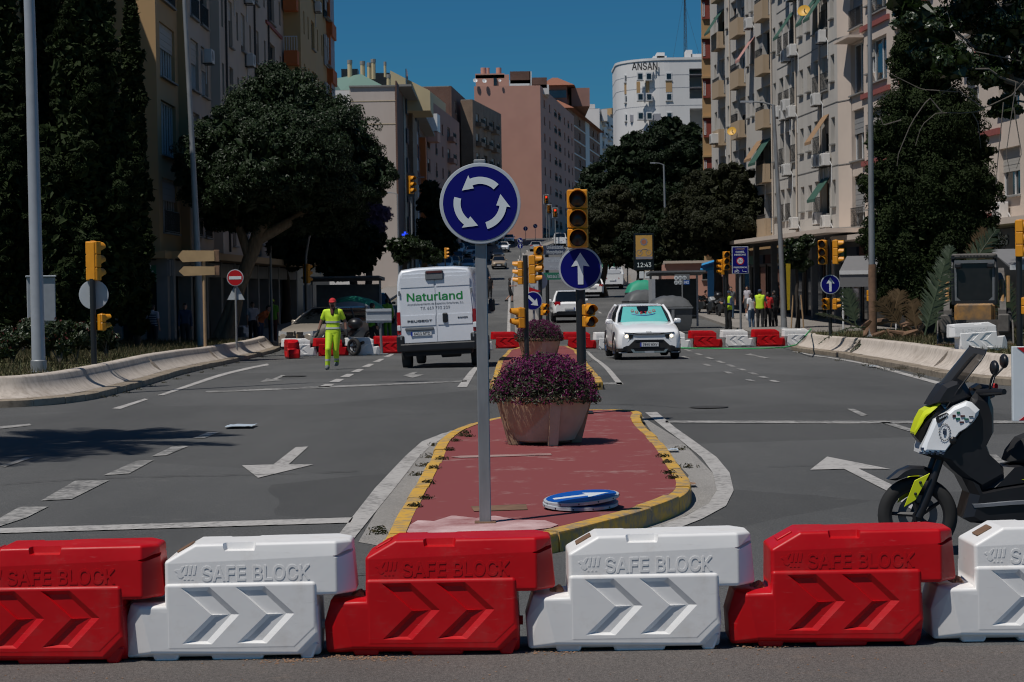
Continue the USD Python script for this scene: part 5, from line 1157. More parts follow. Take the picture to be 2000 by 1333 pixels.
# ---------------------------------------------------------------- slim ochre and red building beyond
t = thing('slim_building', 'slim ochre building with red panels at the far end of the grey block', 'building'); f = Face((12.62, 130), (13.6, 130)); Hh = 21.6
wall_with_holes(f, [], Hh, t, 'render_ochre', 'front_wall', zb=0)
for i in range(7):
    z = 3.6 + i * 2.55; b = MB(); b.box((.28, -.06, z + .9), (.50, .16, 1.2)); f.put(b, 'red_panel', 'panel_red', t); window(f, t, .12, z + .45, .14, .9, 'frame_white', 0, sill=False, deep=-.16)
    b = MB(); b.box((.4, -.12, z + 1.62), (.9, .3, .12)); f.put(b, 'floor_band', 'render_ochre', t)
box_building(t, [(12.75, 130.33), (26, 130.33), (26, 146), (14.4, 146)], 0, Hh, 'render_ochre')
# ---------------------------------------------------------------- left row: ochre and beige blocks stepping towards the street
bL = thing('apartment_block', 'shaded ochre and beige apartment block on the left with glazed bays', 'building'); ZG2, FL2 = 3.75, 3.0
def left_face(a, b_, m, cols, zg=ZG2, n=6, H=24, frame='frame_white', parent=bL, fl=FL2):
    f = Face(a, b_); hs, js = [], []
    for i in range(n):
        zf = zg + i * fl
        for px, w, z, h, k in cols: t = f.t_px(px); hs.append((t - w / 2, zf + z, t + w / 2, zf + z + h)); js.append((i, px, t, zf + z, w, h, k))
    wall_with_holes(f, hs, H, parent, m, 'street_wall', t0=.325 if a[0] == b_[0] else 0.0, zb=zg - .2)
    for i, px, t, z, w, h, k in js:
        u = rb.uniform(); window(f, parent, t, z, w, h, frame if u < .8 else 'frame_dark', {'G': 5, 'W': 1, 'N': 0}[k], 'shutter_beige', {'G': (.45, 0, .5, 0, 0, .3)[i % 6], 'W': rb.choice([0, .4, .8]), 'N': 0}[k], rail=(k == 'G' and i in (3, 0)), sill=k != 'N', deep=.14, pane='pane_sky' if k == 'G' and i >= 3 else 'pane')
        if k == 'W' and rb.uniform() < .3: ac_unit(f, parent, t + w * .6, z - .3)
    return f
left_face((-22, 76), (-13.33, 76), 'render_ochre', [(130, 1.0, .9, 1.2, 'N')])
f1 = left_face((-13.33, 76), (-13.33, 81), 'render_ochre', [(338, 3.4, .55, 2.1, 'G')])
left_face((-13.33, 81), (-12.96, 81), 'render_ochre', [])
f2 = left_face((-12.96, 81), (-12.96, 87.4), 'render_beige', [(391, 2.0, .55, 2.1, 'G'), (410, 1.9, .55, 2.1, 'G')])
ac_unit(f2, bL, f2.t_px(408), 12.0)
left_face((-12.96, 87.4), (-12.55, 87.4), 'render_cream', [])
f3 = left_face((-12.55, 87.4), (-12.55, 112.5), 'render_beige', [(446, .6, .9, 1.4, 'N'), (462, 1.2, .3, 2.1, 'W'), (475, .6, .9, 1.3, 'N'), (486, 1.4, .6, 1.8, 'W'), (500, .7, .9, 1.3, 'N'), (512, 1.8, .6, 1.7, 'W'), (528, .7, .9, 1.3, 'N'), (542, 2.6, .5, 1.9, 'G'), (558, .8, .9, 1.3, 'N')], frame='frame_dark')
for px in (451, 507, 534): b = MB(); b.tube([(f3.t_px(px), -.06, ZG2), (f3.t_px(px), -.06, 24)], .05, 8); f3.put(b, 'downpipe', 'frame_dark', bL)
for i in range(6): b = MB(); b.box((f3.t_px(545), -.05, ZG2 + i * FL2 + .25), (7.0, .10, .16)); f3.put(b, 'red_band', 'trim_red', bL)
# ground floor: shop front with pale pillars
for f, n in ((Face((-18, 75.6), (-12.9, 75.6)), 6), (Face((-12.9, 76), (-12.0, 112)), 11)):
    b = MB(); b.front(sbox(0, 0, f.L, ZG2 - .5), .5, .6); f.put(b, 'shop_front', 'shop_dark', bL)
    for t in np.linspace(.3, f.L - .3, n): b = MB(); b.box((t, .2, (ZG2 - .4) / 2), (.42, .5, ZG2 - .4)); f.put(b, 'pillar', 'stone_grey', bL)
    b = MB(); b.box((f.L / 2, -.2, ZG2 - .35), (f.L, 1.6, .28)); f.put(b, 'canopy', 'render_ochre', bL)
    b = MB(); b.box((f.L / 2, .1, ZG2 - .85), (f.L, .25, .6)); f.put(b, 'fascia', 'stone_grey', bL)
f = Face((-18, 75.6), (-12.9, 75.6)); b = MB(); x = W(280, 535, 75.3)[0] + 18; z = W(280, 535, 75.3)[2]; b.box((x, -.3, z), (.95, .1, .62)); sg = f.put(b, 'shop_sign', 'bin_green', bL); b = MB(); b.tube([(x - .34, -.36, z), (x - .22, -.36, z - .16), (x, -.36, z - .2), (x + .22, -.36, z - .1), (x + .38, -.36, z + .1)], .03, 6); b.tube([(x - .3, -.36, z + .1), (x + .1, -.36, z + .14), (x + .3, -.36, z + .22)], .025, 6); b.ball((x + .25, -.36, z + .28), .06, 1); f.put(b, 'emblem', 'frame_white', sg)
bH = thing('apartment_block', 'plain ochre block hidden behind the cypresses at the left edge', 'building')
b = MB(); b.prism(Polygon([(-45, 61), (-17.2, 61), (-16.0, 75.4), (-45, 75.4)]), 17.6); b.build('wall', 'render_ochre', bH); b = MB(); b.prism(Polygon([(-45.2, 60.8), (-17.0, 60.8), (-15.9, 75.4), (-45.2, 75.4)]), .3, None, None, 17.6); b.build('cornice', 'stone_grey', bH)
# outlined pharmacy cross
C0 = W(283, 473, 74.6); kk = 74.6 / FPX; t = thing('pharmacy_cross', 'white outlined cross sign on the ochre building corner', 'shop sign', C0)
pts = np.array([(0, 20), (7, 20), (7, 7), (13, 7), (13, -5), (7, -5), (7, -19), (-4, -19), (-4, -5), (-13, -5), (-13, 7), (-4, 7), (-4, 20), (0, 20)]) * kk
b = MB(); b.tube([(x, 0, z) for x, z in pts], .018, 6); b.build('outline_tube', 'frame_white', t); b = MB(); b.front(Polygon(pts), .03, .09); b.build('sign_box', 'shop_dark', t)
box_building(bL, [(-22, 76.33), (-13.66, 76.33), (-13.66, 81.3), (-13.28, 81.3), (-13.28, 87.7), (-12.88, 87.7), (-12.88, 112.5), (-30, 112.5), (-30, 76.33)], ZG2 - .25, 24, 'render_beige')
bO = thing('apartment_block', 'taller yellow and orange apartment block on the left with a white railed orange balcony', 'building')
f = left_face((-12.55, 112.52), (-11.6, 112.52), 'render_yellow', [], parent=bO, H=28, n=7)
for i in range(6):
    m = 'render_orange'; z = ZG2 + .3 + i * 3.0 + 1.6; b = MB(); b.box((.48, -.5, z + .35), (.75, 1.0, .75)); o = f.put(b, 'balcony', m, bO); b = MB(); b.box((.48, -.98, z + 1.5), (.75, .05, .05))
    for x in np.linspace(.12, .84, 6): b.box((x, -.98, z + 1.1), (.035, .035, .78))
    f.put(b, 'railing', 'frame_white', o)
f4 = left_face((-11.6, 112.52), (-11.6, 128.6), 'render_yellow', [(605, .6, .9, 1.3, 'N'), (613, .6, .9, 1.3, 'N'), (622, 1.8, .6, 1.7, 'W'), (631, .6, .9, 1.3, 'N'), (639, .7, .9, 1.3, 'N')], parent=bO, H=28, n=8, frame='frame_dark')
left_face((-11.6, 128.6), (-11.35, 128.6), 'render_orange', [], parent=bO, H=28, n=7)
left_face((-11.35, 128.6), (-11.35, 131.6), 'panel_grey', [(651, 1.1, .5, 1.9, 'W'), (655, .9, .5, 1.9, 'W')], parent=bO, H=28, n=8)
for i in range(9): b = MB(); f5 = Face((-11.35, 128.6), (-11.35, 131.6)); b.box((1.5, -.06, ZG2 + i * 3.0 + .05), (3.0, .16, .9)); f5.put(b, 'balcony_panel', 'render_orange', bO)
box_building(bO, [(-30, 112.85), (-11.93, 112.85), (-11.93, 128.9), (-11.68, 128.9), (-11.68, 131.6), (-30, 131.6)], ZG2 - .25, 28, 'render_yellow')
b = MB(); f = Face((-12.4, 112), (-11.6, 131)); b.front(sbox(0, 0, f.L, ZG2 - .3), .3, .4); f.put(b, 'shop_front', 'shop_dark', bO)

# ---------------------------------------------------------------- middle distance, left of the avenue
def zt(py, d, px): return W(px, py, d)[2]
m1 = thing('apartment_building', 'building with a tall cream blank side wall and green metal roof, left of the avenue', 'building'); d = 185.
x0, x1, x2 = W(660, 300, d)[0], W(685, 300, d)[0], W(780, 300, d)[0]; H = zt(170, d, 730); g0 = float(gz(d)) - 1
fb = Face((x1, d), (x2, d)); wall_with_holes(fb, [], H, m1, 'render_blank', 'blank_wall', zb=g0)
for py in (198, 243): b = MB(); b.box((fb.L / 2, -.01, zt(py, d, 730)), (fb.L, .04, .05)); fb.put(b, 'wall_joint', 'render_paleyellow', m1)
b = MB(); b.box((fb.L / 2, .1, H + .06), (fb.L + .1, .5, .14)); fb.put(b, 'coping', 'stone_grey', m1)
fb = Face((x0 - 3, d + .6), (x1, d + .6)); wall_with_holes(fb, [], zt(176, d, 670), m1, 'render_white', 'side_wall', zb=g0)
fs = Face((x2, d), (-10.25, 246)); wall_with_holes(fs, [], H, m1, 'brick_dark', 'street_wall', zb=g0)
for px, w, out, m, dz in ((783, 4.5, .12, 'brick_dark', 0), (797, 4.5, .05, 'frame_dark', 0), (806, 5.5, .5, 'brick_brown', -.6), (813, 4, .35, 'brick_brown', -.9), (819, 5.0, .1, 'panel_grey', -1.2), (826.5, 2.5, .7, 'render_orange', -1.4), (829, 5.0, .2, 'brick_brown', -1.4), (833, 3., .45, 'brick_dark', -1.5)):
    t = fs.t_px(px)
    if t + w / 2 < fs.L: b = MB(); b.box((t, -out / 2, (H + dz + g0) / 2), (w, out, H + dz - g0)); fs.put(b, 'pilaster', m, m1)
for i in range(7):
    for px in (800, 818, 822): t = fs.t_px(px); b = MB(); b.box((t, -.16, g0 + 4.3 + i * 2.9), (3.0, .1, 1.5)); fs.put(b, 'window', 'pane_sky', m1)
b = MB(); b.box((fs.L / 2, -.5, H + .1), (fs.L, 1.4, .2)); fs.put(b, 'cornice', 'stone_grey', m1)
box_building(m1, [(x0 - 3, d + .95), (x2 - .35, d + .35), (-10.6, 246), (-26, 246), (-26, d + .95)], g0, H - .3, 'render_blank')
zr = H - .2; b = MB(); ax = W(705, 145, d + 8)[0]; hz = zt(145, d + 8, 705); xl, xr = W(664, 168, d)[0], W(762, 168, d)[0]
b.hull([(xl, d + 1, zr), (xr, d + 1, zr), (ax, d + 8, hz), (ax - 3, d + 12, hz), (xl - 2, d + 16, zr), (xr, d + 16, zr)]); b.build('hip_roof', 'metal_roof_green', m1)
b = MB(); d2 = d + 14; b.hull([(W(762, 138, d2)[0], d2, zt(138, d2, 762)), (W(840, 178, d2)[0], d2, zt(178, d2, 840)), (W(840, 178, d2)[0], d2, H - 1), (W(762, 138, d2)[0], d2, H - 1), (W(762, 138, d2)[0], d2 + 8, zt(138, d2, 762)), (W(840, 178, d2)[0], d2 + 8, zt(178, d2, 840)), (W(840, 178, d2)[0], d2 + 8, H - 1), (W(762, 138, d2)[0], d2 + 8, H - 1)]); b.build('sloping_gable', 'render_paleyellow', m1)
for pa, pb, ya, yb in ((668, 700, 133, 148), (726, 762, 141, 152)): b = MB(); b.box(((W(pa, 140, d2 + 2)[0] + W(pb, 140, d2 + 2)[0]) / 2, d2 + 2, (zt(ya, d2, pa) + H) / 2), (W(pb, 140, d2)[0] - W(pa, 140, d2)[0], 2, zt(ya, d2, pa) - H)); b.build('roof_house', 'shop_dark', m1)
for px, ya, yb, r in ((683, 125, 155, .18), (708, 127, 145, .18), (721, 130, 150, .16), (729, 123, 145, .18), (752, 128, 141, .1), (759, 153, 168, .16)):
    dd = d + 9; X = W(px, ya, dd); b = MB(); b.tube([(X[0], dd, zt(yb, dd, px) - .5), (X[0], dd, X[2])], r * 1.25, 8); c = b.build('chimney', 'render_paleyellow', m1); b = MB(); b.tube([(X[0], dd, X[2]), (X[0], dd, X[2] + .35)], r * 1.4, 8); b.build('chimney_cap', 'stone_grey', c)
def far_block(label, a, b_, top_px, px_ref, m, cols, n, fl=2.95, zfirst=3.6, frame='frame_white', name='apartment_building', back=14, roofm='stone_grey', extra=None, bal=None, balm=None):
    """one street face (a -> b), plain volume behind it"""
    t = thing(name, label, 'building'); f = Face(a, b_); dm = (a[1] + b_[1]) / 2; H = W(px_ref, top_px, a[1])[2]; g0 = float(gz(a[1])) - 2
    hs, js = [], []
    for i in range(n):
        z = H - 1.2 - (i + 1) * fl
        for s, w, zz, h, k in cols: x = s * f.L; w *= 1.35; hs.append((x - w / 2, z + zz, x + w / 2, z + zz + h)); js.append((i, s, x, z + zz, w, h, k))
    wall_with_holes(f, hs, H, t, m, 'street_wall', zb=g0)
    for i, s, x, z, w, h, k in js:
        u = rb.uniform(); window(f, t, x, z, w, h, frame if u < .7 else 'frame_dark', 1 if w > 1 else 0, 'shutter_beige', rb.choice([0, 0, .3, .6]), sill=True, rail=k == 'R', deep=.2)
        if k == 'B': balcony(f, t, x, z - .1, w + .8, .9, .5, balm or m, True)
    n2 = f.n * .33; A, B = np.array(a) - n2, np.array(b_) - n2
    P = [tuple(A), tuple(B), tuple(B - f.n * back), tuple(A - f.n * back)]
    box_building(t, P, g0, H - .1, m, roofm); return t, f, H
# M2: rose-brown block whose face looks down the avenue
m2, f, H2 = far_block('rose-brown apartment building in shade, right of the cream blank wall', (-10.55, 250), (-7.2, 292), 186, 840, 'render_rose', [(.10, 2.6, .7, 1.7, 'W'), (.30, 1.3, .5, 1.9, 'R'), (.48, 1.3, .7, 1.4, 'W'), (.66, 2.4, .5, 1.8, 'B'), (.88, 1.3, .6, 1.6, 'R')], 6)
b = MB(); b.box((f.L * .1, -.7, H2 - 5.0), (3.2, 1.3, 1.2)); f.put(b, 'bay', 'render_pink', m2); b = MB(); b.box((f.L * .1, -.7, H2 - 3.2), (3.2, 1.3, 2.2)); f.put(b, 'bay_glazing', 'frame_white', m2)
b = MB(); b.box((f.L * .55, 3, H2 + 1.0), (f.L * .5, 4, 2.0)); f.put(b, 'roof_house', 'render_paleyellow', m2)
m3_, f, H3 = far_block('dark brick apartment building with a high parapet behind the rose-brown one', (-8.3, 293), (-5.4, 330), 168, 895, 'brick_dark', [(.15, 1.6, .6, 1.8, 'W'), (.4, 1.6, .5, 1.9, 'B'), (.65, 1.6, .6, 1.7, 'W'), (.88, 1.6, .5, 1.9, 'B')], 7)
m3b, f, H = far_block('dark narrow apartment building with glazed balconies before the pink tower', (-5.35, 300), (-1.2, 326), 194, 955, 'brick_brown', [(.15, 2.0, .5, 1.8, 'B'), (.42, 2.0, .5, 1.8, 'B'), (.68, 2.0, .5, 1.8, 'B'), (.90, 1.4, .6, 1.6, 'W')], 7, back=1.5)
# M4: pink tower
m4 = thing('apartment_tower', 'tall salmon pink apartment building with a blank lit side wall, centre of the skyline', 'building'); d = 340.; x0, x1 = W(928, 300, d)[0], W(1057, 300, d)[0]; H = zt(168, d, 1000); g0 = float(gz(d)) - 3
fb = Face((x0, d), (x1, d)); wall_with_holes(fb, [], H, m4, 'render_pink', 'blank_wall', zb=g0); fs = Face((x1, d), (W(1122, 300, 402.)[0], 402.)); hs, js = [], []
for i in range(11):
    z = H - 1.2 - (i + 1) * 2.9
    for s, w in ((.10, 2.0), (.24, 2.0), (.40, 4.2), (.52, 4.2), (.68, 2.0), (.80, 2.2), (.92, 2.0)): x = s * fs.L; hs.append((x - w / 2, z + .8, x + w / 2, z + 2.2)); js.append((x, z + .8, w, 1.4))
wall_with_holes(fs, hs, H, m4, 'render_pink', 'street_wall', zb=g0)
for x, z, w, h in js: window(fs, m4, x, z, w, h, 'frame_white' if rb.uniform() < .5 else 'frame_dark', 1 if w > 2 else 0, 'shutter_beige', rb.choice([0, 0, .4]), deep=.25, rail=w > 2)
box_building(m4, [(x0, d + .35), (x1 - .35, d + .35), (W(1122, 300, 402.)[0] - .4, 402), (x0, 402)], g0, H - .1, 'render_pink')
dd = d + 4
def rbx(parent, pa, pb, ya, yb, dep, m, name, dd=dd): X0, X1 = W(pa, ya, dd)[0], W(pb, ya, dd)[0]; b = MB(); z0_, z1_ = zt(yb, dd, pa) - .6, zt(ya, dd, pa); b.box(((X0 + X1) / 2, dd + dep / 2, (z0_ + z1_) / 2), (X1 - X0, dep, z1_ - z0_)); return b.build(name, m, parent)
rbx(m4, 929, 994, 147, 168, 9, 'render_pink', 'penthouse'); rbx(m4, 928, 985, 144.5, 147, 9.2, 'render_pink', 'penthouse_cornice'); rbx(m4, 995, 1036, 157, 168, 6, 'render_white', 'roof_house'); rbx(m4, 996, 1036, 140, 157, 5, 'brick_dark', 'water_tank_house'); rbx(m4, 1034, 1038, 140, 168, 5, 'render_white', 'roof_pier'); rbx(m4, 1039, 1072, 166, 178, 8, 'render_white', 'roof_house'); rbx(m4, 1039, 1068, 152, 166, 7, 'brick_dark', 'water_tank_house'); rbx(m4, 964, 970, 153, 161, -.3, 'pane', 'penthouse_window')
for px, r in ((944, 5), (953, 3), (974, 5)): dd2 = dd + 3; X = W(px, 133, dd2); b = MB(); b.tube([(X[0], dd2, X[2]), (X[0], dd2, X[2] - 1.6)], r * dd2 / FPX * 1.05, 12); b.build('chimney', 'render_pink', m4)
for px, py, r in ((928, 158, .38), (946, 159, .38), (976, 158, .25)): X = W(px, py, d - .5); dish(m4, X, r, math.radians(-80), 'frame_white')
# M5: brick and cream block with tiled eaves
m5 = thing('apartment_building', 'red brick apartment building with white bands and overhanging tiled roof, right of the pink tower', 'building'); d = 430.; x0, x1, x2 = W(1068, 300, d)[0], W(1080, 300, d)[0], W(1111, 300, d)[0]; H = zt(212, d, 1090); g0 = float(gz(d)) - 4
fb = Face((x0 - 4, d), (x1, d)); wall_with_holes(fb, [], H, m5, 'render_paleyellow', 'cream_wall', zb=g0); fb = Face((x1, d), (x2, d)); wall_with_holes(fb, [], H, m5, 'brick_red', 'brick_wall', zb=g0)
fs = Face((x2, d), (W(1172, 300, 500.)[0], 500.)); hs, js = [], []
for i in range(8):
    z = H - (i + 1) * 3.05
    b = MB(); b.box((fb.L / 2, -.05, z + .15), (fb.L, .2, .30)); fb.put(b, 'white_band', 'render_white', m5); b = MB(); b.box((fs.L / 2, -.05, z + .15), (fs.L, .2, .28)); fs.put(b, 'white_band', 'render_white', m5)
    for s, w in ((.13, 4.0), (.32, 3.6), (.50, 1.4), (.60, 1.4), (.76, 4.0), (.92, 2.0)): x = s * fs.L; hs.append((x - w / 2, z + .8, x + w / 2, z + 2.4)); js.append((x, z + .8, w, 1.6))
wall_with_holes(fs, hs, H, m5, 'brick_red', 'street_wall', zb=g0)
for x, z, w, h in js: window(fs, m5, x, z, w, h, 'frame_white', 1, 'shutter_beige', rb.choice([0, .3, .6]), deep=.3)
b = MB(); b.box((fs.L * .55, -.08, (H + g0) / 2), (9, .15, H - g0)); fs.put(b, 'white_strip', 'render_white', m5)
box_building(m5, [(x0 - 4, d + .35), (x2 - .35, d + .35), (W(1172, 300, 500.)[0] - .4, 500), (x0 - 4, 500)], g0, H, 'brick_red')
b = MB(); e = 1.2; b.hull([(x0 - 5, d - e, H), (x2 + e, d - e, H), (W(1172, 300, 500.)[0] + e, 500, H), (x0 - 5, 500, H), (x0 - 3, d + 4, H + 2.2), (x2 - 2, d + 5, H + 2.2), (W(1172, 300, 500.)[0] - 3, 496, H + 2.2)]); b.build('tile_roof', 'tile_roof', m5)
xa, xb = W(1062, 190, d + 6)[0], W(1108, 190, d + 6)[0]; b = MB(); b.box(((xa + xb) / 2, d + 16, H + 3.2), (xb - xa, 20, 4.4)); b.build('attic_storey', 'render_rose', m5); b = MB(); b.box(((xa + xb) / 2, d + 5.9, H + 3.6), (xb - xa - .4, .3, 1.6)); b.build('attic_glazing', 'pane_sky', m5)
b = MB(); b.hull([(xa - 1, d + 4, H + 5.4), (xb + 1.5, d + 4, H + 5.4), (xb + 6, d + 60, H + 5.4), (xa - 1, d + 60, H + 5.4), (xa + 2, d + 10, H + 7.6), (xb - 2, d + 10, H + 7.6), (xb + 2, d + 56, H + 7.6)]); b.build('attic_roof', 'tile_roof', m5)
b = MB(); b.box((xb + 3, d + 34, H + 3.2), (4, 50, 4.0)); b.build('attic_wing', 'render_rose', m5)
m6, f, H = far_block('white apartment building with stacked balconies far up the avenue', (W(1172, 300, 505.)[0], 505), (W(1205, 300, 545.)[0], 545), 212, 1180, 'render_white', [(.2, 3, .5, 1.9, 'B'), (.5, 3, .5, 1.9, 'B'), (.8, 3, .5, 1.9, 'B')], 6, balm='render_white')
rbx(m6, 1147, 1162, 204, 216, 6, 'render_white', 'roof_house', 506.); rbx(m6, 1175, 1186, 214, 232, 5, 'render_white', 'stair_tower', 506.)
m7, f, H = far_block('small orange building far away beside the white curved office block', (W(1196, 300, 560.)[0], 560), (W(1212, 300, 562.)[0], 562), 211, 1205, 'render_ochre', [(.3, 2, .5, 1.9, 'B'), (.75, 2, .5, 1.9, 'B')], 5)
# ---------------------------------------------------------------- white curved office building
ba = thing('office_building', 'white office building with a rounded corner and grey rooftop lettering on the hill', 'building'); d = 290.; k = d / FPX; H = zt(118, d, 1290); g0 = 6.0; xl, xr = W(1208, 200, d)[0], W(1400, 200, d)[0]; R = 7.5
aa = np.linspace(math.pi, math.pi * 1.5, 16); arc = [(xl + R + R * math.cos(a), d + R + R * math.sin(a)) for a in aa]; foot = arc + [(xr, d), (xr, d + 16), (xl, d + 16)]
rec = (W(1347, 200, d)[0], W(1381, 200, d)[0])                       # deep recessed loggia
front = Polygon(foot); ra, rb2 = zt(193, d, 1360), zt(134, d, 1360); rc, rd_ = zt(300, d, 1360), zt(212, d, 1360)
notch = sbox(rec[0], d - 1, rec[1], d + 4)
b = MB(); zz = g0
for za, zb_, cut in ((g0, rc, 0), (rc, rd_, 1), (rd_, ra, 0), (ra, rb2, 1), (rb2, H, 0)): b.prism(front.difference(notch) if cut else front, zb_ - za, None, None, za)
b.build('wall', 'render_white', ba)
b = MB(); b.prism(front.buffer(.12), .35, None, None, H); b.build('parapet', 'render_white', ba)
b = MB(); [b.prism(front.buffer(.02), .05, None, None, zt(py, d, 1290)) for py in (147, 172, 207)]; b.build('wall_joint', 'panel_grey', ba)
ff = Face((xl, d), (xr, d)); off = lambda px: W(px, 200, d)[0] - xl
def onf(px, py, wpx, hpx, m, name, out=.03, ins=.3, yoff=0.0): b = MB(); x = off(px); z1 = zt(py, d, px); b.box((x, yoff - out / 2 + ins / 2, z1 - hpx * k / 2), (wpx * k, out + ins, hpx * k)); return ff.put(b, name, m, ba)
for py in (142, 182, 219):
    for px, w in ((1226, 7), (1251, 12), (1268, 12), (1307, 12)):
        yo = 0.0
        if px == 1226: yo = R - math.sqrt(max(0, R * R - (R - off(px)) ** 2)) 
        o = onf(px, py, w, 15, 'frame_white', 'window', .06, .3, yo); onf(px, py + 2.2, w - 3.6, 10.5, 'pane', 'pane', .09, .1, yo); onf(px, py + 15.6, w + 2, 1.2, 'stone_grey', 'sill', .12, .3, yo)
for px, py, w, h, m in ((1226, 158, 7, 22, 'render_ochre'), (1251, 158, 12, 22, 'render_ochre'), (1268, 158, 12, 22, 'render_ochre'), (1307, 158, 12, 22, 'render_ochre'), (1238, 222, 12, 14, 'panel_grey'), (1287, 222, 22, 14, 'panel_grey')):
    yo = R - math.sqrt(max(0, R * R - (R - off(px)) ** 2)) if off(px) < R else 0.0
    onf(px, py, w, h, m, 'wall_panel', .045, .3, yo)
b = MB(); b.text('ANSAN', 14 * k, (off(1260), -.05, zt(137, d, 1260)), .10, True, None, 'c', 50 * k); ff.put(b, 'lettering', 'frame_dark', ba)
for pa, pb, ya, yb in ((1283, 1298, 103, 112), (1276, 1302, 110, 117), (1340, 1352, 98, 108), (1350, 1372, 106, 117)): rbx(ba, pa, pb, ya, yb, 4, 'render_white', 'roof_unit', d + 5)
X = W(1339, 105, d + 8); b = MB()
for dx, dy in ((-.25, 0), (.25, 0), (0, .4)): b.tube([(X[0] + dx, d + 8 + dy, H), (X[0] + dx * .15, d + 8 + dy * .15, zt(-60, d + 8, 1339))], .045, 5)
for z in np.arange(H + .5, zt(-60, d + 8, 1339), .9): w = .25 * (1 - (z - H) / 22); b.tube([(X[0] - w, d + 8, z), (X[0] + w, d + 8, z + .45), (X[0] - w, d + 8, z + .9)], .025, 4)
b.tube([(X[0] - 2.2, d + 6, H), (X[0] - .05, d + 8, H + 11)], .015, 4); b.tube([(X[0] + 2.2, d + 6, H), (X[0] + .05, d + 8, H + 9)], .015, 4); b.build('antenna_mast', 'frame_dark', ba)
# low pink shop with blue awning, right pavement far side
t = thing('low_shop', 'low pink shop with a small barred window and blue slanting awning behind the parked motorbikes', 'building'); d = 128.; f = Face((W(1300, 550, d)[0], d), (W(1440, 550, d)[0], d)); g0 = float(gz(d)); H = zt(514, d, 1380)
tw = W(1381, 550, d)[0] - f.a[0]; wall_with_holes(f, [(tw - .30, zt(546, d, 1381), tw + .30, zt(534, d, 1381))], H, t, 'render_pink', 'front_wall', zb=g0 - .3); window(f, t, tw, zt(546, d, 1381), .6, zt(534, d, 1381) - zt(546, d, 1381), 'frame_dark', 2, deep=.1)
b = MB(); b.box((f.L / 2, .1, H + .08), (f.L + .2, .7, .16)); f.put(b, 'coping', 'render_cream', t); box_building(t, [(f.a[0], d + .35), (f.b[0], d + .35), (f.b[0], d + 6), (f.a[0], d + 6)], g0 - .3, H - .05, 'render_pink')
b = MB(); ta, tb = W(1363, 520, 124)[0], W(1425, 510, 124)[0]; b.hull([(ta, 122.5, zt(527, 122.5, 1363)), (ta + .4, 125.5, zt(515, 125, 1372)), (tb, 125.5, zt(500, 125, 1425)), (tb, 122.5, zt(512, 122.5, 1425)), (ta, 122.5, zt(533, 122.5, 1363)), (tb, 122.5, zt(518, 122.5, 1425))]); b.build('awning', 'awning_blue', t)
b = MB(); b.box((W(1397, 560, 127)[0], 127.5, g0 + 1.4), (.9, .4, 2.8)); b.build('blue_door', 'car_blue', t)
# ================================================================ trees of the middle distance and the right side
def tpx(label, px, d, bl_, n, L, Wd, leaf, seed, base=0.1, tr=.25, name='leafy_tree', **k):
    p = W(px, 600, d); p[2] = float(gz(d)) + base; kk = d / FPX; B = []
    for x, y, r, *o in bl_:
        dd = d + (o[0] if o else 0); B.append((W(x, y, dd) - p, r * kk, o[1] if len(o) > 1 else (1, 1, .9)))
    top = min(b[0][2] for b in B) * .8 + .5
    return tree(label, p, B, n, L, Wd, leaf, seed, tr, max(top, 1.0), name=name, up=-.75, **k)
tpx('dark bushy tree before the white office building, tallest of the tree group on the right', 1250, 176., [(1228, 320, 55), (1300, 300, 65), (1345, 330, 60), (1260, 380, 70), (1180, 390, 62), (1330, 390, 60), (1305, 250, 28), (1232, 280, 26), (1350, 262, 26), (1160, 345, 30)], 52000, .30, .16, 'leaf_dark', 201, sub=26, lump=.24)
tpx('dark tree low beside the traffic lights right of the avenue', 1180, 150., [(1180, 430, 48), (1140, 450, 34), (1225, 440, 50), (1200, 400, 45), (1165, 470, 34), (1250, 470, 40), (1200, 490, 44), (1150, 490, 34)], 34000, .24, .13, 'leaf_dark_warm', 202, sub=22)
tpx('rounded dark ficus on the right pavement before the grey block', 1405, 112., [(1405, 395, 68, 0, (1.15, 1, .9)), (1345, 420, 52), (1470, 410, 52), (1410, 440, 70, -1, (1.2, 1, .6)), (1330, 445, 40), (1490, 440, 36), (1430, 350, 42), (1370, 365, 42), (1360, 475, 42), (1420, 480, 46), (1320, 480, 34)], 74000, .17, .09, 'leaf_dark_warm', 203, sub=34, lump=.2, name='ficus_tree')
tpx('dark ficus behind the time display right of the avenue', 1300, 132., [(1300, 450, 48), (1260, 470, 40), (1335, 470, 40), (1290, 490, 36), (1230, 480, 36), (1300, 510, 40), (1340, 505, 36), (1250, 505, 34), (1380, 500, 36)], 32000, .20, .11, 'leaf_dark', 204, sub=20, name='ficus_tree')
tpx('small staked street tree on the right pavement beside the lamp post', 1557, 89., [(1555, 495, 28), (1572, 475, 20), (1540, 505, 18), (1565, 515, 20), (1545, 478, 14)], 7000, .13, .08, 'leaf_light', 205, tr=.09, name='street_tree', sub=12, lump=.3)
b = MB(); p = W(1557, 600, 88.7); g_ = float(gz(88.7)) + .1
for dx in (-.28, .28): b.tube([(p[0] + dx, 88.7, g_), (p[0] + dx * .6, 88.7, g_ + 1.5)], .035, 6)
ts = thing('tree_stakes', 'pair of pale wooden stakes at the foot of the small street tree', 'stake'); b.build('stake', 'timber', ts)
tpx('dark tree left of the avenue beyond the brick corner', 848, 196., [(845, 400, 34), (850, 450, 40), (830, 480, 36), (866, 480, 30), (842, 370, 22), (880, 455, 22)], 20000, .28, .15, 'leaf_dark', 206, sub=20)
tpx('mid green tree behind the delivery van left of the avenue', 795, 150., [(800, 480, 26), (825, 490, 24), (785, 500, 22), (845, 500, 22), (770, 480, 18)], 12000, .2, .11, 'leaf_light', 207, sub=16)
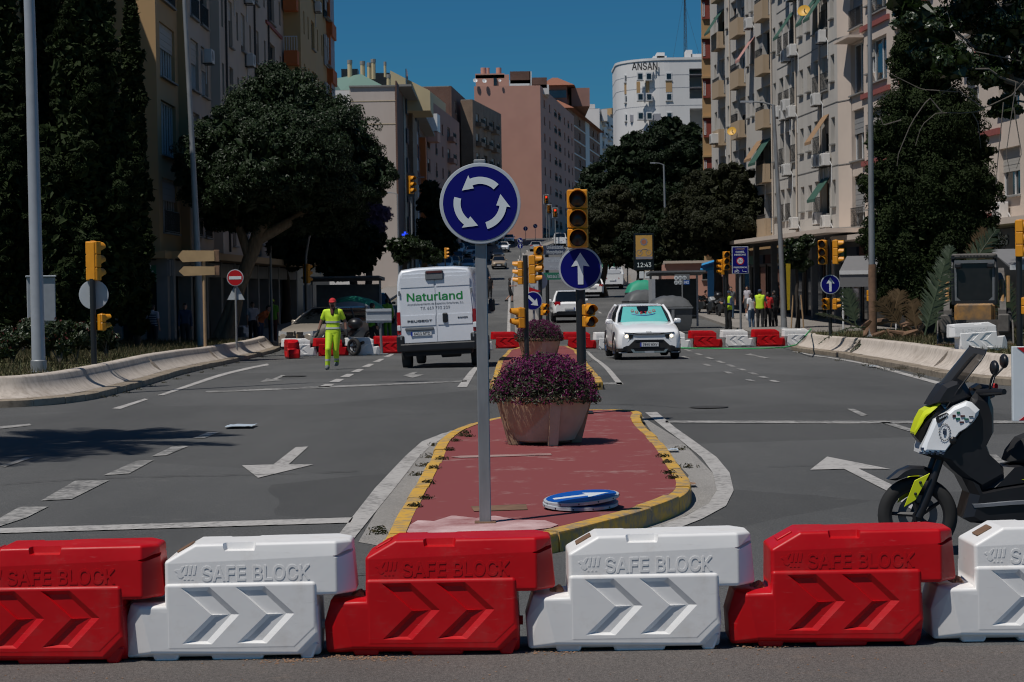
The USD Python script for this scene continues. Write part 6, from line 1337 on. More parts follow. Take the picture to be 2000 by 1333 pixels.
tpx('lilac flowering tree at the foot of the cream blank wall', 722, 130., [(722, 400, 26), (745, 420, 22), (705, 425, 22), (735, 445, 20)], 5000, .16, .09, 'petal_lilac', 208, sub=18, lump=.28, name='jacaranda_tree')
tpx('dark leafy tree in the shade right of the big ficus', 690, 100., [(680, 460, 60), (720, 480, 42), (640, 470, 60), (600, 480, 60), (700, 510, 36), (660, 520, 40), (560, 480, 50)], 34000, .18, .10, 'leaf_dark', 209, sub=22)
tpx('dark shaded tree on the left pavement behind the ficus trunk', 560, 108., [(540, 460, 55), (600, 450, 60), (500, 450, 45), (570, 500, 40)], 22000, .18, .10, 'leaf_dark', 214, sub=22)
# the dark conifer and the leafy branches on the right
tpx('big dark conifer on the right, in front of the beige block', 1815, 62., [(1810, 130, 75, 0, (1, 1, 1.2)), (1800, 250, 100), (1850, 240, 80), (1810, 360, 120), (1880, 370, 80), (1730, 360, 55), (1800, 470, 118), (1890, 460, 72), (1730, 460, 55), (1800, 560, 95), (1880, 540, 70), (1740, 545, 45), (1785, 90, 45), (1725, 280, 40), (1900, 300, 45)], 120000, .115, .05, 'leaf_cypress', 210, base=LAWN_Z, tr=.3, sub=60, lump=.2, name='conifer_tree')
p = W(2060, 600, 52.); p[2] = LAWN_Z; t = thing('plane_tree', 'leafy plane tree branches with bare twigs hanging in at the top right corner', 'tree', p); rg = np.random.default_rng(9); kk = 52 / FPX
B = [(W(x, y, 52 + dd) - p, r * kk, (1, 1, .8)) for x, y, r, dd in ((1780, 30, 42, 0), (1830, 60, 46, 0), (1890, 30, 55, 1), (1950, 70, 55, 0), (1860, 120, 42, -1), (1930, 140, 46, 0), (1985, 150, 50, 1), (1800, 100, 28, 0), (1990, 40, 60, 0), (1960, 210, 32, 0), (1760, 10, 28, 0), (2040, 100, 70, 0), (1900, -40, 80, 0), (2060, 0, 90, 1))]
MB().add(*crown(B, 17000, .13, .11, 211, .34, 16, -.9)).build('crown', 'leaf_light', t)
b = MB(); top = np.array([0, 0, 6.0]); b.tube([(0, 0, 0), (-.05, 0, 3), tuple(top)], [.28, .22, .18], 12); limbs(b, top, [c for c, r, s in B], .055, rg)
def twig(pts, r=.018): P = np.array([W(x, y, 51.5) - p for x, y in pts]); tt = np.linspace(0, len(P) - 1, 14); b.tube(np.c_[[np.interp(tt, range(len(P)), P[:, k]) for k in range(3)]].T, np.linspace(r, r * .4, 14), 5)
for q in ([(2060, 60), (1990, 180), (1900, 222), (1830, 220), (1800, 245), (1788, 285)], [(1900, 222), (1910, 240), (1916, 290)], [(1995, 120), (1900, 100), (1860, 60), (1850, 20)], [(1870, 180), (1800, 175), (1730, 140)], [(1920, 210), (1860, 170), (1838, 185)], [(1985, 160), (1975, 230), (1965, 300), (1975, 350)], [(1960, 200), (1950, 300), (1945, 360)], [(1980, 210), (1995, 300), (1985, 330)], [(1840, 220), (1815, 190), (1780, 240), (1755, 300), (1752, 325)], [(1760, 235), (1725, 245), (1718, 225)]): twig(q)
b.build('trunk', 'twig', t, smooth=50)
# ================================================================ palm debris and the loader on the right bed
def frond(b, base, d, L, droop, rg, nl=60, ll=.50):
    d = np.array(d, float); d /= np.linalg.norm(d); t = np.linspace(0, 1, 14); P = np.array(base) + d * L * t[:, None]; P[:, 2] -= droop * t ** 2
    V, F = [], []; sd = np.cross(d, [.1, 1.0, 0]) if d[2] > .5 else np.cross(d, [0, 0, 1.0]); sd = sd / max(np.linalg.norm(sd), .1)
    for k in range(nl):
        s = .10 + .9 * k / nl; c = np.array([np.interp(s, t, P[:, j]) for j in range(3)])
        for sg in (-1, 1):
            q = d * .75 + sd * sg * .75 + rg.normal(0, .12, 3); q /= np.linalg.norm(q); l = ll * math.sin(math.pi * (.12 + .86 * s)) ** .6 * rg.uniform(.8, 1.1); w = (np.cross(q, [.1, 1.0, 0]) if d[2] > .5 else np.cross(q, [0, 0, 1.0])) * .020; e = c + q * l - [0, 0, .10 * l]; n = len(V)
            V += [c - w * .5, c + w * .5, c + q * l * .5 + w, c + q * l * .5 - w, e]; F += [[n, n + 1, n + 2], [n, n + 2, n + 3], [n + 3, n + 2, n + 4]]
    b.add(V, F); b.tube(P, np.linspace(.022, .006, 14), 5)
rg = np.random.default_rng(15)
def fpx(label, px, py, d, dirv, L, droop, m='palm_green', n=46, ll=.42):
    p = W(px, py, d); p[2] = max(p[2], LAWN_Z + float(gz(d)) + .03); b = MB(); frond(b, (0, 0, 0), dirv, L, droop, rg, 54, ll * 1.15); t = thing('palm_frond', label, 'palm frond', p); b.build('leaf', m, t)
fpx('large green palm frond standing against the loader arm', 1806, 655, 45., (.32, .2, 1), 1.9, .10); fpx('green palm frond leaning behind the loader wheel', 1826, 650, 47., (.25, .3, 1), 2.3, .1)
fpx('tall green palm frond rising behind the loader cab', 1850, 600, 51., (.6, .1, 1), 2.6, .25); fpx('yellowish palm frond sticking up above the loader roof', 1895, 560, 52., (.25, 0, 1), 1.6, .05, 'palm_dry')
fpx('green palm frond drooping over the right wall lip', 1690, 640, 56., (-.9, -.75, .12), 2.0, .62); fpx('green palm frond at the left end of the debris heap', 1690, 645, 58., (-1, .1, .55), 1.6, .3); fpx('second green frond trailing over the wall lip', 1720, 660, 55., (-.75, -.8, .05), 1.5, .4)
fpx('upright grey green palm frond in the debris heap', 1672, 635, 57., (-.25, .1, 1), 1.15, .1, 'palm_green', 40, .35); fpx('dry brown palm frond in the middle of the debris heap', 1740, 640, 58., (.25, .2, 1), 1.4, .3, 'palm_dry'); fpx('dry palm frond fanning over the rusty lamp foot', 1760, 640, 57., (-.5, 0, .9), 1.3, .4, 'palm_dry'); fpx('withered palm frond right of the lamp foot', 1790, 645, 58., (-.1, .2, 1), 1.1, .25, 'palm_dry'); fpx('withered frond right of the loader cab', 1962, 640, 49., (-.1, .1, 1), 1.6, .3, 'palm_dry'); fpx('green stalked frond at the loader right wheel', 1975, 650, 48., (-.15, .1, 1), 1.7, .5)
fpx('flat green frond lying on the grass right of the loader', 1985, 655, 47., (.6, -.2, .15), 1.2, .2)
b = MB()
for k in range(13):
    p = W(rg.uniform(1690, 1800), rg.uniform(620, 655), rg.uniform(57, 61)); p[2] = LAWN_Z - .2 + rg.uniform(.05, .55); q = rg.normal(size=3) * [1, .6, .5]; q /= np.linalg.norm(q); l = rg.uniform(.15, .45); b.tube([p - q * l, p, p + q * l], [rg.uniform(.05, .12)] * 2 + [.04], 7)
b.build('palm_debris', 'rust', label='heap of brown chopped palm trunk pieces around the rusty lamp foot', category='debris', kind='stuff')
p = W(1905, 672, 45.); p[2] = LAWN_Z; L = thing('skid_loader', 'dirty yellow and grey skid loader with a cab and lowered bucket on the right bed', 'loader', p, -.22)
kk = 45 / FPX; X = lambda px: (px - 1905) * kk; Zl = lambda py: (676 - py) * kk
b = MB(); w = .82
prof = [(0, 0), (.75, 0), (.85, .12), (.80, .55), (.74, .56), (.76, .16), (.70, .06), (0, .02)]; b.side(Polygon(prof), -w, w)
for s in (-1, 1): b.side(Polygon([(0, 0), (.75, 0), (.85, .12), (.80, .55), (.55, .45)]), s * w, s * (w + .03))
b.build('bucket', 'loader_dirty', L); b = MB(); b.box((0, -.02, .02), (1.72, .1, .03)); b.build('bucket_edge', 'rust', L)
b = MB(); b.cham((0, 1.75, .62), (.92, 1.7, .62), .06); b.cham((0, 1.05, .72), (.80, .4, .42), .04); b.build('chassis', 'loader_yellow', L, smooth=30)
for sx in (-1, 1):
    for y in (1.15, 2.25):
        b = MB(); P = np.array([[0, 0, 1.0], [1, 0, 0], [0, 1, 0]]); b.lathe([(.0, -.14), (.22, -.14), (.33, -.15), (.385, -.11), (.39, 0), (.385, .11), (.33, .15), (.22, .14), (0, .14)], 22, (sx * .68, y, .39), P)
        for k in range(14):
            a = 2 * math.pi * k / 14; b.box((sx * .68, y + .395 * math.cos(a), .39 + .395 * math.sin(a)), (.26, .05, .05), M=rot([1, 0, 0], a))
        b.build('tyre', 'rubber', L, smooth=30)
    b = MB(); b.hull([(sx * .52, .65, .30), (sx * .70, .65, .30), (sx * .52, .95, .30), (sx * .70, .95, .30), (sx * .52, .70, .78), (sx * .70, .70, .78), (sx * .52, 1.0, .82), (sx * .70, 1.0, .82)]); b.hull([(sx * .56, .75, .75), (sx * .70, .75, .75), (sx * .56, 2.6, 1.55), (sx * .70, 2.6, 1.55), (sx * .56, .95, .95), (sx * .70, .95, .95), (sx * .56, 2.6, 1.75), (sx * .70, 2.6, 1.75)]); b.build('lift_arm', 'loader_dirty', L)
    b = MB(); b.tube([(sx * .62, .85, .75), (sx * .62, 1.5, 1.45)], .05, 8); b.tube([(sx * .76, 1.0, .95), (sx * .76, 1.15, 1.55)], .045, 8); b.build('hydraulic_ram', 'loader_yellow', L, smooth=40)
    b = MB(); b.cham((sx * .64, .62, .48), (.26, .16, .42), .03); b.build('coupler', 'loader_dirty', L)
b = MB(); c = .48
for sx in (-1, 1):
    b.tube([(sx * c, 1.0, .92), (sx * (c + .01), 1.0, 1.75), (sx * (c - .02), 1.15, 2.0)], .045, 8); b.tube([(sx * c, 2.1, .92), (sx * c, 2.1, 2.0)], .045, 8); b.box((sx * c, 1.55, 2.0), (.08, 1.1, .08))
b.box((0, 1.02, .95), (1.0, .1, .1)); b.build('cab_frame', 'black_metal', L)
b = MB(); b.cham((0, 1.6, 2.03), (1.02, 1.2, .10), .03); rf = b.build('cab_roof', 'loader_dirty', L, smooth=30); b = MB(); [b.box((x, .995, 2.02), (.035, .02, .03)) for x in np.linspace(-.3, .3, 9)]; b.build('vent', 'matt_black', rf, kind='stuff')
b = MB(); b.front(Polygon([(-.40, 1.08), (-.30, .98), (.30, .98), (.40, 1.08), (.40, 1.80), (.36, 1.86), (-.36, 1.86), (-.40, 1.80)]), 1.03, 1.05); b.build('windscreen', 'lens_dark', L); b = MB(); b.front(Polygon([(-.45, .96), (.45, .96), (.45, 1.93), (-.45, 1.93)]).difference(Polygon([(-.40, 1.08), (-.30, .99), (.30, .99), (.40, 1.08), (.40, 1.80), (.36, 1.86), (-.36, 1.86), (-.40, 1.80)])), .98, 1.02); b.build('door_frame', 'cloth_grey', L)
b = MB(); b.cham((0, 1.5, 1.2), (.5, .4, .6), .05); b.build('seat', 'matt_black', L)
for x in (-.36, .36): b = MB(); b.cham((x, .93, 1.80), (.16, .10, .12), .03); b.build('work_lamp', 'black_plastic', L)
# ================================================================ vehicles
def loft(b, secs):
    n = len(secs[0]); V = np.vstack(secs); F = []
    for i in range(len(secs) - 1):
        for j in range(n): k = (j + 1) % n; F.append([i * n + j, i * n + k, (i + 1) * n + k, (i + 1) * n + j])
    F = [x for y in F for x in (y[:3], [y[0], y[2], y[3]])]
    for e, s in ((0, 1), (len(secs) - 1, -1)):
        V = np.vstack([V, secs[e].mean(0)]); F += [[len(V) - 1, e * n + j, e * n + (j + 1) % n][::s] for j in range(n)]
    return b.add(V, F)
def ring(y, w, zb, zt, c=.03):
    h = zt - zb; hp = [(0, zb), (.78 * w, zb), (.93 * w, zb + .05), (.985 * w, zb + .16 * h), (w, zb + .40 * h), (.995 * w, zb + .62 * h), (.965 * w, zt - .09), (.92 * w, zt - .03), (.82 * w, zt), (.45 * w, zt + c), (0, zt + c * 1.15)]
    return np.array([(x, y, z) for x, z in hp] + [(-x, y, z) for x, z in hp[-2:0:-1]])
def wheel(par, x, y, r=.33, w=.21, spokes=5, rimm='chrome'):
    P = np.array([[0, 0, 1.0], [1, 0, 0], [0, 1, 0]]); b = MB(); b.lathe([(r * .62, -w / 2), (r * .93, -w / 2), (r, -w * .36), (r, w * .36), (r * .93, w / 2), (r * .62, w / 2)], 28, (x, y, r), P); o = b.build('tyre', 'rubber', par, smooth=40)
    s = 1 if x > 0 else -1; b = MB(); b.lathe([(r * .66, 0), (r * .63, s * .03), (r * .58, 0)], 24, (x + s * w * .35, y, r), P); b.lathe([(0, s * .03), (r * .14, s * .025), (r * .15, 0)], 12, (x + s * w * .35, y, r), P)
    for k in range(spokes): a = 2 * math.pi * k / spokes; b.box((x + s * w * .36, y + r * .36 * math.cos(a), r + r * .36 * math.sin(a)), (.03, r * .5, .05), M=rot([1, 0, 0], a))
    b.build('rim', rimm, o, smooth=30); b = MB(); b.lathe([(0, 0), (r * .62, 0)], 20, (x + s * w * .2, y, r), P); b.build('brake_disc', 'matt_black', o)
def numplate(par, x, y, z, txt, s=-1, w=.52, h=.11, M_=None):
    b = MB(); b.cham((x, y, z), (w, .02, h), .004); o = b.build('number_plate', 'plate_white', par); b = MB(); b.box((x - s * -1 * 0 - w / 2 * .92, y + s * .011, z), (w * .08, .004, h)); b.build('blue_strip', 'plate_blue', o)
    if txt: b = MB(); b.text(txt, h * .62, (x + .02, y + s * .0105, z - h * .3), .003, True, None, 'c', w * .78) if s < 0 else None; b.v and b.build('lettering', 'ink', o)
def car(name, label, loc, rz, paint, st, gh, H, wb=1.3, r=.33, cat='car', group=None, front=True, tail=True, plate=None, ry=0.0, hl=(.50, .74, .56, .70), lowblack=.40, tlz=(.80, .98), pane='glass_dark'):
    """st: stations (y, half width, bottom, top), front at -y; gh: (y base front, y roof front, y roof rear, y base rear, half width base, half width roof, base z)"""
    t = thing(name, label, cat, loc, rz, group, None, None, 0, ry); b = MB(); loft(b, [ring(*s) for s in st]); body = b.build('body', paint, t, smooth=38)
    y0, y1, y2, y3, wb_, wr, zb = gh; z1 = H - .05
    g = MB(); g.hull([(sx * wb_, y, zb - .05) for sx in (-1, 1) for y in (y0 + .12, y3 - .1)] + [(sx * wb_ * .75, y, zb - .03) for sx in (-1, 1) for y in (y0, y3)] + [(sx * wr, y, z1) for sx in (-1, 1) for y in (y1 + .08, y2 - .08)] + [(sx * wr * .7, y, z1 + .01) for sx in (-1, 1) for y in (y1, y2)] + [(sx * (wb_ * .45 + wr * .55) * 1.04, y, zb + (z1 - zb) * .55) for sx in (-1, 1) for y in (y0 + (y1 - y0) * .6 + .1, y3 + (y2 - y3) * .6 - .1)])
    g.build('glazing', pane, t, smooth=25)
    g = MB(); g.hull([(sx * (wr + .015), y, z1 - .015) for sx in (-1, 1) for y in (y1 + .05, y2 - .05)] + [(sx * wr * .75, y, z1 - .01) for sx in (-1, 1) for y in (y1 - .05, y2 + .06)] + [(sx * wr * .86, y, H - .012) for sx in (-1, 1) for y in (y1 + .12, y2 - .1)] + [(0, y, H) for y in (y1 + .3, y2 - .3)] + [(sx * wr * .6, y, H) for sx in (-1, 1) for y in (y1 + .25, y2 - .25)]); g.build('roof', paint, t, smooth=40)
    for sx in (-1, 1):
        g = MB(); g.tube([(sx * wb_ * 1.0, y0 + .05, zb - .03), (sx * (wb_ * .5 + wr * .5) * 1.03, (y0 + y1) / 2 + .08, (zb + z1) / 2 + .02), (sx * wr * .99, y1 + .05, z1)], .038, 8); g.tube([(sx * wb_ * 1.0, y3 - .06, zb - .03), (sx * (wb_ * .5 + wr * .5) * 1.03, (y2 + y3) / 2 - .08, (zb + z1) / 2 + .02), (sx * wr * .99, y2 - .05, z1)], [.075, .06, .05], 8); g.build('pillar', paint, t, smooth=50)
        g = MB(); ym = (y1 + y2) / 2 - .1; g.tube([(sx * (wb_ + .005), ym, zb - .02), (sx * (wb_ * .45 + wr * .55) * 1.045, ym, zb + (z1 - zb) * .55), (sx * wr, ym, z1)], .03, 6); g.build('door_pillar', 'black_plastic', t)
        g = MB(); g.cham((sx * (wb_ + .17), y0 + .42, zb + .06), (.20, .12, .14), .035); g.tube([(sx * wb_, y0 + .40, zb), (sx * (wb_ + .1), y0 + .42, zb + .02)], .025, 6); g.build('wing_mirror', paint, t, smooth=40)
        for y in (-wb, wb):
            wheel(t, sx * (max(s[1] for s in st) - .105), y, r); g = MB(); xa = sx * (max(s[1] for s in st) - .02); P_ = np.array([[0, 0, 1.0], [1, 0, 0], [0, 1, 0]]); g.lathe([(r * 1.02, sx * .0), (r * 1.04, sx * .035), (r * 1.24, sx * .035), (r * 1.27, 0)], 28, (xa, y, r * 1.0), P_); g.v[-1][:, 2] = np.maximum(g.v[-1][:, 2], .16); g.build('wheel_arch', 'black_plastic', t, smooth=30)
        f, e = st[0], st[-1]
        if front: g = MB(); g.hull([(sx * x, yy, z) for x, yy, z in ((hl[0], f[0] - .012, hl[2] + .03), (hl[0], f[0] - .012, hl[3] - .05), (hl[1], f[0] + .03, hl[2]), (hl[1], f[0] + .05, hl[3]), (hl[1] + .05, f[0] + .25, hl[3]), (hl[1] + .03, f[0] + .2, hl[2]), (hl[0], f[0] + .2, hl[2]), (hl[0], f[0] + .2, hl[3] - .03))]); g.build('headlight', 'head_lens', t, smooth=20)
        if tail: g = MB(); g.hull([(sx * x, yy, z) for x, yy, z in ((.48, e[0] + .012, tlz[0] + .03), (.48, e[0] + .0, tlz[1] - .02), (.74, e[0] - .02, tlz[0]), (.72, e[0] - .05, tlz[1]), (.82, e[0] - .22, tlz[1]), (.80, e[0] - .2, tlz[0]), (.5, e[0] - .2, tlz[0]), (.5, e[0] - .2, tlz[1]))]); g.build('tail_light', 'tail_red', t, smooth=20)
    lo = MB(); loft(lo, [ring(s[0] + (-.012 if i == 0 else .012 if i == len(st) - 1 else 0), s[1] * 1.006, s[2] - .01, min(lowblack, s[3] - .1), .0) for i, s in enumerate(st)]); lo.build('lower_cladding', 'black_plastic', t, smooth=38)
    if front: g = MB(); g.front(Polygon([(-.46, .47), (.46, .47), (.40, .60), (-.40, .60)]), st[0][0] - .02, st[0][0] + .1); g.build('grille', 'matt_black', t)
    if front and plate != 0: numplate(t, 0, st[0][0] - .03, .42, plate or '')
    if tail: numplate(t, 0, st[-1][0] + .02, .72, '', 1)
    return t
HATCH = [(-2.05, .66, .26, .66), (-1.98, .76, .22, .74), (-1.75, .83, .2, .84), (-1.2, .865, .19, .93), (-.8, .87, .19, .98), (.2, .875, .19, 1.0), (1.2, .87, .2, 1.02), (1.8, .83, .24, 1.0), (1.98, .76, .3, .94), (2.05, .68, .36, .86)]
HG = (-1.0, -.15, 1.35, 1.95, .76, .58, .97)
SUV = [(y * 1.06, w * 1.04, zb + .05, zt * 1.08) for y, w, zb, zt in HATCH]; SG = (-1.0, -.25, 1.6, 2.08, .80, .62, 1.06)
MPV = [(-2.12, .68, .24, .66), (-2.05, .80, .22, .74), (-1.8, .88, .2, .86), (-1.3, .90, .19, .98), (-.9, .905, .19, 1.05), (.2, .905, .19, 1.07), (1.3, .90, .2, 1.08), (1.95, .86, .25, 1.05), (2.1, .8, .3, .98), (2.15, .7, .36, .9)]; MG = (-1.25, -.25, 1.55, 2.02, .80, .62, 1.03)
# the white car with the windscreen shade
KIA = [(-2.21, .76, .24, .74), (-2.16, .86, .22, .80), (-1.98, .895, .20, .88), (-1.5, .91, .19, .965), (-.95, .912, .19, 1.03), (0, .915, .19, 1.06), (1.2, .91, .2, 1.09), (1.9, .87, .24, 1.07), (2.15, .80, .3, 1.0), (2.21, .7, .36, .92)]
p = G(1262, 703); KL = (p[0], p[1] + 2.0, float(gz(p[1])))
c = car('white_crossover', 'white crossover car with a turquoise windscreen shade and lit headlights facing the camera', KL, .035, 'car_white', KIA, (-1.08, -.32, 1.45, 2.05, .81, .62, 1.0), 1.55, 1.36, .345, front=False, plate=0, lowblack=.40)
yf = -2.235
b = MB(); b.front(Polygon([(-.40, .565), (.40, .565), (.62, .36), (.60, .25), (-.60, .25), (-.62, .36)]), yf + .005, yf + .12); b.build('lower_grille', 'matt_black', c)
b = MB(); [b.box((0, yf, z), (.80 + (.5 - z) * .9, .012, .012)) for z in (.30, .335, .52, .545)]; b.build('grille_bars', 'black_plastic', c, kind='stuff')
b = MB(); b.front(Polygon([(-.70, .775), (-.34, .712), (.34, .712), (.70, .775), (.40, .755), (.30, .742), (-.30, .742), (-.40, .755)]), yf + .004, yf + .1); b.build('grille_slot', 'matt_black', c); b = MB(); b.front(Polygon([(-.60, .728), (-.34, .690), (.34, .690), (.60, .728), (.34, .708), (-.34, .708)]), yf + .0, yf + .09); b.build('chrome_trim', 'galvanised', c)
b = MB(); b.front(Polygon([(-.52, .30), (-.44, .30), (-.40, .245), (.40, .245), (.44, .30), (.52, .30), (.45, .205), (-.45, .205)]), yf - .03, yf + .06); b.build('skid_plate', 'chrome', c); b = MB(); b.front(sbox(-.13, .20, .13, .25), yf - .035, yf + .02); b.build('skid_insert', 'grey_paint', c)
for sx in (-1, 1):
    b = MB(); b.hull([(sx * x, y, z) for x, z in ((.44, .70), (.46, .62), (.55, .60), (.60, .53), (.71, .53), (.72, .75)) for y in (yf + .01 + (x - .44) * .12, yf + .2)]); o = b.build('headlight', 'lens_dark', c)
    b = MB(); b.ball((sx * .625, yf + .025, .665), .052, 2, (1, .35, 1)); b.build('lamp', 'lamp_lit', o, smooth=True); b = MB(); b.tube([(sx * .725, yf + .05, .74), (sx * .715, yf + .045, .515), (sx * .60, yf + .03, .515), (sx * .55, yf + .025, .59)], .011, 6); b.build('daylight_strip', 'sign_white', o)
    b = MB(); b.cham((sx * .73, yf + .1, .21), (.24, .10, .03), .01); b.build('bumper_lip', 'grey_paint', c)
b = MB(); b.text('KIA', .045, (0, yf - .002, .755), .004, True, None, 'c', .15); b.build('emblem', 'galvanised', c); numplate(c, 0, yf - .012, .43, '7895 WXV')
# silvered shade behind the glass is what the windscreen shows: a sheet just outside the dark glazing, framed in black
y0, y1, wb_, wr, zb, z1 = -1.08, -.32, .81, .62, 1.0, 1.50
def ws(u, v, o=.02): w = (wb_ * .95 * (1 - v) + wr * .95 * v) * u; y = y0 + (y1 - y0) * v + .11 * abs(u) ** 4; z = zb - .03 + (z1 + .04 - zb) * v; return (w, y - o * .75, z + o * .6)
us, vs = np.linspace(-.90, .90, 13), np.linspace(.10, .90, 7); b = MB(); b.add([ws(u, v, .028) for v in vs for u in us], [[j * 13 + i, j * 13 + i + 1, (j + 1) * 13 + i + 1, (j + 1) * 13 + i] for j in range(6) for i in range(12)]); sh = b.build('windscreen_shade', 'teal_foil', c, smooth=True)
b = MB(); aa = np.linspace(math.pi, 2 * math.pi, 14); b.add([ws(.0, .9, .036)] + [ws(.27 * math.cos(a), .9 + .36 * math.sin(a), .036) for a in aa], [[0, i + 1, i + 2] for i in range(13)]); b.build('mirror_cutout', 'glass_dark', sh)
for i, ch in enumerate('COSTCO'):
    u = (-.5 + i * .2); a = .18 * u / .5; q = np.array(ws(u * .95, .50 + .22 * (u / .5) ** 2 * .5, .036)); Mx = rot([0, 1, 0], -a) @ rot([1, 0, 0], -.45)
    b = MB(); m_ = meshkit.text_mesh(ch, .075, .006, True); v = np.array(m_.vertices); v[:, 0] -= v[:, 0].mean(); v[:, 0] *= 1.3; b.add(v @ RX90.T @ Mx.T, m_.faces, None, q); b.build('lettering', 'sign_red', sh)
b = MB(); b.tube([ws(u, .43 + .18 * (u / .5) ** 2 * .5, .035) for u in np.linspace(-.5, .5, 9)], .012, 5); b.build('underline', 'plate_blue', sh)
# the delivery van (its rear faces the camera)
p = G(858, 719); t = thing('delivery_van', 'white delivery van with green lettering on its rear doors, seen from behind', 'van', (p[0] + .0, p[1], float(gz(p[1])) - .02), -.05, None, None, None, 0, -.036)
b = MB(); VS = [(0.0, .94, .50, 2.46), (.04, .985, .48, 2.50), (.3, 1.02, .46, 2.53), (2.5, 1.03, .46, 2.54), (3.9, 1.02, .46, 2.50), (4.5, .98, .46, 1.9), (4.9, .95, .46, 1.35), (5.5, .82, .5, 1.05)]
def vring(y, w, zb, zt): hp = [(0, zb), (w * .9, zb), (w * .99, zb + .08), (w, zb + .35), (w, zb + .9), (w * (1.0 - .0), min(zt - .5, 1.3)), (w * .965, zt - .35), (w * .92, zt - .12), (w * .84, zt - .02), (w * .5, zt + .02), (0, zt + .03)]; return np.array([(x, y, z) for x, z in hp] + [(-x, y, z) for x, z in hp[-2:0:-1]])
loft(b, [vring(*s) for s in VS]); b.build('body', 'van_white', t, smooth=35)
for sx in (-1, 1):                                # two rear door leaves with a gap between them, stepped swages
    b = MB(); b.front(Polygon([(sx * .006, .68), (sx * .905, .68), (sx * .90, 1.5), (sx * .845, 2.30), (sx * .80, 2.38), (sx * .006, 2.40)]), -.035, .02); dr = b.build('rear_door', 'van_white', t)
    b = MB(); b.front(sbox(*sorted((sx * .03, sx * .89))[:1], 1.10, sorted((sx * .03, sx * .89))[1], 1.36), -.048, -.03); b.front(sbox(sorted((sx * .03, sx * .87))[0], 2.06, sorted((sx * .03, sx * .87))[1], 2.30), -.046, -.03); b.build('door_swage', 'van_white', dr)
    b = MB(); [b.cham((sx * .905, -.05, z), (.05, .06, .13), .012) for z in (1.93, .82)]; b.build('hinge', 'galvanised', dr)
    b = MB(); b.hull([(sx * x, y, z) for x, y, z in ((.905, -.045, .90), (1.0, -.02, .90), (.905, -.045, 1.46), (.985, -.02, 1.46), (1.03, .18, 1.0), (1.02, .18, 1.44), (.92, .1, .9), (.92, .1, 1.46))]); o = b.build('tail_light', 'tail_red', t, smooth=20); b = MB(); b.cham((sx * .95, -.05, 1.06), (.085, .02, .13), .01); b.build('reversing_lamp', 'sign_white', o)
    b = MB(); b.cham((sx * .93, .05, .66), (.20, .25, .42), .03); b.build('bumper_corner', 'black_plastic', t)
    for y in (.95, 4.6): wheel(t, sx * .88, y, .35, .23, 5, 'grey_paint')
b = MB(); b.cham((0, -.02, .56), (1.90, .16, .20), .03); b.build('rear_bumper', 'black_plastic', t, smooth=30); b = MB(); b.cham((0, .6, .42), (1.7, 1.2, .16), .03); b.cham((.3, .3, .33), (.5, .2, .12), .03); b.build('underbody', 'matt_black', t); b = MB(); b.box((0, -.035, .665), (1.8, .02, .012)); b.build('door_sill', 'matt_black', t)
b = MB(); b.cham((0, -.06, 2.34), (.46, .06, .24), .04); o = b.build('brake_lamp_housing', 'cloth_grey', t, smooth=30); b = MB(); b.cham((0, -.092, 2.42), (.40, .02, .06), .008); b.build('third_brake_lamp', 'cloth_darkred', o)
b = MB(); b.cham((.22, -.06, 1.27), (.13, .05, .24), .03); b.build('door_handle', 'black_plastic', t, smooth=30)
b = MB(); b.cham((-.44, -.055, 1.02), (.72, .05, .09), .025); b.build('plate_lamp_bar', 'cloth_grey', t); numplate(t, -.40, -.05, .90, '6411 MTD', -1, .52, .11)
for s, z, h, ww, m, x in (('Naturland', 1.72, .19, 1.40, 'green_print', -.02), ('Acondicionamiento de Espacios Exteriores, S.L.', 1.61, .05, 1.42, 'grey_print', .0), ('Tlf. 669 793 209', 1.49, .075, .74, 'grey_print', -.02)): b = MB(); b.text(s, h, (x, -.0375, z), .002, s[0] == 'N', None, 'c', ww); b.build('lettering', m, t)
for s, z, h, ww, x in (('PEUGEOT', 1.19, .05, .62, -.42), ('BOXER', 1.24, .035, .25, .66)): b = MB(); b.text(s, h, (x, -.0495, z), .006, True, None, 'c', ww); b.build('lettering', 'ink', t)
b = MB(); b.hull([(sx * x, y, z) for sx in (-1, 1) for x, y, z in ((.93, 4.25, 1.35), (.80, 3.75, 2.38), (.95, 3.4, 1.4), (.86, 3.4, 2.3))]); b.build('cab_glazing', 'glass_dark', t)
for sx in (-1, 1): b = MB(); b.cham((sx * 1.16, 4.0, 1.5), (.16, .12, .36), .04); b.build('wing_mirror', 'black_plastic', t, smooth=30)
# the champagne car on the left, other traffic
p = G(600, 690); sc = car('champagne_car', 'champagne coloured people carrier parked behind the left barriers, seen from its front corner', (p[0] + .55, p[1] + 2.6, float(gz(p[1] + 1))), -.52, 'car_champagne', MPV, MG, 1.62, 1.34, .32, plate='5218 CRT', hl=(.34, .76, .60, .78))
b = MB(); [b.front(sbox(x0, .66, x1, .74), -2.15, -2.05) for x0, x1 in ((-.36, -.09), (.09, .36))]; b.build('upper_grille', 'matt_black', sc); b = MB(); b.front(Polygon([(0, .78), (.05, .70), (0, .62), (-.05, .70)]), -2.16, -2.1); b.build('emblem', 'chrome', sc)
p = G(1126, 631); w = car('white_suv', 'white sport utility car seen from behind in the right carriageway beyond the barriers', (p[0] - .35, p[1] + 2, float(gz(p[1] + 2))), math.pi, 'car_white', SUV, SG, 1.66, 1.38, .35, front=False, plate=0, tlz=(.88, 1.08), lowblack=.58)
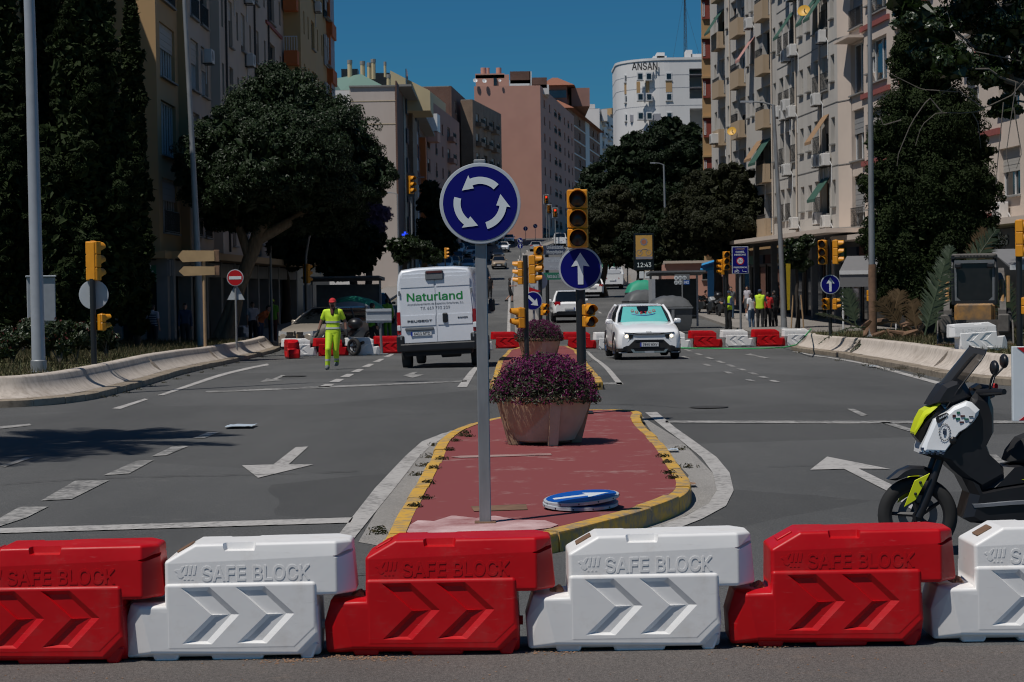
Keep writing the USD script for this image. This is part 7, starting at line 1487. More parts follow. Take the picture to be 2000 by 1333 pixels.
VANB = [(-2.15, .70, .28, .80), (-2.05, .80, .25, .9), (-1.7, .86, .22, 1.02), (-1.0, .9, .22, 1.25), (0, .9, .22, 1.35), (1.0, .9, .22, 1.35), (2.0, .9, .24, 1.35), (2.15, .86, .3, 1.3)]; VG = (-1.3, -.45, 2.05, 2.14, .86, .74, 1.22)
def traffic(px, py, rz, paint, st, gh, H, name, lb, dx=0, **k):
    p = G(px, py); return car(name, lb, (p[0] + dx, p[1] + 2, float(gz(p[1] + 2))), rz, paint, st, gh, H, **k)
v = traffic(1197, 566, math.pi, 'car_white', VANB, VG, 1.85, 'small_van', 'small white panel van seen from behind beyond the waste containers', front=False, plate=0, cat='van', pane='car_white')
b = MB(); b.front(sbox(-.62, 1.28, .62, 1.62), 2.14, 2.17); b.build('rear_panel', 'van_white', v)
for px, py, pt, st, gh, H, nm, lb in ((975, 527, 'car_gold', MPV, MG, 1.6, 'gold_car', 'gold coloured car coming down the avenue, nearest of the oncoming column'), (972, 510, 'car_black', HATCH, HG, 1.5, 'dark_car', 'dark car hidden behind the gold one in the oncoming column'), (983, 494, 'car_white', HATCH, HG, 1.48, 'white_car', 'white hatchback third in the oncoming column on the avenue'), (994, 477, 'car_white', HATCH, HG, 1.48, 'white_car', 'white car last of the oncoming column, just below the round sign'),
                                      (914, 531, 'car_silver', HATCH, HG, 1.5, 'silver_car', 'silver car left of the sign post in the outer lane'), (892, 517, 'car_black', SUV, SG, 1.6, 'dark_car', 'dark car behind the silver one near the dark trees'), (932, 513, 'car_silver', HATCH, HG, 1.5, 'silver_car', 'silver car seen just right of the round sign post bottom lane'), (921, 503, 'car_white', HATCH, HG, 1.5, 'white_car', 'white car higher in the outer lane left of the sign post'), (884, 527, 'car_gold', MPV, MG, 1.6, 'gold_car', 'gold coloured car in the outer lane behind the delivery van'), (907, 497, 'car_black', SUV, SG, 1.6, 'dark_car', 'dark car near the top of the outer lane, left of the sign post'), (868, 534, 'car_white', VANB, VG, 1.9, 'white_van', 'white van parked at the left kerb above the delivery van roof'), (893, 503, 'car_white', VANB, VG, 1.9, 'white_van', 'white van higher up at the left kerb beneath the blue globe')):
    traffic(px, py, -.02, pt, st, gh, H, nm, lb, cat='van' if 'van' in nm else 'car')
traffic(1050, 466, -1.0, 'car_black', SUV, SG, 1.7, 'dark_car', 'dark car crossing at the top of the avenue'); traffic(1047, 494, math.pi, 'car_silver', HATCH, HG, 1.5, 'silver_car', 'silver car climbing away beside the central reservation', front=False); traffic(1094, 483, math.pi, 'car_white', VANB, VG, 2.0, 'white_van', 'white van with yellow markings climbing away above the direction boards', front=False, cat='van'); traffic(1158, 583, math.pi, 'car_white', HATCH, HG, 1.5, 'white_car', 'white car seen from behind, partly hidden by the round arrow sign', front=False)
traffic(822, 532, 0, 'car_white', VANB, VG, 1.95, 'white_van', 'white van roof showing above the delivery van', cat='van'); p = G(715, 640); car('dark_car', 'dark people carrier with its boot open in the shade behind the champagne car', (p[0], p[1] + 6, float(gz(p[1] + 6))), .2, 'car_black', MPV, MG, 1.65)
# ================================================================ the police scooter
M['smoke_clear'] = usdkit.material(stage, '/World/Looks/smoke_clear', {'t': ('transparent_bsdf', {'color': (.24, .23, .22)}), 'p': ('principled_bsdf', {'base_color': (.03, .03, .03), 'roughness': .08}), 'f': ('fresnel', {'IOR': 1.5}), 'a': ('math', {'math_type': 'multiply_add', 'value2': .8, 'value3': .22, 'use_clamp': True}), 'm': ('mix_closure', {})},
    [('f.fac', 'a.value1'), ('a.value', 'm.fac'), ('t.BSDF', 'm.closure1'), ('p.BSDF', 'm.closure2')], surface='m.closure')
SD = G(1790, 1088)[1]; SS = FPX / SD
t = thing('scooter', 'black and white police scooter with fluorescent yellow panels parked at the right edge, facing left', 'scooter', (G(1790, 1088)[0] + .03, SD + .1, 0), .0)
Q2 = lambda pts: [((x - 1790) / SS, (1088 - y) / SS) for x, y in pts]
def slab(pts, hw, bev, name, m, par, y=0.0, px=True, smooth=25, taper=None):
    P = Polygon(Q2(pts) if px else pts).buffer(0); c = np.array(P.centroid.coords[0]); sz = math.sqrt(P.area); co = m3.CrossSection([np.asarray(P.exterior.coords)[:-1] - c])
    if P.exterior.is_ccw is False: co = m3.CrossSection([np.asarray(P.exterior.coords)[:-1][::-1] - c])
    k = 1 - bev * 1.4 / sz; core = max(hw - bev, .002); a = m3.Manifold.extrude(co, core * 2).translate((0, 0, -core)); e = m3.Manifold.extrude(co, bev, 4, 0, (k, k)).translate((0, 0, core))
    s = a + e + e.mirror((0, 0, 1)); q = s.to_mesh(); v = q.vert_properties[:, :3].copy()
    if taper: v[:, 2] *= np.interp(v[:, 0] + c[0], taper[0], taper[1])
    v = np.c_[v[:, 0] + c[0], -v[:, 2] + y, v[:, 1] + c[1]]
    return MB().add(v, q.tri_verts).build(name, m, par, smooth=smooth)
def mwheel(par, x, y, z, r, w, spokes, disc_side=-1, yaw=0.0):
    P = rot([0, 0, 1], yaw) @ np.array([[1.0, 0, 0], [0, 0, -1], [0, 1, 0]]); R = rot([0, 0, 1], yaw); c = (x, y, z)
    b = MB(); b.lathe([(r * .70, -w * .40), (r * .80, -w * .50), (r * .92, -w * .46), (r * .985, -w * .25), (r, 0), (r * .985, w * .25), (r * .92, w * .46), (r * .80, w * .50), (r * .70, w * .40), (r * .70, -w * .40)], 48, c, P)
    o = b.build('tyre', 'rubber', par, smooth=50); b = MB(); b.lathe([(r * .71, -w * .40), (r * .64, -w * .30), (r * .64, w * .30), (r * .71, w * .40)], 40, c, P); b.lathe([(0, -w * .5), (r * .13, -w * .5), (r * .13, w * .5), (0, w * .5)], 16, c, P)
    for k in range(spokes): a = 2 * math.pi * (k + .3) / spokes; d = np.array([math.cos(a), 0, math.sin(a)]); e = np.array([math.cos(a + .18), 0, math.sin(a + .18)]); b.tube([np.array(c) + R @ (d * r * .1), np.array(c) + R @ (e * r * .66)], [.02, .013], 6)
    b.build('rim', 'black_plastic', o, smooth=40)
    b = MB(); b.lathe([(r * .30, -w * .46), (r * .50, -w * .46), (r * .50, -w * .50), (r * .30, -w * .50), (r * .30, -w * .46)], 36, c, P); b.build('brake_disc', 'galvanised', o, smooth=30); return o
mwheel(t, 0, 0, .274, .274, .125, 5, yaw=-.22); mwheel(t, 1.56, 0, .27, .27, .14, 5)
slab([(1731, 938), (1752, 921), (1774, 912), (1806, 914), (1826, 925), (1818, 934), (1790, 930), (1768, 932), (1746, 940)], .075, .03, 'front_mudguard', 'black_plastic', t)
for s in (-1, 1):
    b = MB(); b.tube([((1834 - 1790) / SS, s * .085, (1088 - 890) / SS), ((1803 - 1790) / SS, s * .085, (1088 - 975) / SS), ((1787 - 1790) / SS, s * .085, (1088 - 1012) / SS)], [.026, .032, .03], 12); b.build('fork_leg', 'black_plastic', t, smooth=50)
    o = slab([(1808, 924), (1778, 938), (1757, 989.5), (1779.5, 976)], .006, .003, 'fork_panel', 'yellow_hivis_plastic', t, s * .125); b = MB()
    for x, y in ((1789, 942), (1779, 964)): b.ball(((x - 1790) / SS, s * .132, (1088 - y) / SS), .011, 1)
    b.build('screw', 'black_metal', o, kind='stuff')
tp = ([-.05, .12, .30, .7], [.55, .85, 1.0, 1.0])
slab([(1887, 783), (1902, 762), (1925, 770), (1934, 800), (1934, 845), (1920, 872), (1926, 890), (1952, 915), (1957, 937), (1910, 962), (1880, 942), (1850, 916), (1838, 902), (1792, 887), (1832, 880), (1862, 842), (1896, 812)], .165, .05, 'leg_shield', 'black_plastic', t)
wf = slab([(1878.5, 783), (1887, 785.5), (1902, 800.5), (1899.5, 811), (1890, 824.5), (1878.5, 835), (1863.5, 844), (1846, 868), (1832, 887.5), (1791, 886), (1793, 872), (1815, 818.5), (1844, 802), (1854, 793)], .225, .035, 'white_fairing', 'car_white', t, taper=tp)
slab([(1832, 790), (1841, 800), (1813, 818), (1794, 866), (1781, 850), (1790, 832), (1802, 816)], .15, .05, 'headlight', 'lens_dark', t, taper=tp)
slab([(1832, 789), (1827, 788.5), (1800, 803), (1790, 820), (1781, 845), (1782, 851), (1791, 832), (1803, 815), (1816, 803)], .165, .04, 'nose_stripe', 'yellow_hivis_plastic', t, taper=tp)
slab([(1836, 752), (1866, 740), (1880, 748), (1896, 778), (1876, 784), (1853, 793), (1830, 790), (1810, 792), (1822, 772)], .145, .05, 'cowl', 'black_plastic', t)
b = MB(); prof = np.array(Q2([(1813, 788), (1836, 752), (1860, 722), (1880, 698), (1896, 678)])); sv = np.linspace(0, 4, 17); xs, zs = (np.interp(sv, range(5), prof[:, k]) for k in (0, 1)); uu = np.linspace(-1, 1, 15)
hwid = np.interp(sv, [0, 1, 3, 3.7, 4], [.12, .15, .14, .11, .06]); V = [(x + .10 * abs(u) ** 2.2, u * h_, z - .03 * abs(u) ** 2) for x, z, h_ in zip(xs, zs, hwid) for u in uu]; b.add(V, [[i * 15 + j, i * 15 + j + 1, (i + 1) * 15 + j + 1, (i + 1) * 15 + j] for i in range(16) for j in range(14)]); b.build('windscreen', 'smoke_clear', t, smooth=True)
b = MB(); [b.tube([V[i * 15 + j] for i in range(17)], .006, 6) for j in (0, 14)]; b.tube([V[16 * 15 + j] for j in range(15)], .006, 6); b.build('windscreen_rim', 'black_plastic', t)
slab([(1847, 918), (1884, 942), (1892, 962), (1905, 960), (1946, 952), (2000, 945), (2120, 930), (2125, 1000), (2060, 1028), (1940, 1028), (1886, 1022), (1872, 1013), (1886, 965), (1866, 925)], .17, .05, 'underbody', 'black_plastic', t)
o = slab([(1888, 985), (1950, 980), (2120, 972), (2120, 982), (1950, 988), (1892, 992)], .19, .02, 'side_trim', 'grey_print', t); slab([(1905, 960), (1950, 914), (1990, 908), (2140, 890), (2200, 880), (2210, 930), (2120, 940), (2000, 947)], .15, .05, 'centre_tunnel', 'black_plastic', t)
slab([(1963, 905), (1970, 885), (1990, 860), (2030, 845), (2120, 850), (2140, 835), (2240, 838), (2250, 870), (2140, 890), (2060, 905), (1990, 909)], .16, .06, 'seat', 'matt_black', t); slab([(2150, 870), (2290, 858), (2300, 880), (2200, 925), (2130, 930)], .14, .05, 'tail', 'black_plastic', t); slab([(1985, 939), (2030, 934), (2080, 936), (2010, 946)], .155, .004, 'yellow_flash', 'yellow_hivis_plastic', t)
b = MB(); b.tube([((1905 - 1790) / SS, -.10, (1088 - 770) / SS), ((1925 - 1790) / SS, -.22, (1088 - 766) / SS), ((1940 - 1790) / SS, -.34, (1088 - 764) / SS)], [.03, .028, .02], 10); b.tube([((1905 - 1790) / SS, .06, (1088 - 770) / SS), ((1935 - 1790) / SS, .2, (1088 - 768) / SS), ((1972 - 1790) / SS, .34, (1088 - 772) / SS)], [.04, .04, .02], 10); b.build('handlebar', 'black_plastic', t, smooth=50)
slab([(1898, 760), (1912, 752), (1934, 756), (1940, 772), (1925, 790), (1905, 790)], .09, .03, 'instrument_panel', 'black_plastic', t)
b = MB(); b.cham(((1964 - 1790) / SS, .27, (1088 - 762) / SS), (.035, .05, .04), .01); b.build('kill_switch', 'cloth_red', t); b = MB(); b.tube([((1935 - 1790) / SS, .16, (1088 - 776) / SS), ((1945 - 1790) / SS, .20, (1088 - 786) / SS), ((1962 - 1790) / SS, .28, (1088 - 782) / SS)], .008, 6); b.build('brake_lever', 'black_plastic', t)
for (x, y), (x1, y1), yy in (((1924, 718), (1920, 762), -.30), ((1983, 712), (1951, 764), .28)):
    b = MB(); X = lambda a: (a - 1790) / SS; Zz = lambda a: (1088 - a) / SS; b.tube([(X(x1), yy * .7, Zz(y1)), (X(x1 + (x - x1) * .3), yy * .85, Zz(y1 - 22)), (X(x + 1), yy, Zz(y + 10))], .008, 8); b.build('mirror_stem', 'black_plastic', t, smooth=50); b = MB(); b.ball((X(x), yy, Zz(y)), 1.0, 2, (.030, .06, .052)); b.build('mirror', 'black_plastic', t, smooth=True)
b = MB(); b.ball(((1849 - 1790) / SS, -.205, (1088 - 859) / SS), 1.0, 2, (.027, .02, .027)); b.build('indicator', 'lens_dark', t, smooth=True)
# badge, chequers and stripes on the near side of the fairing
ysf = lambda x: -.2265 * float(np.interp(x, *tp)) - .001
def at_(x, y): return ((x - 1790) / SS, (1088 - y) / SS)
def stick(pts, name, m, th=.003, par=wf):
    P_ = [at_(*q) for q in pts]; yy = ysf(np.mean([q[0] for q in P_])); b = MB(); b.front(Polygon(P_), yy - th, yy + .012); return b.build(name, m, par)
cxs, czs = at_(1833, 843); b = MB(); aa = np.linspace(0, 2 * math.pi, 37); yb = ysf(cxs); rp = lambda rx, rz, a: (cxs + rx * math.cos(a), ysf(cxs + rx * math.cos(a)) - .001, czs + rz * math.sin(a)); b.tube([rp(.036, .056, a) for a in aa], .0016, 4)
for a in aa[:-1:2]: b.tube([rp(.036, .056, a), rp(.042, .063, a)], .0016, 4); b.tube([rp(.026, .044, a), rp(.033, .051, a)], .001, 3)
b.build('badge_ring', 'ink', wf); b = MB(); b.front(Polygon([(cxs - .012, czs + .014), (cxs + .012, czs + .014), (cxs + .012, czs - .012), (cxs, czs - .022), (cxs - .012, czs - .012)]), yb - .003, yb); b.front(Polygon([(cxs - .012, czs + .026), (cxs - .006, czs + .020), (cxs, czs + .028), (cxs + .006, czs + .020), (cxs + .012, czs + .026), (cxs + .011, czs + .016), (cxs - .011, czs + .016)]), yb - .003, yb); b.build('badge_shield', 'cloth_navy', wf)
b = MB()
for i in range(3):
    for j in range(9):
        if (i + j) % 2 == 0: x0 = 1792 + j * 4.9 - i * 1.2; y0 = 874.5 + i * 4.2 + (abs(j - 4) * -.2); b.front(Polygon([at_(*q) for q in ((x0, y0), (x0 + 4.9, y0), (x0 + 4.0, y0 + 4.2), (x0 - .9, y0 + 4.2))]), ysf(at_(x0 + 2, y0)[0]) + .012, ysf(at_(x0 + 2, y0)[0]) + .05)
b.build('chequer_band', 'cloth_navy', wf)
stick([(1817, 815), (1820, 812), (1838, 805), (1842, 808), (1841, 812), (1822, 825), (1818, 823)], 'name_strip', 'ink')
for k in range(6): stick([(1820.5 + k * 3.2, 819.5 - k * 1.7), (1822.5 + k * 3.2, 818.5 - k * 1.7), (1822 + k * 3.2, 815.5 - k * 1.7), (1820 + k * 3.2, 816.5 - k * 1.7)], 'lettering', 'sign_white', .006)
for x, y, w, h, m in ((1856, 803, 6, 4, 'bin_green'), (1848, 809, 6, 5, 'cloth_darkred'), (1863, 810, 8, 3, 'cloth_darkred'), (1854, 815, 8, 4, 'bin_green'), (1870, 816, 8, 3, 'bin_green'), (1861, 822, 8, 3, 'cloth_darkred'), (1879, 812, 8, 1.4, 'ink'), (1879, 823, 8, 1.4, 'ink')): stick([(x, y), (x + w, y), (x + w, y + h), (x, y + h)], 'reflective_block', m)
b = MB(); b.tube([(.75, -.12, .16), (.80, -.26, .03), (.83, -.26, .01)], .014, 8); b.build('side_stand', 'black_metal', t)
# red and white panel at the right edge, on a post just outside the picture
pd = 13.2; s = FPX / pd; x0 = (1976 - 1000) / s; w = .56; p = np.array([x0 + w / 2, pd, 0]); zb = W(1990, 823, pd)[2]; zt_ = W(1990, 677, pd)[2]
t = thing('hazard_panel', 'white hazard panel with red corner triangles cut by the right picture edge', 'road sign', p); h = zt_ - zb
b = MB(); b.cham((0, 0, zb + h / 2), (w, .04, h), .004); b.build('panel', 'sign_white', t)
for a, c in (((-.27 + .03, 0), 1), ((-.27 + .02, h), -1)): b = MB(); b.front(Polygon([(a[0], zb + a[1] + c * .006), (a[0] + .16, zb + a[1] + c * .13), (a[0] + .45, zb + a[1] + c * .13), (a[0] + .3, zb + a[1] + c * .006)]), -.024, -.019); b.build('red_chevron', 'sign_red', t)
b = MB(); b.tube([(.05, .05, 0), (.05, .05, zt_)], .03, 10); b.build('post', 'galvanised', t); b = MB(); b.cham((.05, .05, .03), (.5, .4, .06), .02); b.build('foot', 'rubber', t)
# ================================================================ people
def person(label, loc, rz, H=1.74, pose=None, cl=None, skin='skin', hair='hair_dark', group=None, name='person', female=False):
    """joints (x right, y back, z up) for a figure 1.75 m tall facing -y; cl: clothes {piece: material}"""
    t = thing(name, label, 'person', loc, rz, group); k = H / 1.75; J = dict(pel=(0, 0, .93), che=(0, .0, 1.28), nek=(0, .01, 1.49), hed=(0, -.015, 1.62), sl=(-.185, 0, 1.42), sr=(.185, 0, 1.42), el=(-.23, .02, 1.14), er=(.23, .02, 1.14), hl=(-.235, -.04, .90), hr=(.235, -.04, .90), pl=(-.09, 0, .90), pr=(.09, 0, .90), kl=(-.10, -.02, .49), kr=(.10, -.02, .49), al=(-.105, .02, .08), ar=(.105, .02, .08))
    J.update(pose or {}); J = {a: np.array(v, float) for a, v in J.items()}; sp = {}
    def S(r, n=14): return sp.setdefault((round(r, 4), n), m3.Manifold.sphere(r, n))
    def bone(a, ra, b_, rb_, n=14): return m3.Manifold.batch_hull([S(ra, n).translate(tuple(J[a] if isinstance(a, str) else a)), S(rb_, n).translate(tuple(J[b_] if isinstance(b_, str) else b_))])
    def torso(g): return m3.Manifold.batch_hull([S(.10 + g).translate((sx * (.075 if not female else .085), J['pel'][1], J['pel'][2] + .02)) for sx in (-1, 1)] + [S(.085 + g).translate((sx * .065, J['che'][1] * .5 + J['pel'][1] * .5, 1.13)) for sx in (-1, 1)]) + m3.Manifold.batch_hull([S(.085 + g).translate((sx * .065, J['che'][1] * .5 + J['pel'][1] * .5, 1.12)) for sx in (-1, 1)] + [S(.095 + g).translate((sx * .085, J['che'][1], J['che'][2])) for sx in (-1, 1)] + [S(.06 + g).translate(tuple(J[q] * [.85, 1, 1])) for q in ('sl', 'sr')]) + bone('nek', .055 + g, (J['nek'] - [0, 0, .08]), .085 + g)
    head = m3.Manifold.sphere(1, 20).scale((.076, .096, .115)).translate(tuple(J['hed'])) + bone('nek', .052, J['hed'] - [0, -.01, .06], .05) + m3.Manifold.batch_hull([S(.016).translate(tuple(J['hed'] + [0, -.102, -.02])), S(.009).translate(tuple(J['hed'] + [0, -.09, .02]))]) + m3.Manifold.batch_hull([S(.04).translate(tuple(J['hed'] + [0, -.045, -.085])), S(.045).translate(tuple(J['hed'] + [0, -.03, -.04]))])
    for sx in (-1, 1): head += S(.022, 10).scale((.5, 1, 1.4)).translate(tuple(J['hed'] + [sx * .078, .01, -.01]))
    def arm(s, g, upper=True, lower=True, frac=1.0):
        m = m3.Manifold()
        if upper: e = J['s' + s] + (J['e' + s] - J['s' + s]) * frac; m += bone('s' + s, .052 + g, e, .052 + g - .011 * frac)
        if lower: m += bone('e' + s, .040 + g, 'h' + s, .028 + g)
        return m
    def hand(s, g=0):
        d = J['h' + s] - J['e' + s]; d /= np.linalg.norm(d); q = J['h' + s]; sx = -1 if s == 'l' else 1; u = np.cross(d, [sx, 0, 0.]); u /= np.linalg.norm(u); w = np.cross(u, d); m = m3.Manifold.batch_hull([S(.020 + g, 8).translate(tuple(q + d * a + u * c)) for a, c in ((.02, -.018), (.02, .018), (.085, -.026), (.085, .026))])
        for i, c in enumerate((-.03, -.01, .01, .03)): L_ = (.055, .07, .075, .06)[i]; f0 = q + d * .085 + u * c; f1 = f0 + d * L_ * .55 + w * .008 * -sx; f2 = f1 + d * L_ * .4 - w * .022 * sx; m += bone(f0, .0095 + g, f1, .009 + g, 8) + bone(f1, .009 + g, f2, .008 + g, 8)
        th = q + d * .03 - u * .022; t1 = th + d * .035 - u * .03; return m + bone(th, .012 + g, t1, .010 + g, 8) + bone(t1, .010 + g, t1 + d * .03, .009 + g, 8)
    def leg(s, g, lo=1.0): m = bone('p' + s, .088 + g, 'k' + s, .058 + g); e = J['k' + s] + (J['a' + s] - J['k' + s]) * lo; return m + (bone('k' + s, .056 + g, J['k' + s] * .65 + J['a' + s] * .35 + [0, .02, 0], .056 + g) + bone(J['k' + s] * .65 + J['a' + s] * .35 + [0, .02, 0], .054 + g, e, .040 + g) if lo > .3 else m3.Manifold())
    def foot(s, g=0): a = J['a' + s]; return m3.Manifold.batch_hull([S(.038 + g, 10).translate(tuple(a + [0, .03, -.04])), S(.045 + g, 10).translate(tuple(a)), S(.032 + g, 10).translate(tuple(a + [0, -.16, -.046])), S(.036 + g, 10).translate(tuple(a + [0, -.07, -.03]))])
    def out(m, nm, mt, sm=50): q = m.scale((k, k, k)); return MB().tm(q).build(nm, mt, t, smooth=sm)
    body = torso(0) + head
    for s in 'lr': body += arm(s, 0) + hand(s) + leg(s, 0) + foot(s)
    out(body, 'body', skin); c = cl or {}
    for sx in (-1, 1): out(S(.008, 8).translate(tuple(J['hed'] + [sx * .03, -.089, .012])), 'eye', 'ink')
    if 'shirt' in c: out(torso(.012) + arm('l', .014, True, c.get('long', False), 1 if c.get('long') else .62) + arm('r', .014, True, c.get('long', False), 1 if c.get('long') else .62), 'shirt', c['shirt'])
    if 'vest' in c: out(torso(.024) ^ m3.Manifold.cube((1, 1, .72), True).translate((0, 0, 1.30 - .10)), 'vest', c['vest'])
    if 'bands' in c:
        for z in (1.02, 1.17): out(torso(.026) ^ m3.Manifold.cube((1.2, 1.2, .045), True).translate((0, 0, z)), 'reflective_band', 'reflective')
    lo = 1.0 if not c.get('shorts') else .1
    if 'trousers' in c: out(leg('l', .018, lo) + leg('r', .018, lo) + (m3.Manifold.batch_hull([S(.115).translate((sx * .07, J['pel'][1], J['pel'][2] + .03)) for sx in (-1, 1)] + [S(.10).translate(tuple(J['p' + s])) for s in 'lr'])), 'trousers', c['trousers'])
    if 'bands' in c and not c.get('shorts'):
        for s in 'lr': out(leg(s, .020) ^ m3.Manifold.cube((2, 2, .05), True).translate((0, 0, .24)), 'reflective_band', 'reflective')
    if 'skirt' in c: out(m3.Manifold.batch_hull([S(.12).translate((sx * .07, J['pel'][1], J['pel'][2] + .05)) for sx in (-1, 1)] + [S(.07).translate(tuple(J['k' + s] * [1.2, 1, 1])) for s in 'lr']), 'skirt', c['skirt'])
    for s in 'lr': out(foot(s, .010), 'shoe', c.get('shoes', 'cloth_black'))
    if 'gloves' in c:
        for s in 'lr': out(hand(s, .004) + bone('h' + s, .036, J['h' + s] * .85 + J['e' + s] * .15, .036), 'glove', c['gloves'])
    hd = tuple(J['hed'] + [0, .012, .018]); cut = m3.Manifold.cube((.4, .4, .4), True).translate(tuple(J['hed'] + [0, -.20, -.17]))
    out(m3.Manifold.sphere(1, 20).scale((.085, .103, .118)).translate(hd) - m3.Manifold.cube((.4, .22, .4), True).translate(tuple(J['hed'] + [0, -.135, -.15])) - m3.Manifold.cube((.4, .4, .2), True).translate(tuple(J['hed'] + [0, 0, -.17])), 'hair', hair)
    if female: out(m3.Manifold.batch_hull([S(.07).translate(tuple(J['hed'] + [0, .04, 0])), S(.06).translate(tuple(J['hed'] + [0, .06, -.2]))]), 'long_hair', hair)
    if 'cap' in c: out((m3.Manifold.sphere(1, 20).scale((.092, .110, .10)).translate(tuple(J['hed'] + [0, .008, .045])) - m3.Manifold.cube((.5, .5, .2), True).translate(tuple(J['hed'] + [0, 0, -.065]))) + m3.Manifold.batch_hull([S(.012, 8).translate(tuple(J['hed'] + [sx * .06, -.09, .05])) for sx in (-1, 1)] + [S(.008, 8).translate(tuple(J['hed'] + [sx * .04, -.175, .035])) for sx in (-1, 1)]), 'cap', c['cap'])
    if 'scarf' in c: out(m3.Manifold.batch_hull([S(.062).translate(tuple(J['nek'] + [0, -.01, .03])), S(.07).translate(tuple(J['nek'] + [0, -.03, -.03])), S(.035).translate(tuple(J['nek'] + [0, -.10, -.12]))]) + m3.Manifold.batch_hull([S(.05).translate(tuple(J['hed'] + [0, -.055, -.05])), S(.06).translate(tuple(J['hed'] + [0, -.01, -.05]))]), 'neck_scarf', c['scarf'])
    return t
def at_px(px, py, h=0.0, d=None): p = G(px, py, h) if d is None else np.array([W(px, py, d)[0], d, float(gz(d)) + h]); return p
walk = dict(kl=(-.10, -.20, .51), al=(-.13, -.16, .09), kr=(.06, -.02, .48), ar=(.03, .30, .16), pel=(0, 0, .91))
person('worker in fluorescent yellow clothes and red cap walking towards the camera', at_px(652, 722), -.06, 1.78, dict(walk, el=(-.30, .05, 1.17), hl=(-.37, -.05, .93), er=(.29, .06, 1.17), hr=(.33, -.02, .93)), dict(shirt='hivis', trousers='hivis', bands=1, cap='cloth_red', gloves='cloth_black', shoes='cloth_grey', scarf='cloth_darkred'), 'skin_dark')
hold = dict(hl=(-.10, -.34, 1.22), el=(-.27, -.05, 1.14), hr=(.10, -.34, 1.20), er=(.27, -.05, 1.14))
person('police officer in a yellow vest looking at a phone, left of the blue speed notice', at_px(1424, 645, .05), -1.1, 1.76, hold, dict(shirt='cloth_navy', long=1, vest='hivis', trousers='cloth_black', cap='cloth_navy'))
person('taller police officer in yellow vest seen from behind, right of the speed notice', at_px(1485, 643, .05), math.pi - .3, 1.80, dict(hl=(-.16, -.30, 1.30), el=(-.30, -.02, 1.15)), dict(shirt='cloth_navy', vest='hivis', trousers='cloth_black', cap='cloth_navy'))
w1 = person('woman in a white top and jeans carrying a white bag', at_px(1468, 643, .05), math.pi + .5, 1.64, None, dict(shirt='cloth_white', trousers='cloth_denim'), 'skin', 'hair_dark', female=True)
p = at_px(1464, 640, .05); b = MB(); b.ball((0, -.15, .55), 1, 2, (.15, .12, .25)); b.tube([(0, -.15, .75), (.05, -.1, .92)], .012, 5); b.build('white_bag', 'cloth_white', loc=p + [-.05, 0, 0], label='white plastic bag hanging from the hand of the woman in jeans', category='bag')
person('man in a red top among the group right of the officers', at_px(1500, 642, .05), math.pi - .1, 1.66, hold, dict(shirt='cloth_red', trousers='cloth_black'), 'skin', 'hair_dark'); person('person in dark clothes at the right end of the officers group', at_px(1513, 641, .05), math.pi + .6, 1.72, None, dict(shirt='cloth_black', long=1, trousers='cloth_black'))
person('grey haired man in a white shirt standing by the lamp post', at_px(1519, 612, .1), 1.3, 1.74, None, dict(shirt='cloth_white', long=1, trousers='cloth_navy'), 'skin', 'hair_grey'); person('woman in grey top and green trousers behind the left officer', at_px(1428, 624, .1), .2, 1.68, None, dict(shirt='cloth_grey', trousers='cloth_denim'), 'skin', 'hair_dark', female=True)
person('passer-by in a pale green dress behind the speed notice post', at_px(1460, 618, .1), -.8, 1.62, None, dict(shirt='cloth_pale', skirt='bin_grey'), 'skin', 'hair_dark', female=True)
person('man in dark clothes and shorts crossing the far carriageway', at_px(996, 591), 1.5, 1.78, dict(walk, hl=(-.12, -.36, 1.16), el=(-.25, -.06, 1.14), hr=(.12, -.36, 1.16), er=(.25, -.06, 1.14)), dict(shirt='cloth_black', trousers='cloth_black', shorts=1)); person('dark figure half hidden behind the round sign post', at_px(957, 584), .3, 1.74, None, dict(shirt='cloth_black', trousers='cloth_black'))
person('worker in a green vest and yellow cap seen from behind in the left shade', at_px(533, 655, .1, 83.), math.pi, 1.76, None, dict(shirt='hivis_shade', vest='hivis_shade', trousers='cloth_darkred', cap='hivis')); person('worker in green standing in the shade left of the delivery van', at_px(757, 640, 0, 88.), math.pi + .4, 1.75, None, dict(shirt='hivis_shade', long=1, trousers='hivis_shade'), 'skin_dark')
person('dark clothed person leaning by the open car boot', at_px(728, 668, 0, 74.), 2.2, 1.74, dict(walk, che=(0, -.1, 1.25)), dict(shirt='cloth_black', long=1, trousers='cloth_black', vest='hivis_shade')); person('passer-by in a pale top beside the ficus trunk', at_px(494, 650, .1, 80.), .4, 1.7, None, dict(shirt='cloth_pale', trousers='cloth_black')); person('worker in an orange jacket bending in the shade by the ficus', at_px(508, 650, .1, 78.), 1.2, 1.7, dict(che=(0, -.22, 1.2), nek=(0, -.32, 1.38), hed=(0, -.40, 1.48), sl=(-.18, -.28, 1.32), sr=(.18, -.28, 1.32)), dict(shirt='cloth_orange', trousers='cloth_navy'))
sp_ = person('passer-by in a striped jersey before the pale shop pillars', at_px(299, 650, .1, 73.), 2.8, 1.72, None, dict(shirt='cloth_pale', trousers='cloth_black'))
for z in np.arange(.98, 1.4, .085): b = MB(); b.lathe([(.205, -.02), (.205, .02)], 16, (0, 0, z), np.diag([1, .66, 1])); b.build('jersey_stripe', 'cloth_navy', sp_)
person('dark clothed passer-by at the shop front behind the slim lamp post', at_px(362, 650, .1, 74.), .2, 1.74, None, dict(shirt='cloth_navy', long=1, trousers='cloth_black')); person('seated looking passer-by beside the bus shelter on the right', at_px(1350, 584, .1, 118.), 1.4, 1.65, None, dict(shirt='skin', trousers='cloth_black'))
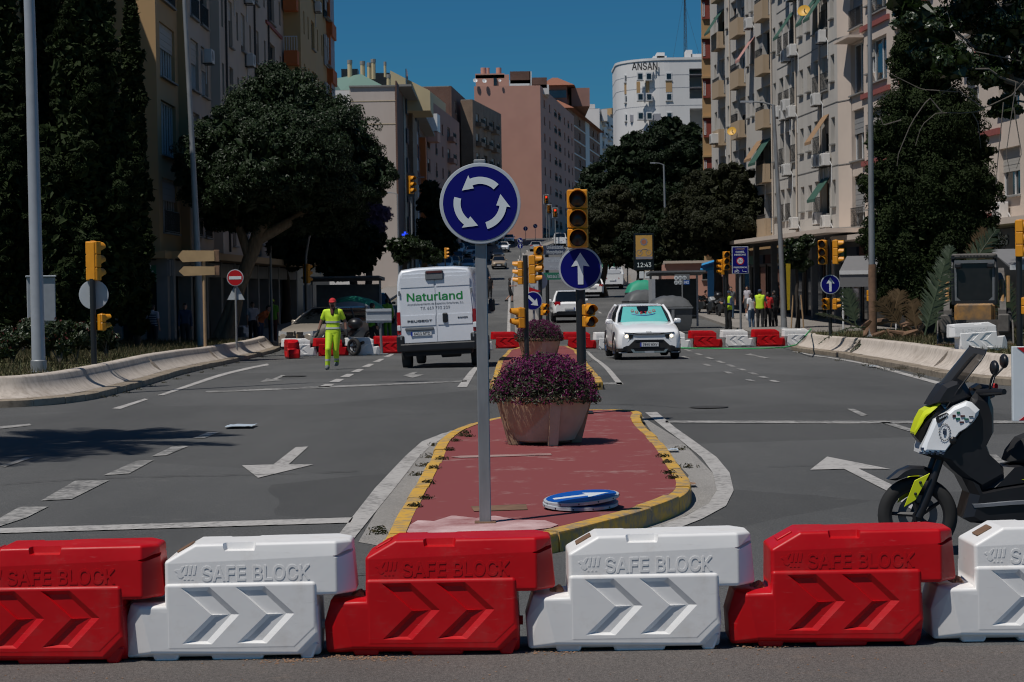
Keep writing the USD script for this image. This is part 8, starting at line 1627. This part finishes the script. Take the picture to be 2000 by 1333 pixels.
# ================================================================ motorcycles
def motorbike(label, loc, rz, case=True, paint='black_plastic', group=None):
    t = thing('motorcycle', label, 'motorcycle', loc, rz, group); mwheel(t, -.70, 0, .30, .30, .11, 5, yaw=-.15); mwheel(t, .70, 0, .30, .30, .15, 5)
    for s in (-1, 1): b = MB(); b.tube([(-.70, s * .09, .30), (-.42, s * .09, .92)], .025, 8); b.build('fork_leg', 'black_metal', t, smooth=50); b = MB(); b.tube([(-.38, s * .08, 1.0), (-.36, s * .26, 1.06), (-.28, s * .36, 1.04)], .016, 8); b.build('handlebar', 'black_metal', t); b = MB(); b.tube([(-.36, s * .24, 1.06), (-.38, s * .3, 1.24)], .008, 6); b.cham((-.38, s * .32, 1.28), (.03, .13, .08), .012); b.build('mirror', 'black_plastic', t)
    slab([(-.45, .86), (-.38, 1.0), (-.15, 1.02), (.12, .84), (.05, .74), (-.3, .72)], .15, .06, 'fuel_tank', paint, t, px=False); slab([(.08, .80), (.35, .82), (.75, .92), (.78, .87), (.4, .74), (.1, .74)], .12, .03, 'seat', 'matt_black', t, px=False); slab([(-.42, .70), (.25, .72), (.35, .45), (.1, .25), (-.3, .26), (-.45, .5)], .17, .05, 'engine', 'black_metal', t, px=False); slab([(.3, .75), (.78, .88), (.95, .86), (.6, .66)], .10, .03, 'tail', paint, t, px=False)
    b = MB(); b.tube([(-.2, .15, .28), (.3, .18, .26), (.5, .2, .32), (.95, .2, .45)], [.03, .03, .05, .055], 10); b.build('exhaust', 'black_metal', t, smooth=50); b = MB(); b.ball((-.52, 0, .92), 1, 2, (.08, .1, .1)); b.build('headlight', 'lens_dark', t, smooth=True); slab([(-.95, .60), (-.8, .63), (-.55, .62), (-.52, .58), (-.7, .59), (-.9, .57)], .06, .015, 'mudguard', paint, t, px=False)
    if case: b = MB(); b.ball((.78, 0, 1.08), 1, 3, (.27, .25, .20)); b.build('top_case', 'black_plastic', t, smooth=True)
    return t
p = at_px(662, 696); p[1] += .5; motorbike('black motorcycle with a rounded top case parked behind the walking worker', p, -.75)
for k, (px, lb) in enumerate(((1375, 'leftmost black motorcycle parked by the low pink shop'), (1393, 'motorcycle in the middle of the row by the low pink shop'), (1412, 'motorcycle at the right of the row, beside the signal pole'))): motorbike(lb, at_px(px, 590, .1, 112. - k * 3), -1.2 - .1 * k, k == 1, ('black_plastic', 'car_silver', 'black_plastic')[k], 'motorcycles parked by the low shop')
# ================================================================ street furniture on the right
def container(label, px, py, d, w, h, rz, body, lid, dome=True):
    p = at_px(px, py, 0, d); t = thing('waste_container', label, 'waste container', p, rz); b = MB(); b.hull([(sx * w / 2 * q, sy * .75 * q, z) for sx in (-1, 1) for sy in (-1, 1) for q, z in ((.86, .10), (.97, .45), (1, h * .72))]); b.build('body', body, t, smooth=25)
    b = MB(); n = 15; X, Y = np.meshgrid(np.linspace(-1, 1, n), np.linspace(-1, 1, n)); Z = h * .72 + .02 + (h * .30) * np.sqrt(np.clip(1 - np.abs(X) ** 2.4, 0, 1)) * np.clip(1 - abs(Y) ** 4, 0, 1) + .02 * np.sin(X * 14) * (1 - abs(Y)); b.add(np.c_[X.ravel() * w / 2 * 1.03, Y.ravel() * .78, Z.ravel()], [[j * n + i, j * n + i + 1, (j + 1) * n + i + 1, (j + 1) * n + i] for j in range(n - 1) for i in range(n - 1)]); b.build('lid', lid, t, smooth=50)
    b = MB(); b.box((0, -.80, h * .70), (w * 1.02, .05, .06)); b.box((0, -.78, h * .40), (.12, .06, h * .6)); b.build('lifting_bar', 'galvanised', t); return t
container('dark grey domed waste container right behind the white car', 1308, 611, 88., 1.75, 1.62, .1, 'bin_grey', 'bin_grey'); container('dark grey waste container with wooden rail beside the bus shelter', 1256, 590, 97., 1.75, 1.75, .2, 'bin_grey', 'bin_grey'); container('waste container with a bright green lid behind the grey ones', 1256, 575, 104., 1.7, 2.1, .1, 'bin_grey', 'green_cloth'); container('green bottle bank with cardboard leaning on it beyond the small van', 1185, 520, 172., 2.0, 2.2, .2, 'bin_green', 'bin_green')
p = at_px(1203, 520, .4, 170.); b = MB(); b.box((0, 0, .9), (1.4, .05, .7), M=rot([0, 1, 0], .6)); b.box((.9, .3, .3), (.9, .05, .6), M=rot([0, 1, 0], -.5)); b.build('cardboard', 'render_cream', loc=p, label='flattened cardboard sheets leaning against the green bottle bank', category='cardboard')
# time display
p = at_px(1259, 580, .1, 112.); t = thing('time_display', 'street totem with a yellow poster above a black 12:43 time display', 'display', p); Z = lambda q: zat(q, 112., 1259, p[2]); kk = 112 / FPX
b = MB(); b.cham((0, .1, (Z(456) + Z(528)) / 2), (40 * kk, .25, Z(456) - Z(528)), .03); b.build('housing', 'totem_black', t); b = MB(); b.box((0, -.035, (Z(460) + Z(507)) / 2), (32 * kk, .02, Z(460) - Z(507))); po = b.build('poster', 'poster_yellow', t)
b = MB(); b.box((0, -.047, Z(504)), (32 * kk, .01, 5 * kk)); b.build('poster_strip', 'poster_grey', po); b = MB(); b.front(Polygon([(r * kk * math.cos(a), Z(473) + r * kk * math.sin(a)) for a, r in zip(np.linspace(0, 6.283, 17)[:-1], [8, 6.5] * 8)]), -.05, -.047); b.build('poster_star', 'poster_grey', po); b = MB(); b.front(Polygon([(4.5 * kk * math.cos(a), Z(473) + 4.5 * kk * math.sin(a)) for a in np.linspace(0, 6.283, 17)[:-1]]), -.053, -.051); b.build('poster_disc', 'poster_rust', po)
b = MB(); Q = np.array([[1.0, 0, 0], [0, 0, -1], [0, 1, 0]]); [b.lathe([(.17, 0), (.17, .003), (.14, .003), (.14, 0)], 16, (x, -.047, Z(494)), Q) for x in (-.26, .26)]; b.tube([(-.26, -.05, Z(494)), (-.1, -.05, Z(487)), (.16, -.05, Z(487)), (.26, -.05, Z(494))], .012, 4); b.build('poster_cycle', 'poster_grey', po)
b = MB(); b.text('12:43', 8.5 * kk, (0, -.03, Z(522)), .01, False, None, 'c', 27 * kk); b.build('lettering', 'led_white', t); b = MB(); [b.cham((x, .1, Z(540) * .5 + Z(528) * .5 - .1), (9 * kk, .2, 14 * kk), .02) for x in (-5 * kk, 6 * kk)]; b.build('leg', 'sign_white', t)
# bus shelters
def shelter(label, px, py, d, w, rz, adm):
    p = at_px(px, py, .1, d); t = thing('bus_shelter', label, 'bus shelter', p, rz); b = MB(); b.hull([(sx * w / 2, y, z) for sx in (-1, 1) for y, z in ((-.9, 2.55), (.8, 2.40), (-.9, 2.63), (.8, 2.55))]); b.build('roof', 'cloth_grey', t)
    for x in (-w / 2 + .2, w / 2 - .2): b = MB(); b.box((x, .6, 1.22), (.09, .09, 2.45)); b.build('upright', 'grey_paint', t)
    b = MB(); b.box((-w / 2 + .15, -.2, 1.2), (.16, 1.3, 2.1)); b.build('advert_case', 'grey_paint', t); b = MB(); b.box((.1, .62, 1.3), (w - .6, .03, 1.9)); b.build('back_pane', adm, t); b = MB(); b.box((.2, .4, .5), (w * .6, .4, .06)); b.build('bench', 'cloth_grey', t); return t, p
t, p = shelter('dark bus shelter with a grey end panel behind the waste containers, right', 1320, 590, 94., 2.6, .05, 'shop_dark')
p = at_px(1333, 592, .1, 92.); t = thing('bus_stop_sign', 'bus stop sign of six white line discs and a blue N2 panel', 'road sign', p); Z = lambda q: zat(q, 92., 1333, p[2]); kk = 92 / FPX; pole(t, Z(540), .03, 'galvanised', base=False); b = MB(); b.box((-.0, .0, Z(546)), (29 * kk, .04, 20 * kk)); b.build('board', 'cloth_grey', t); b = MB(); b.box((8.5 * kk, -.03, Z(552)), (11 * kk, .02, 8 * kk)); nb = b.build('night_panel', 'sign_blue_flat', t); b = MB(); b.text('N2', 5 * kk, (8.5 * kk, -.042, Z(554.4)), .004); b.build('lettering', 'sign_white', nb)
for i, (x, y, s) in enumerate(((-16, 543, '8'), (-8, 543, '15'), (.5, 543, '21'), (-16, 552, '25'), (-8, 552, '38'))): b = MB(); b.lathe([(4 * kk, 0), (4 * kk, .012), (0, .012)], 16, ((x + 4) * kk, -.022, Z(y)), Q); o = b.build('line_disc', 'sign_white', t); b = MB(); b.text(s, 3.6 * kk, ((x + 4) * kk, -.036, Z(y + 1.8)), .004); b.build('lettering', 'cloth_grey', o)
shelter('bus shelter with a pale roof edge in the shade behind the champagne car', 672, 610, 92., 3.6, -.1, 'cloth_grey')
p = at_px(1226, 560, .1, 150.); t = thing('notice_post', 'small pink and white notice on a post left of the time display', 'road sign', p); Z = lambda q: zat(q, 150., 1226, p[2]); pole(t, Z(490), .05, 'galvanised'); b = MB(); b.lathe([(.16, 0), (.2, .25), (.16, .5), (0, .5)], 12, (0, 0, Z(500))); b.build('pink_drum', 'render_pink', t); b = MB(); b.box((0, -.06, Z(504)), (.30, .1, .3)); b.build('white_plate', 'sign_white', t)
# parasol, cabinet, litter, hose, tape, posts, blue cross
p = at_px(702, 640, 0, 78.); t = thing('parasol', 'tilted green and silver parasol behind the champagne car', 'parasol', p, 0); Rt = rot([0, 1, 0], .25) @ rot([1, 0, 0], .5)
for nm, m, a0, a1 in (('green_cover', 'green_cloth', 0, .50), ('silver_cover', 'silver_cloth', .50, 1.0)):
    b = MB(); n = 32; R1 = 1.15; V = []; F = []; rr = np.linspace(0, 1, 8); aa = np.linspace(a0 * 2 * math.pi, a1 * 2 * math.pi, n // 2 + 1)
    for r_ in rr: V += [(R1 * r_ * math.cos(a), R1 * r_ * math.sin(a), .42 * (1 - r_ ** 2) + .03 * r_ * abs(math.sin(4 * a))) for a in aa]
    q = len(aa); F = [[i * q + j, i * q + j + 1, (i + 1) * q + j + 1, (i + 1) * q + j] for i in range(7) for j in range(q - 1)]; b.add(np.array(V), F, Rt, (0, 0, 1.35)); b.build(nm, m, t, smooth=40)
b = MB(); b.tube([(0, 0, 0), Rt @ np.array([0, 0, .4]) + [0, 0, 1.35]], .02, 6); b.build('pole', 'galvanised', t)
p = at_px(82, 655, LAWN_Z, 58.); kk = 58 / FPX; t = thing('control_cabinet', 'pale grey roadside control cabinet behind the thick lamp post', 'cabinet', p, .25); Z = lambda q: zat(q, 58., 82, p[2]); b = MB(); b.cham((0, 0, Z(585)), (54 * kk, .45, 86 * kk), .02); b.build('housing', 'grey_paint', t); b = MB(); b.cham((0, 0, Z(540)), (58 * kk, .55, .05), .01); b.build('top', 'sign_grey', t); b = MB(); b.box((0, 0, Z(640)), (48 * kk, .4, 26 * kk)); b.build('plinth', 'stone_grey', t); b = MB(); b.box((0, -.232, Z(585)), (.02, .01, 76 * kk)); b.build('door_gap', 'matt_black', t)
b = MB(); hz = [G(x, y, h) + [0, 0, .03] for x, y, h in ((1330, 682, 0), (1400, 683, 0), (1470, 683, 0), (1530, 681, 0), (1555, 676, .2), (1572, 660, .55), (1584, 645, .62))]; b.tube(hz, .022, 8); b.build('garden_hose', 'hose_green', smooth=True, label='green hose running along the foot of the right barriers up to the planter wall', category='hose')
def rag(px, py, w, l, m, label, seed, cat='litter'):
    p = G(px, py); r = np.random.default_rng(seed); n = 9; X, Y = np.meshgrid(np.linspace(-1, 1, n), np.linspace(-1, 1, n)); Z = .012 + .03 * np.abs(meshkit.fbm(np.c_[X.ravel() * 2.5, Y.ravel() * 2.5, np.full(n * n, seed)], 3, seed)); e = 1 + .25 * meshkit.fbm(np.c_[X.ravel(), Y.ravel(), np.full(n * n, seed + 9.)], 2, seed)
    MB().add(np.c_[X.ravel() * w / 2 * e, Y.ravel() * l / 2 * e, Z], [[j * n + i, j * n + i + 1, (j + 1) * n + i + 1, (j + 1) * n + i] for j in range(n - 1) for i in range(n - 1)]).build('litter', m, smooth=50, loc=p + [0, 0, .008], label=label, category=cat)
rag(470, 836, .34, .5, 'paper', 'crumpled pale blue plastic sheet on the road in the tree shadow', 1); rag(1312, 884, .13, .2, 'paper', 'small white paper scrap by the island kerb', 2); rag(1703, 718, .18, .3, 'paper', 'white litter in the gutter of the right planter wall', 3); rag(1345, 952, .12, .2, 'debris', 'dry leaf heap in the right gutter of the island', 4); rag(1330, 975, .16, .15, 'debris', 'brown leaf scraps beside the island kerb, nearer the barriers', 5); rag(1245, 1021, .16, .12, 'debris', 'brown leaf scraps before the yellow kerb end', 6); rag(855, 1317, .10, .05, 'palm_dry', 'yellow leaf on the road before the barriers', 7) if False else None
p = at_px(1527, 545, .1, 86.); b = MB(); b.add([(0, 0, Z0) for Z0 in ()] or [(-.10, 0, 2.9), (.10, 0, 2.9), (.05, .02, .9), (-.06, .02, .9)], [[0, 1, 2, 3], [3, 2, 1, 0]]); b.build('warning_tape', 'yellow_tape', loc=p + [.28, 0, 0], label='yellow warning tape hanging from the tree beside the right lamp post', category='tape')
X0 = W(791, 459, 168.); t = thing('pharmacy_cross', 'small lit blue cross sign far up the left pavement', 'shop sign', X0); b = MB(); kk = 168 / FPX; b.front(unary_union([sbox(-2 * kk, -6 * kk, 2 * kk, 6 * kk), sbox(-6 * kk, -2 * kk, 6 * kk, 2 * kk)]), -.05, .1); b.build('cross', 'led_blue', t); b = MB(); b.box((0, .35, 0), (.08, .6, .08)); b.box((0, .65, -X0[2] / 2 + 1), (.12, .12, X0[2])); b.build('bracket', 'black_metal', t)
for px, py, h in ((1677, 640, LAWN_Z), (1602, 645, LAWN_Z)): pass
for x, d in ((580, 69.), (485, 68.)):
    p = at_px(x if x > 500 else 350, 655, LAWN_Z - .1, d); b = MB(); b.tube([(0, 0, 0), (.01, 0, .35)], .035, 6); b.build('wooden_peg', 'timber', loc=p, label='short wooden peg at the %s of the left lawn' % ('back edge' if x > 500 else 'middle'), category='stake')
b = MB(); b.tube([(0, 0, 0), (.0, 0, 1.0)], .11, 14); t_ = thing('rust_sleeve', 'rusty lower sleeve of the tall lamp post before the conifer', 'post sleeve', at_px(1705, 640, LAWN_Z, 60.)); MB().lathe([(.125, 0), (.125, 2.0), (.114, 2.2)], 18).build('sleeve', 'rust', t_, smooth=40)

# a tall palm in the middle of the junction, left of the frame, whose shadow falls across the left lanes
for q_, lb, sd_ in (((-9.9, 22.4, 0), 'tall palm left of the picture whose shadow falls on the road', 33), ((-11.6, 21.0, 0), 'second tall palm left of the picture, nearer the camera', 34)):
    t = thing('palm_tree', lb, 'tree', q_); b = MB(); z = np.linspace(0, 10.6, 14); b.tube(np.c_[.1 * np.sin(z * .5), 0 * z, z], np.linspace(.30, .20, 14), 14); b.build('trunk', 'bark', t, smooth=50); b = MB(); rg = np.random.default_rng(sd_)
    for k in range(56): a = rg.uniform(0, 6.283); e = rg.uniform(-.35, 1.0); frond(b, (0, 0, 10.5), (math.cos(a) * math.cos(e), math.sin(a) * math.cos(e), math.sin(e)), rg.uniform(2.4, 3.2), rg.uniform(.6, 1.5), rg, 44, .55)
    b.build('crown', 'palm_green', t)
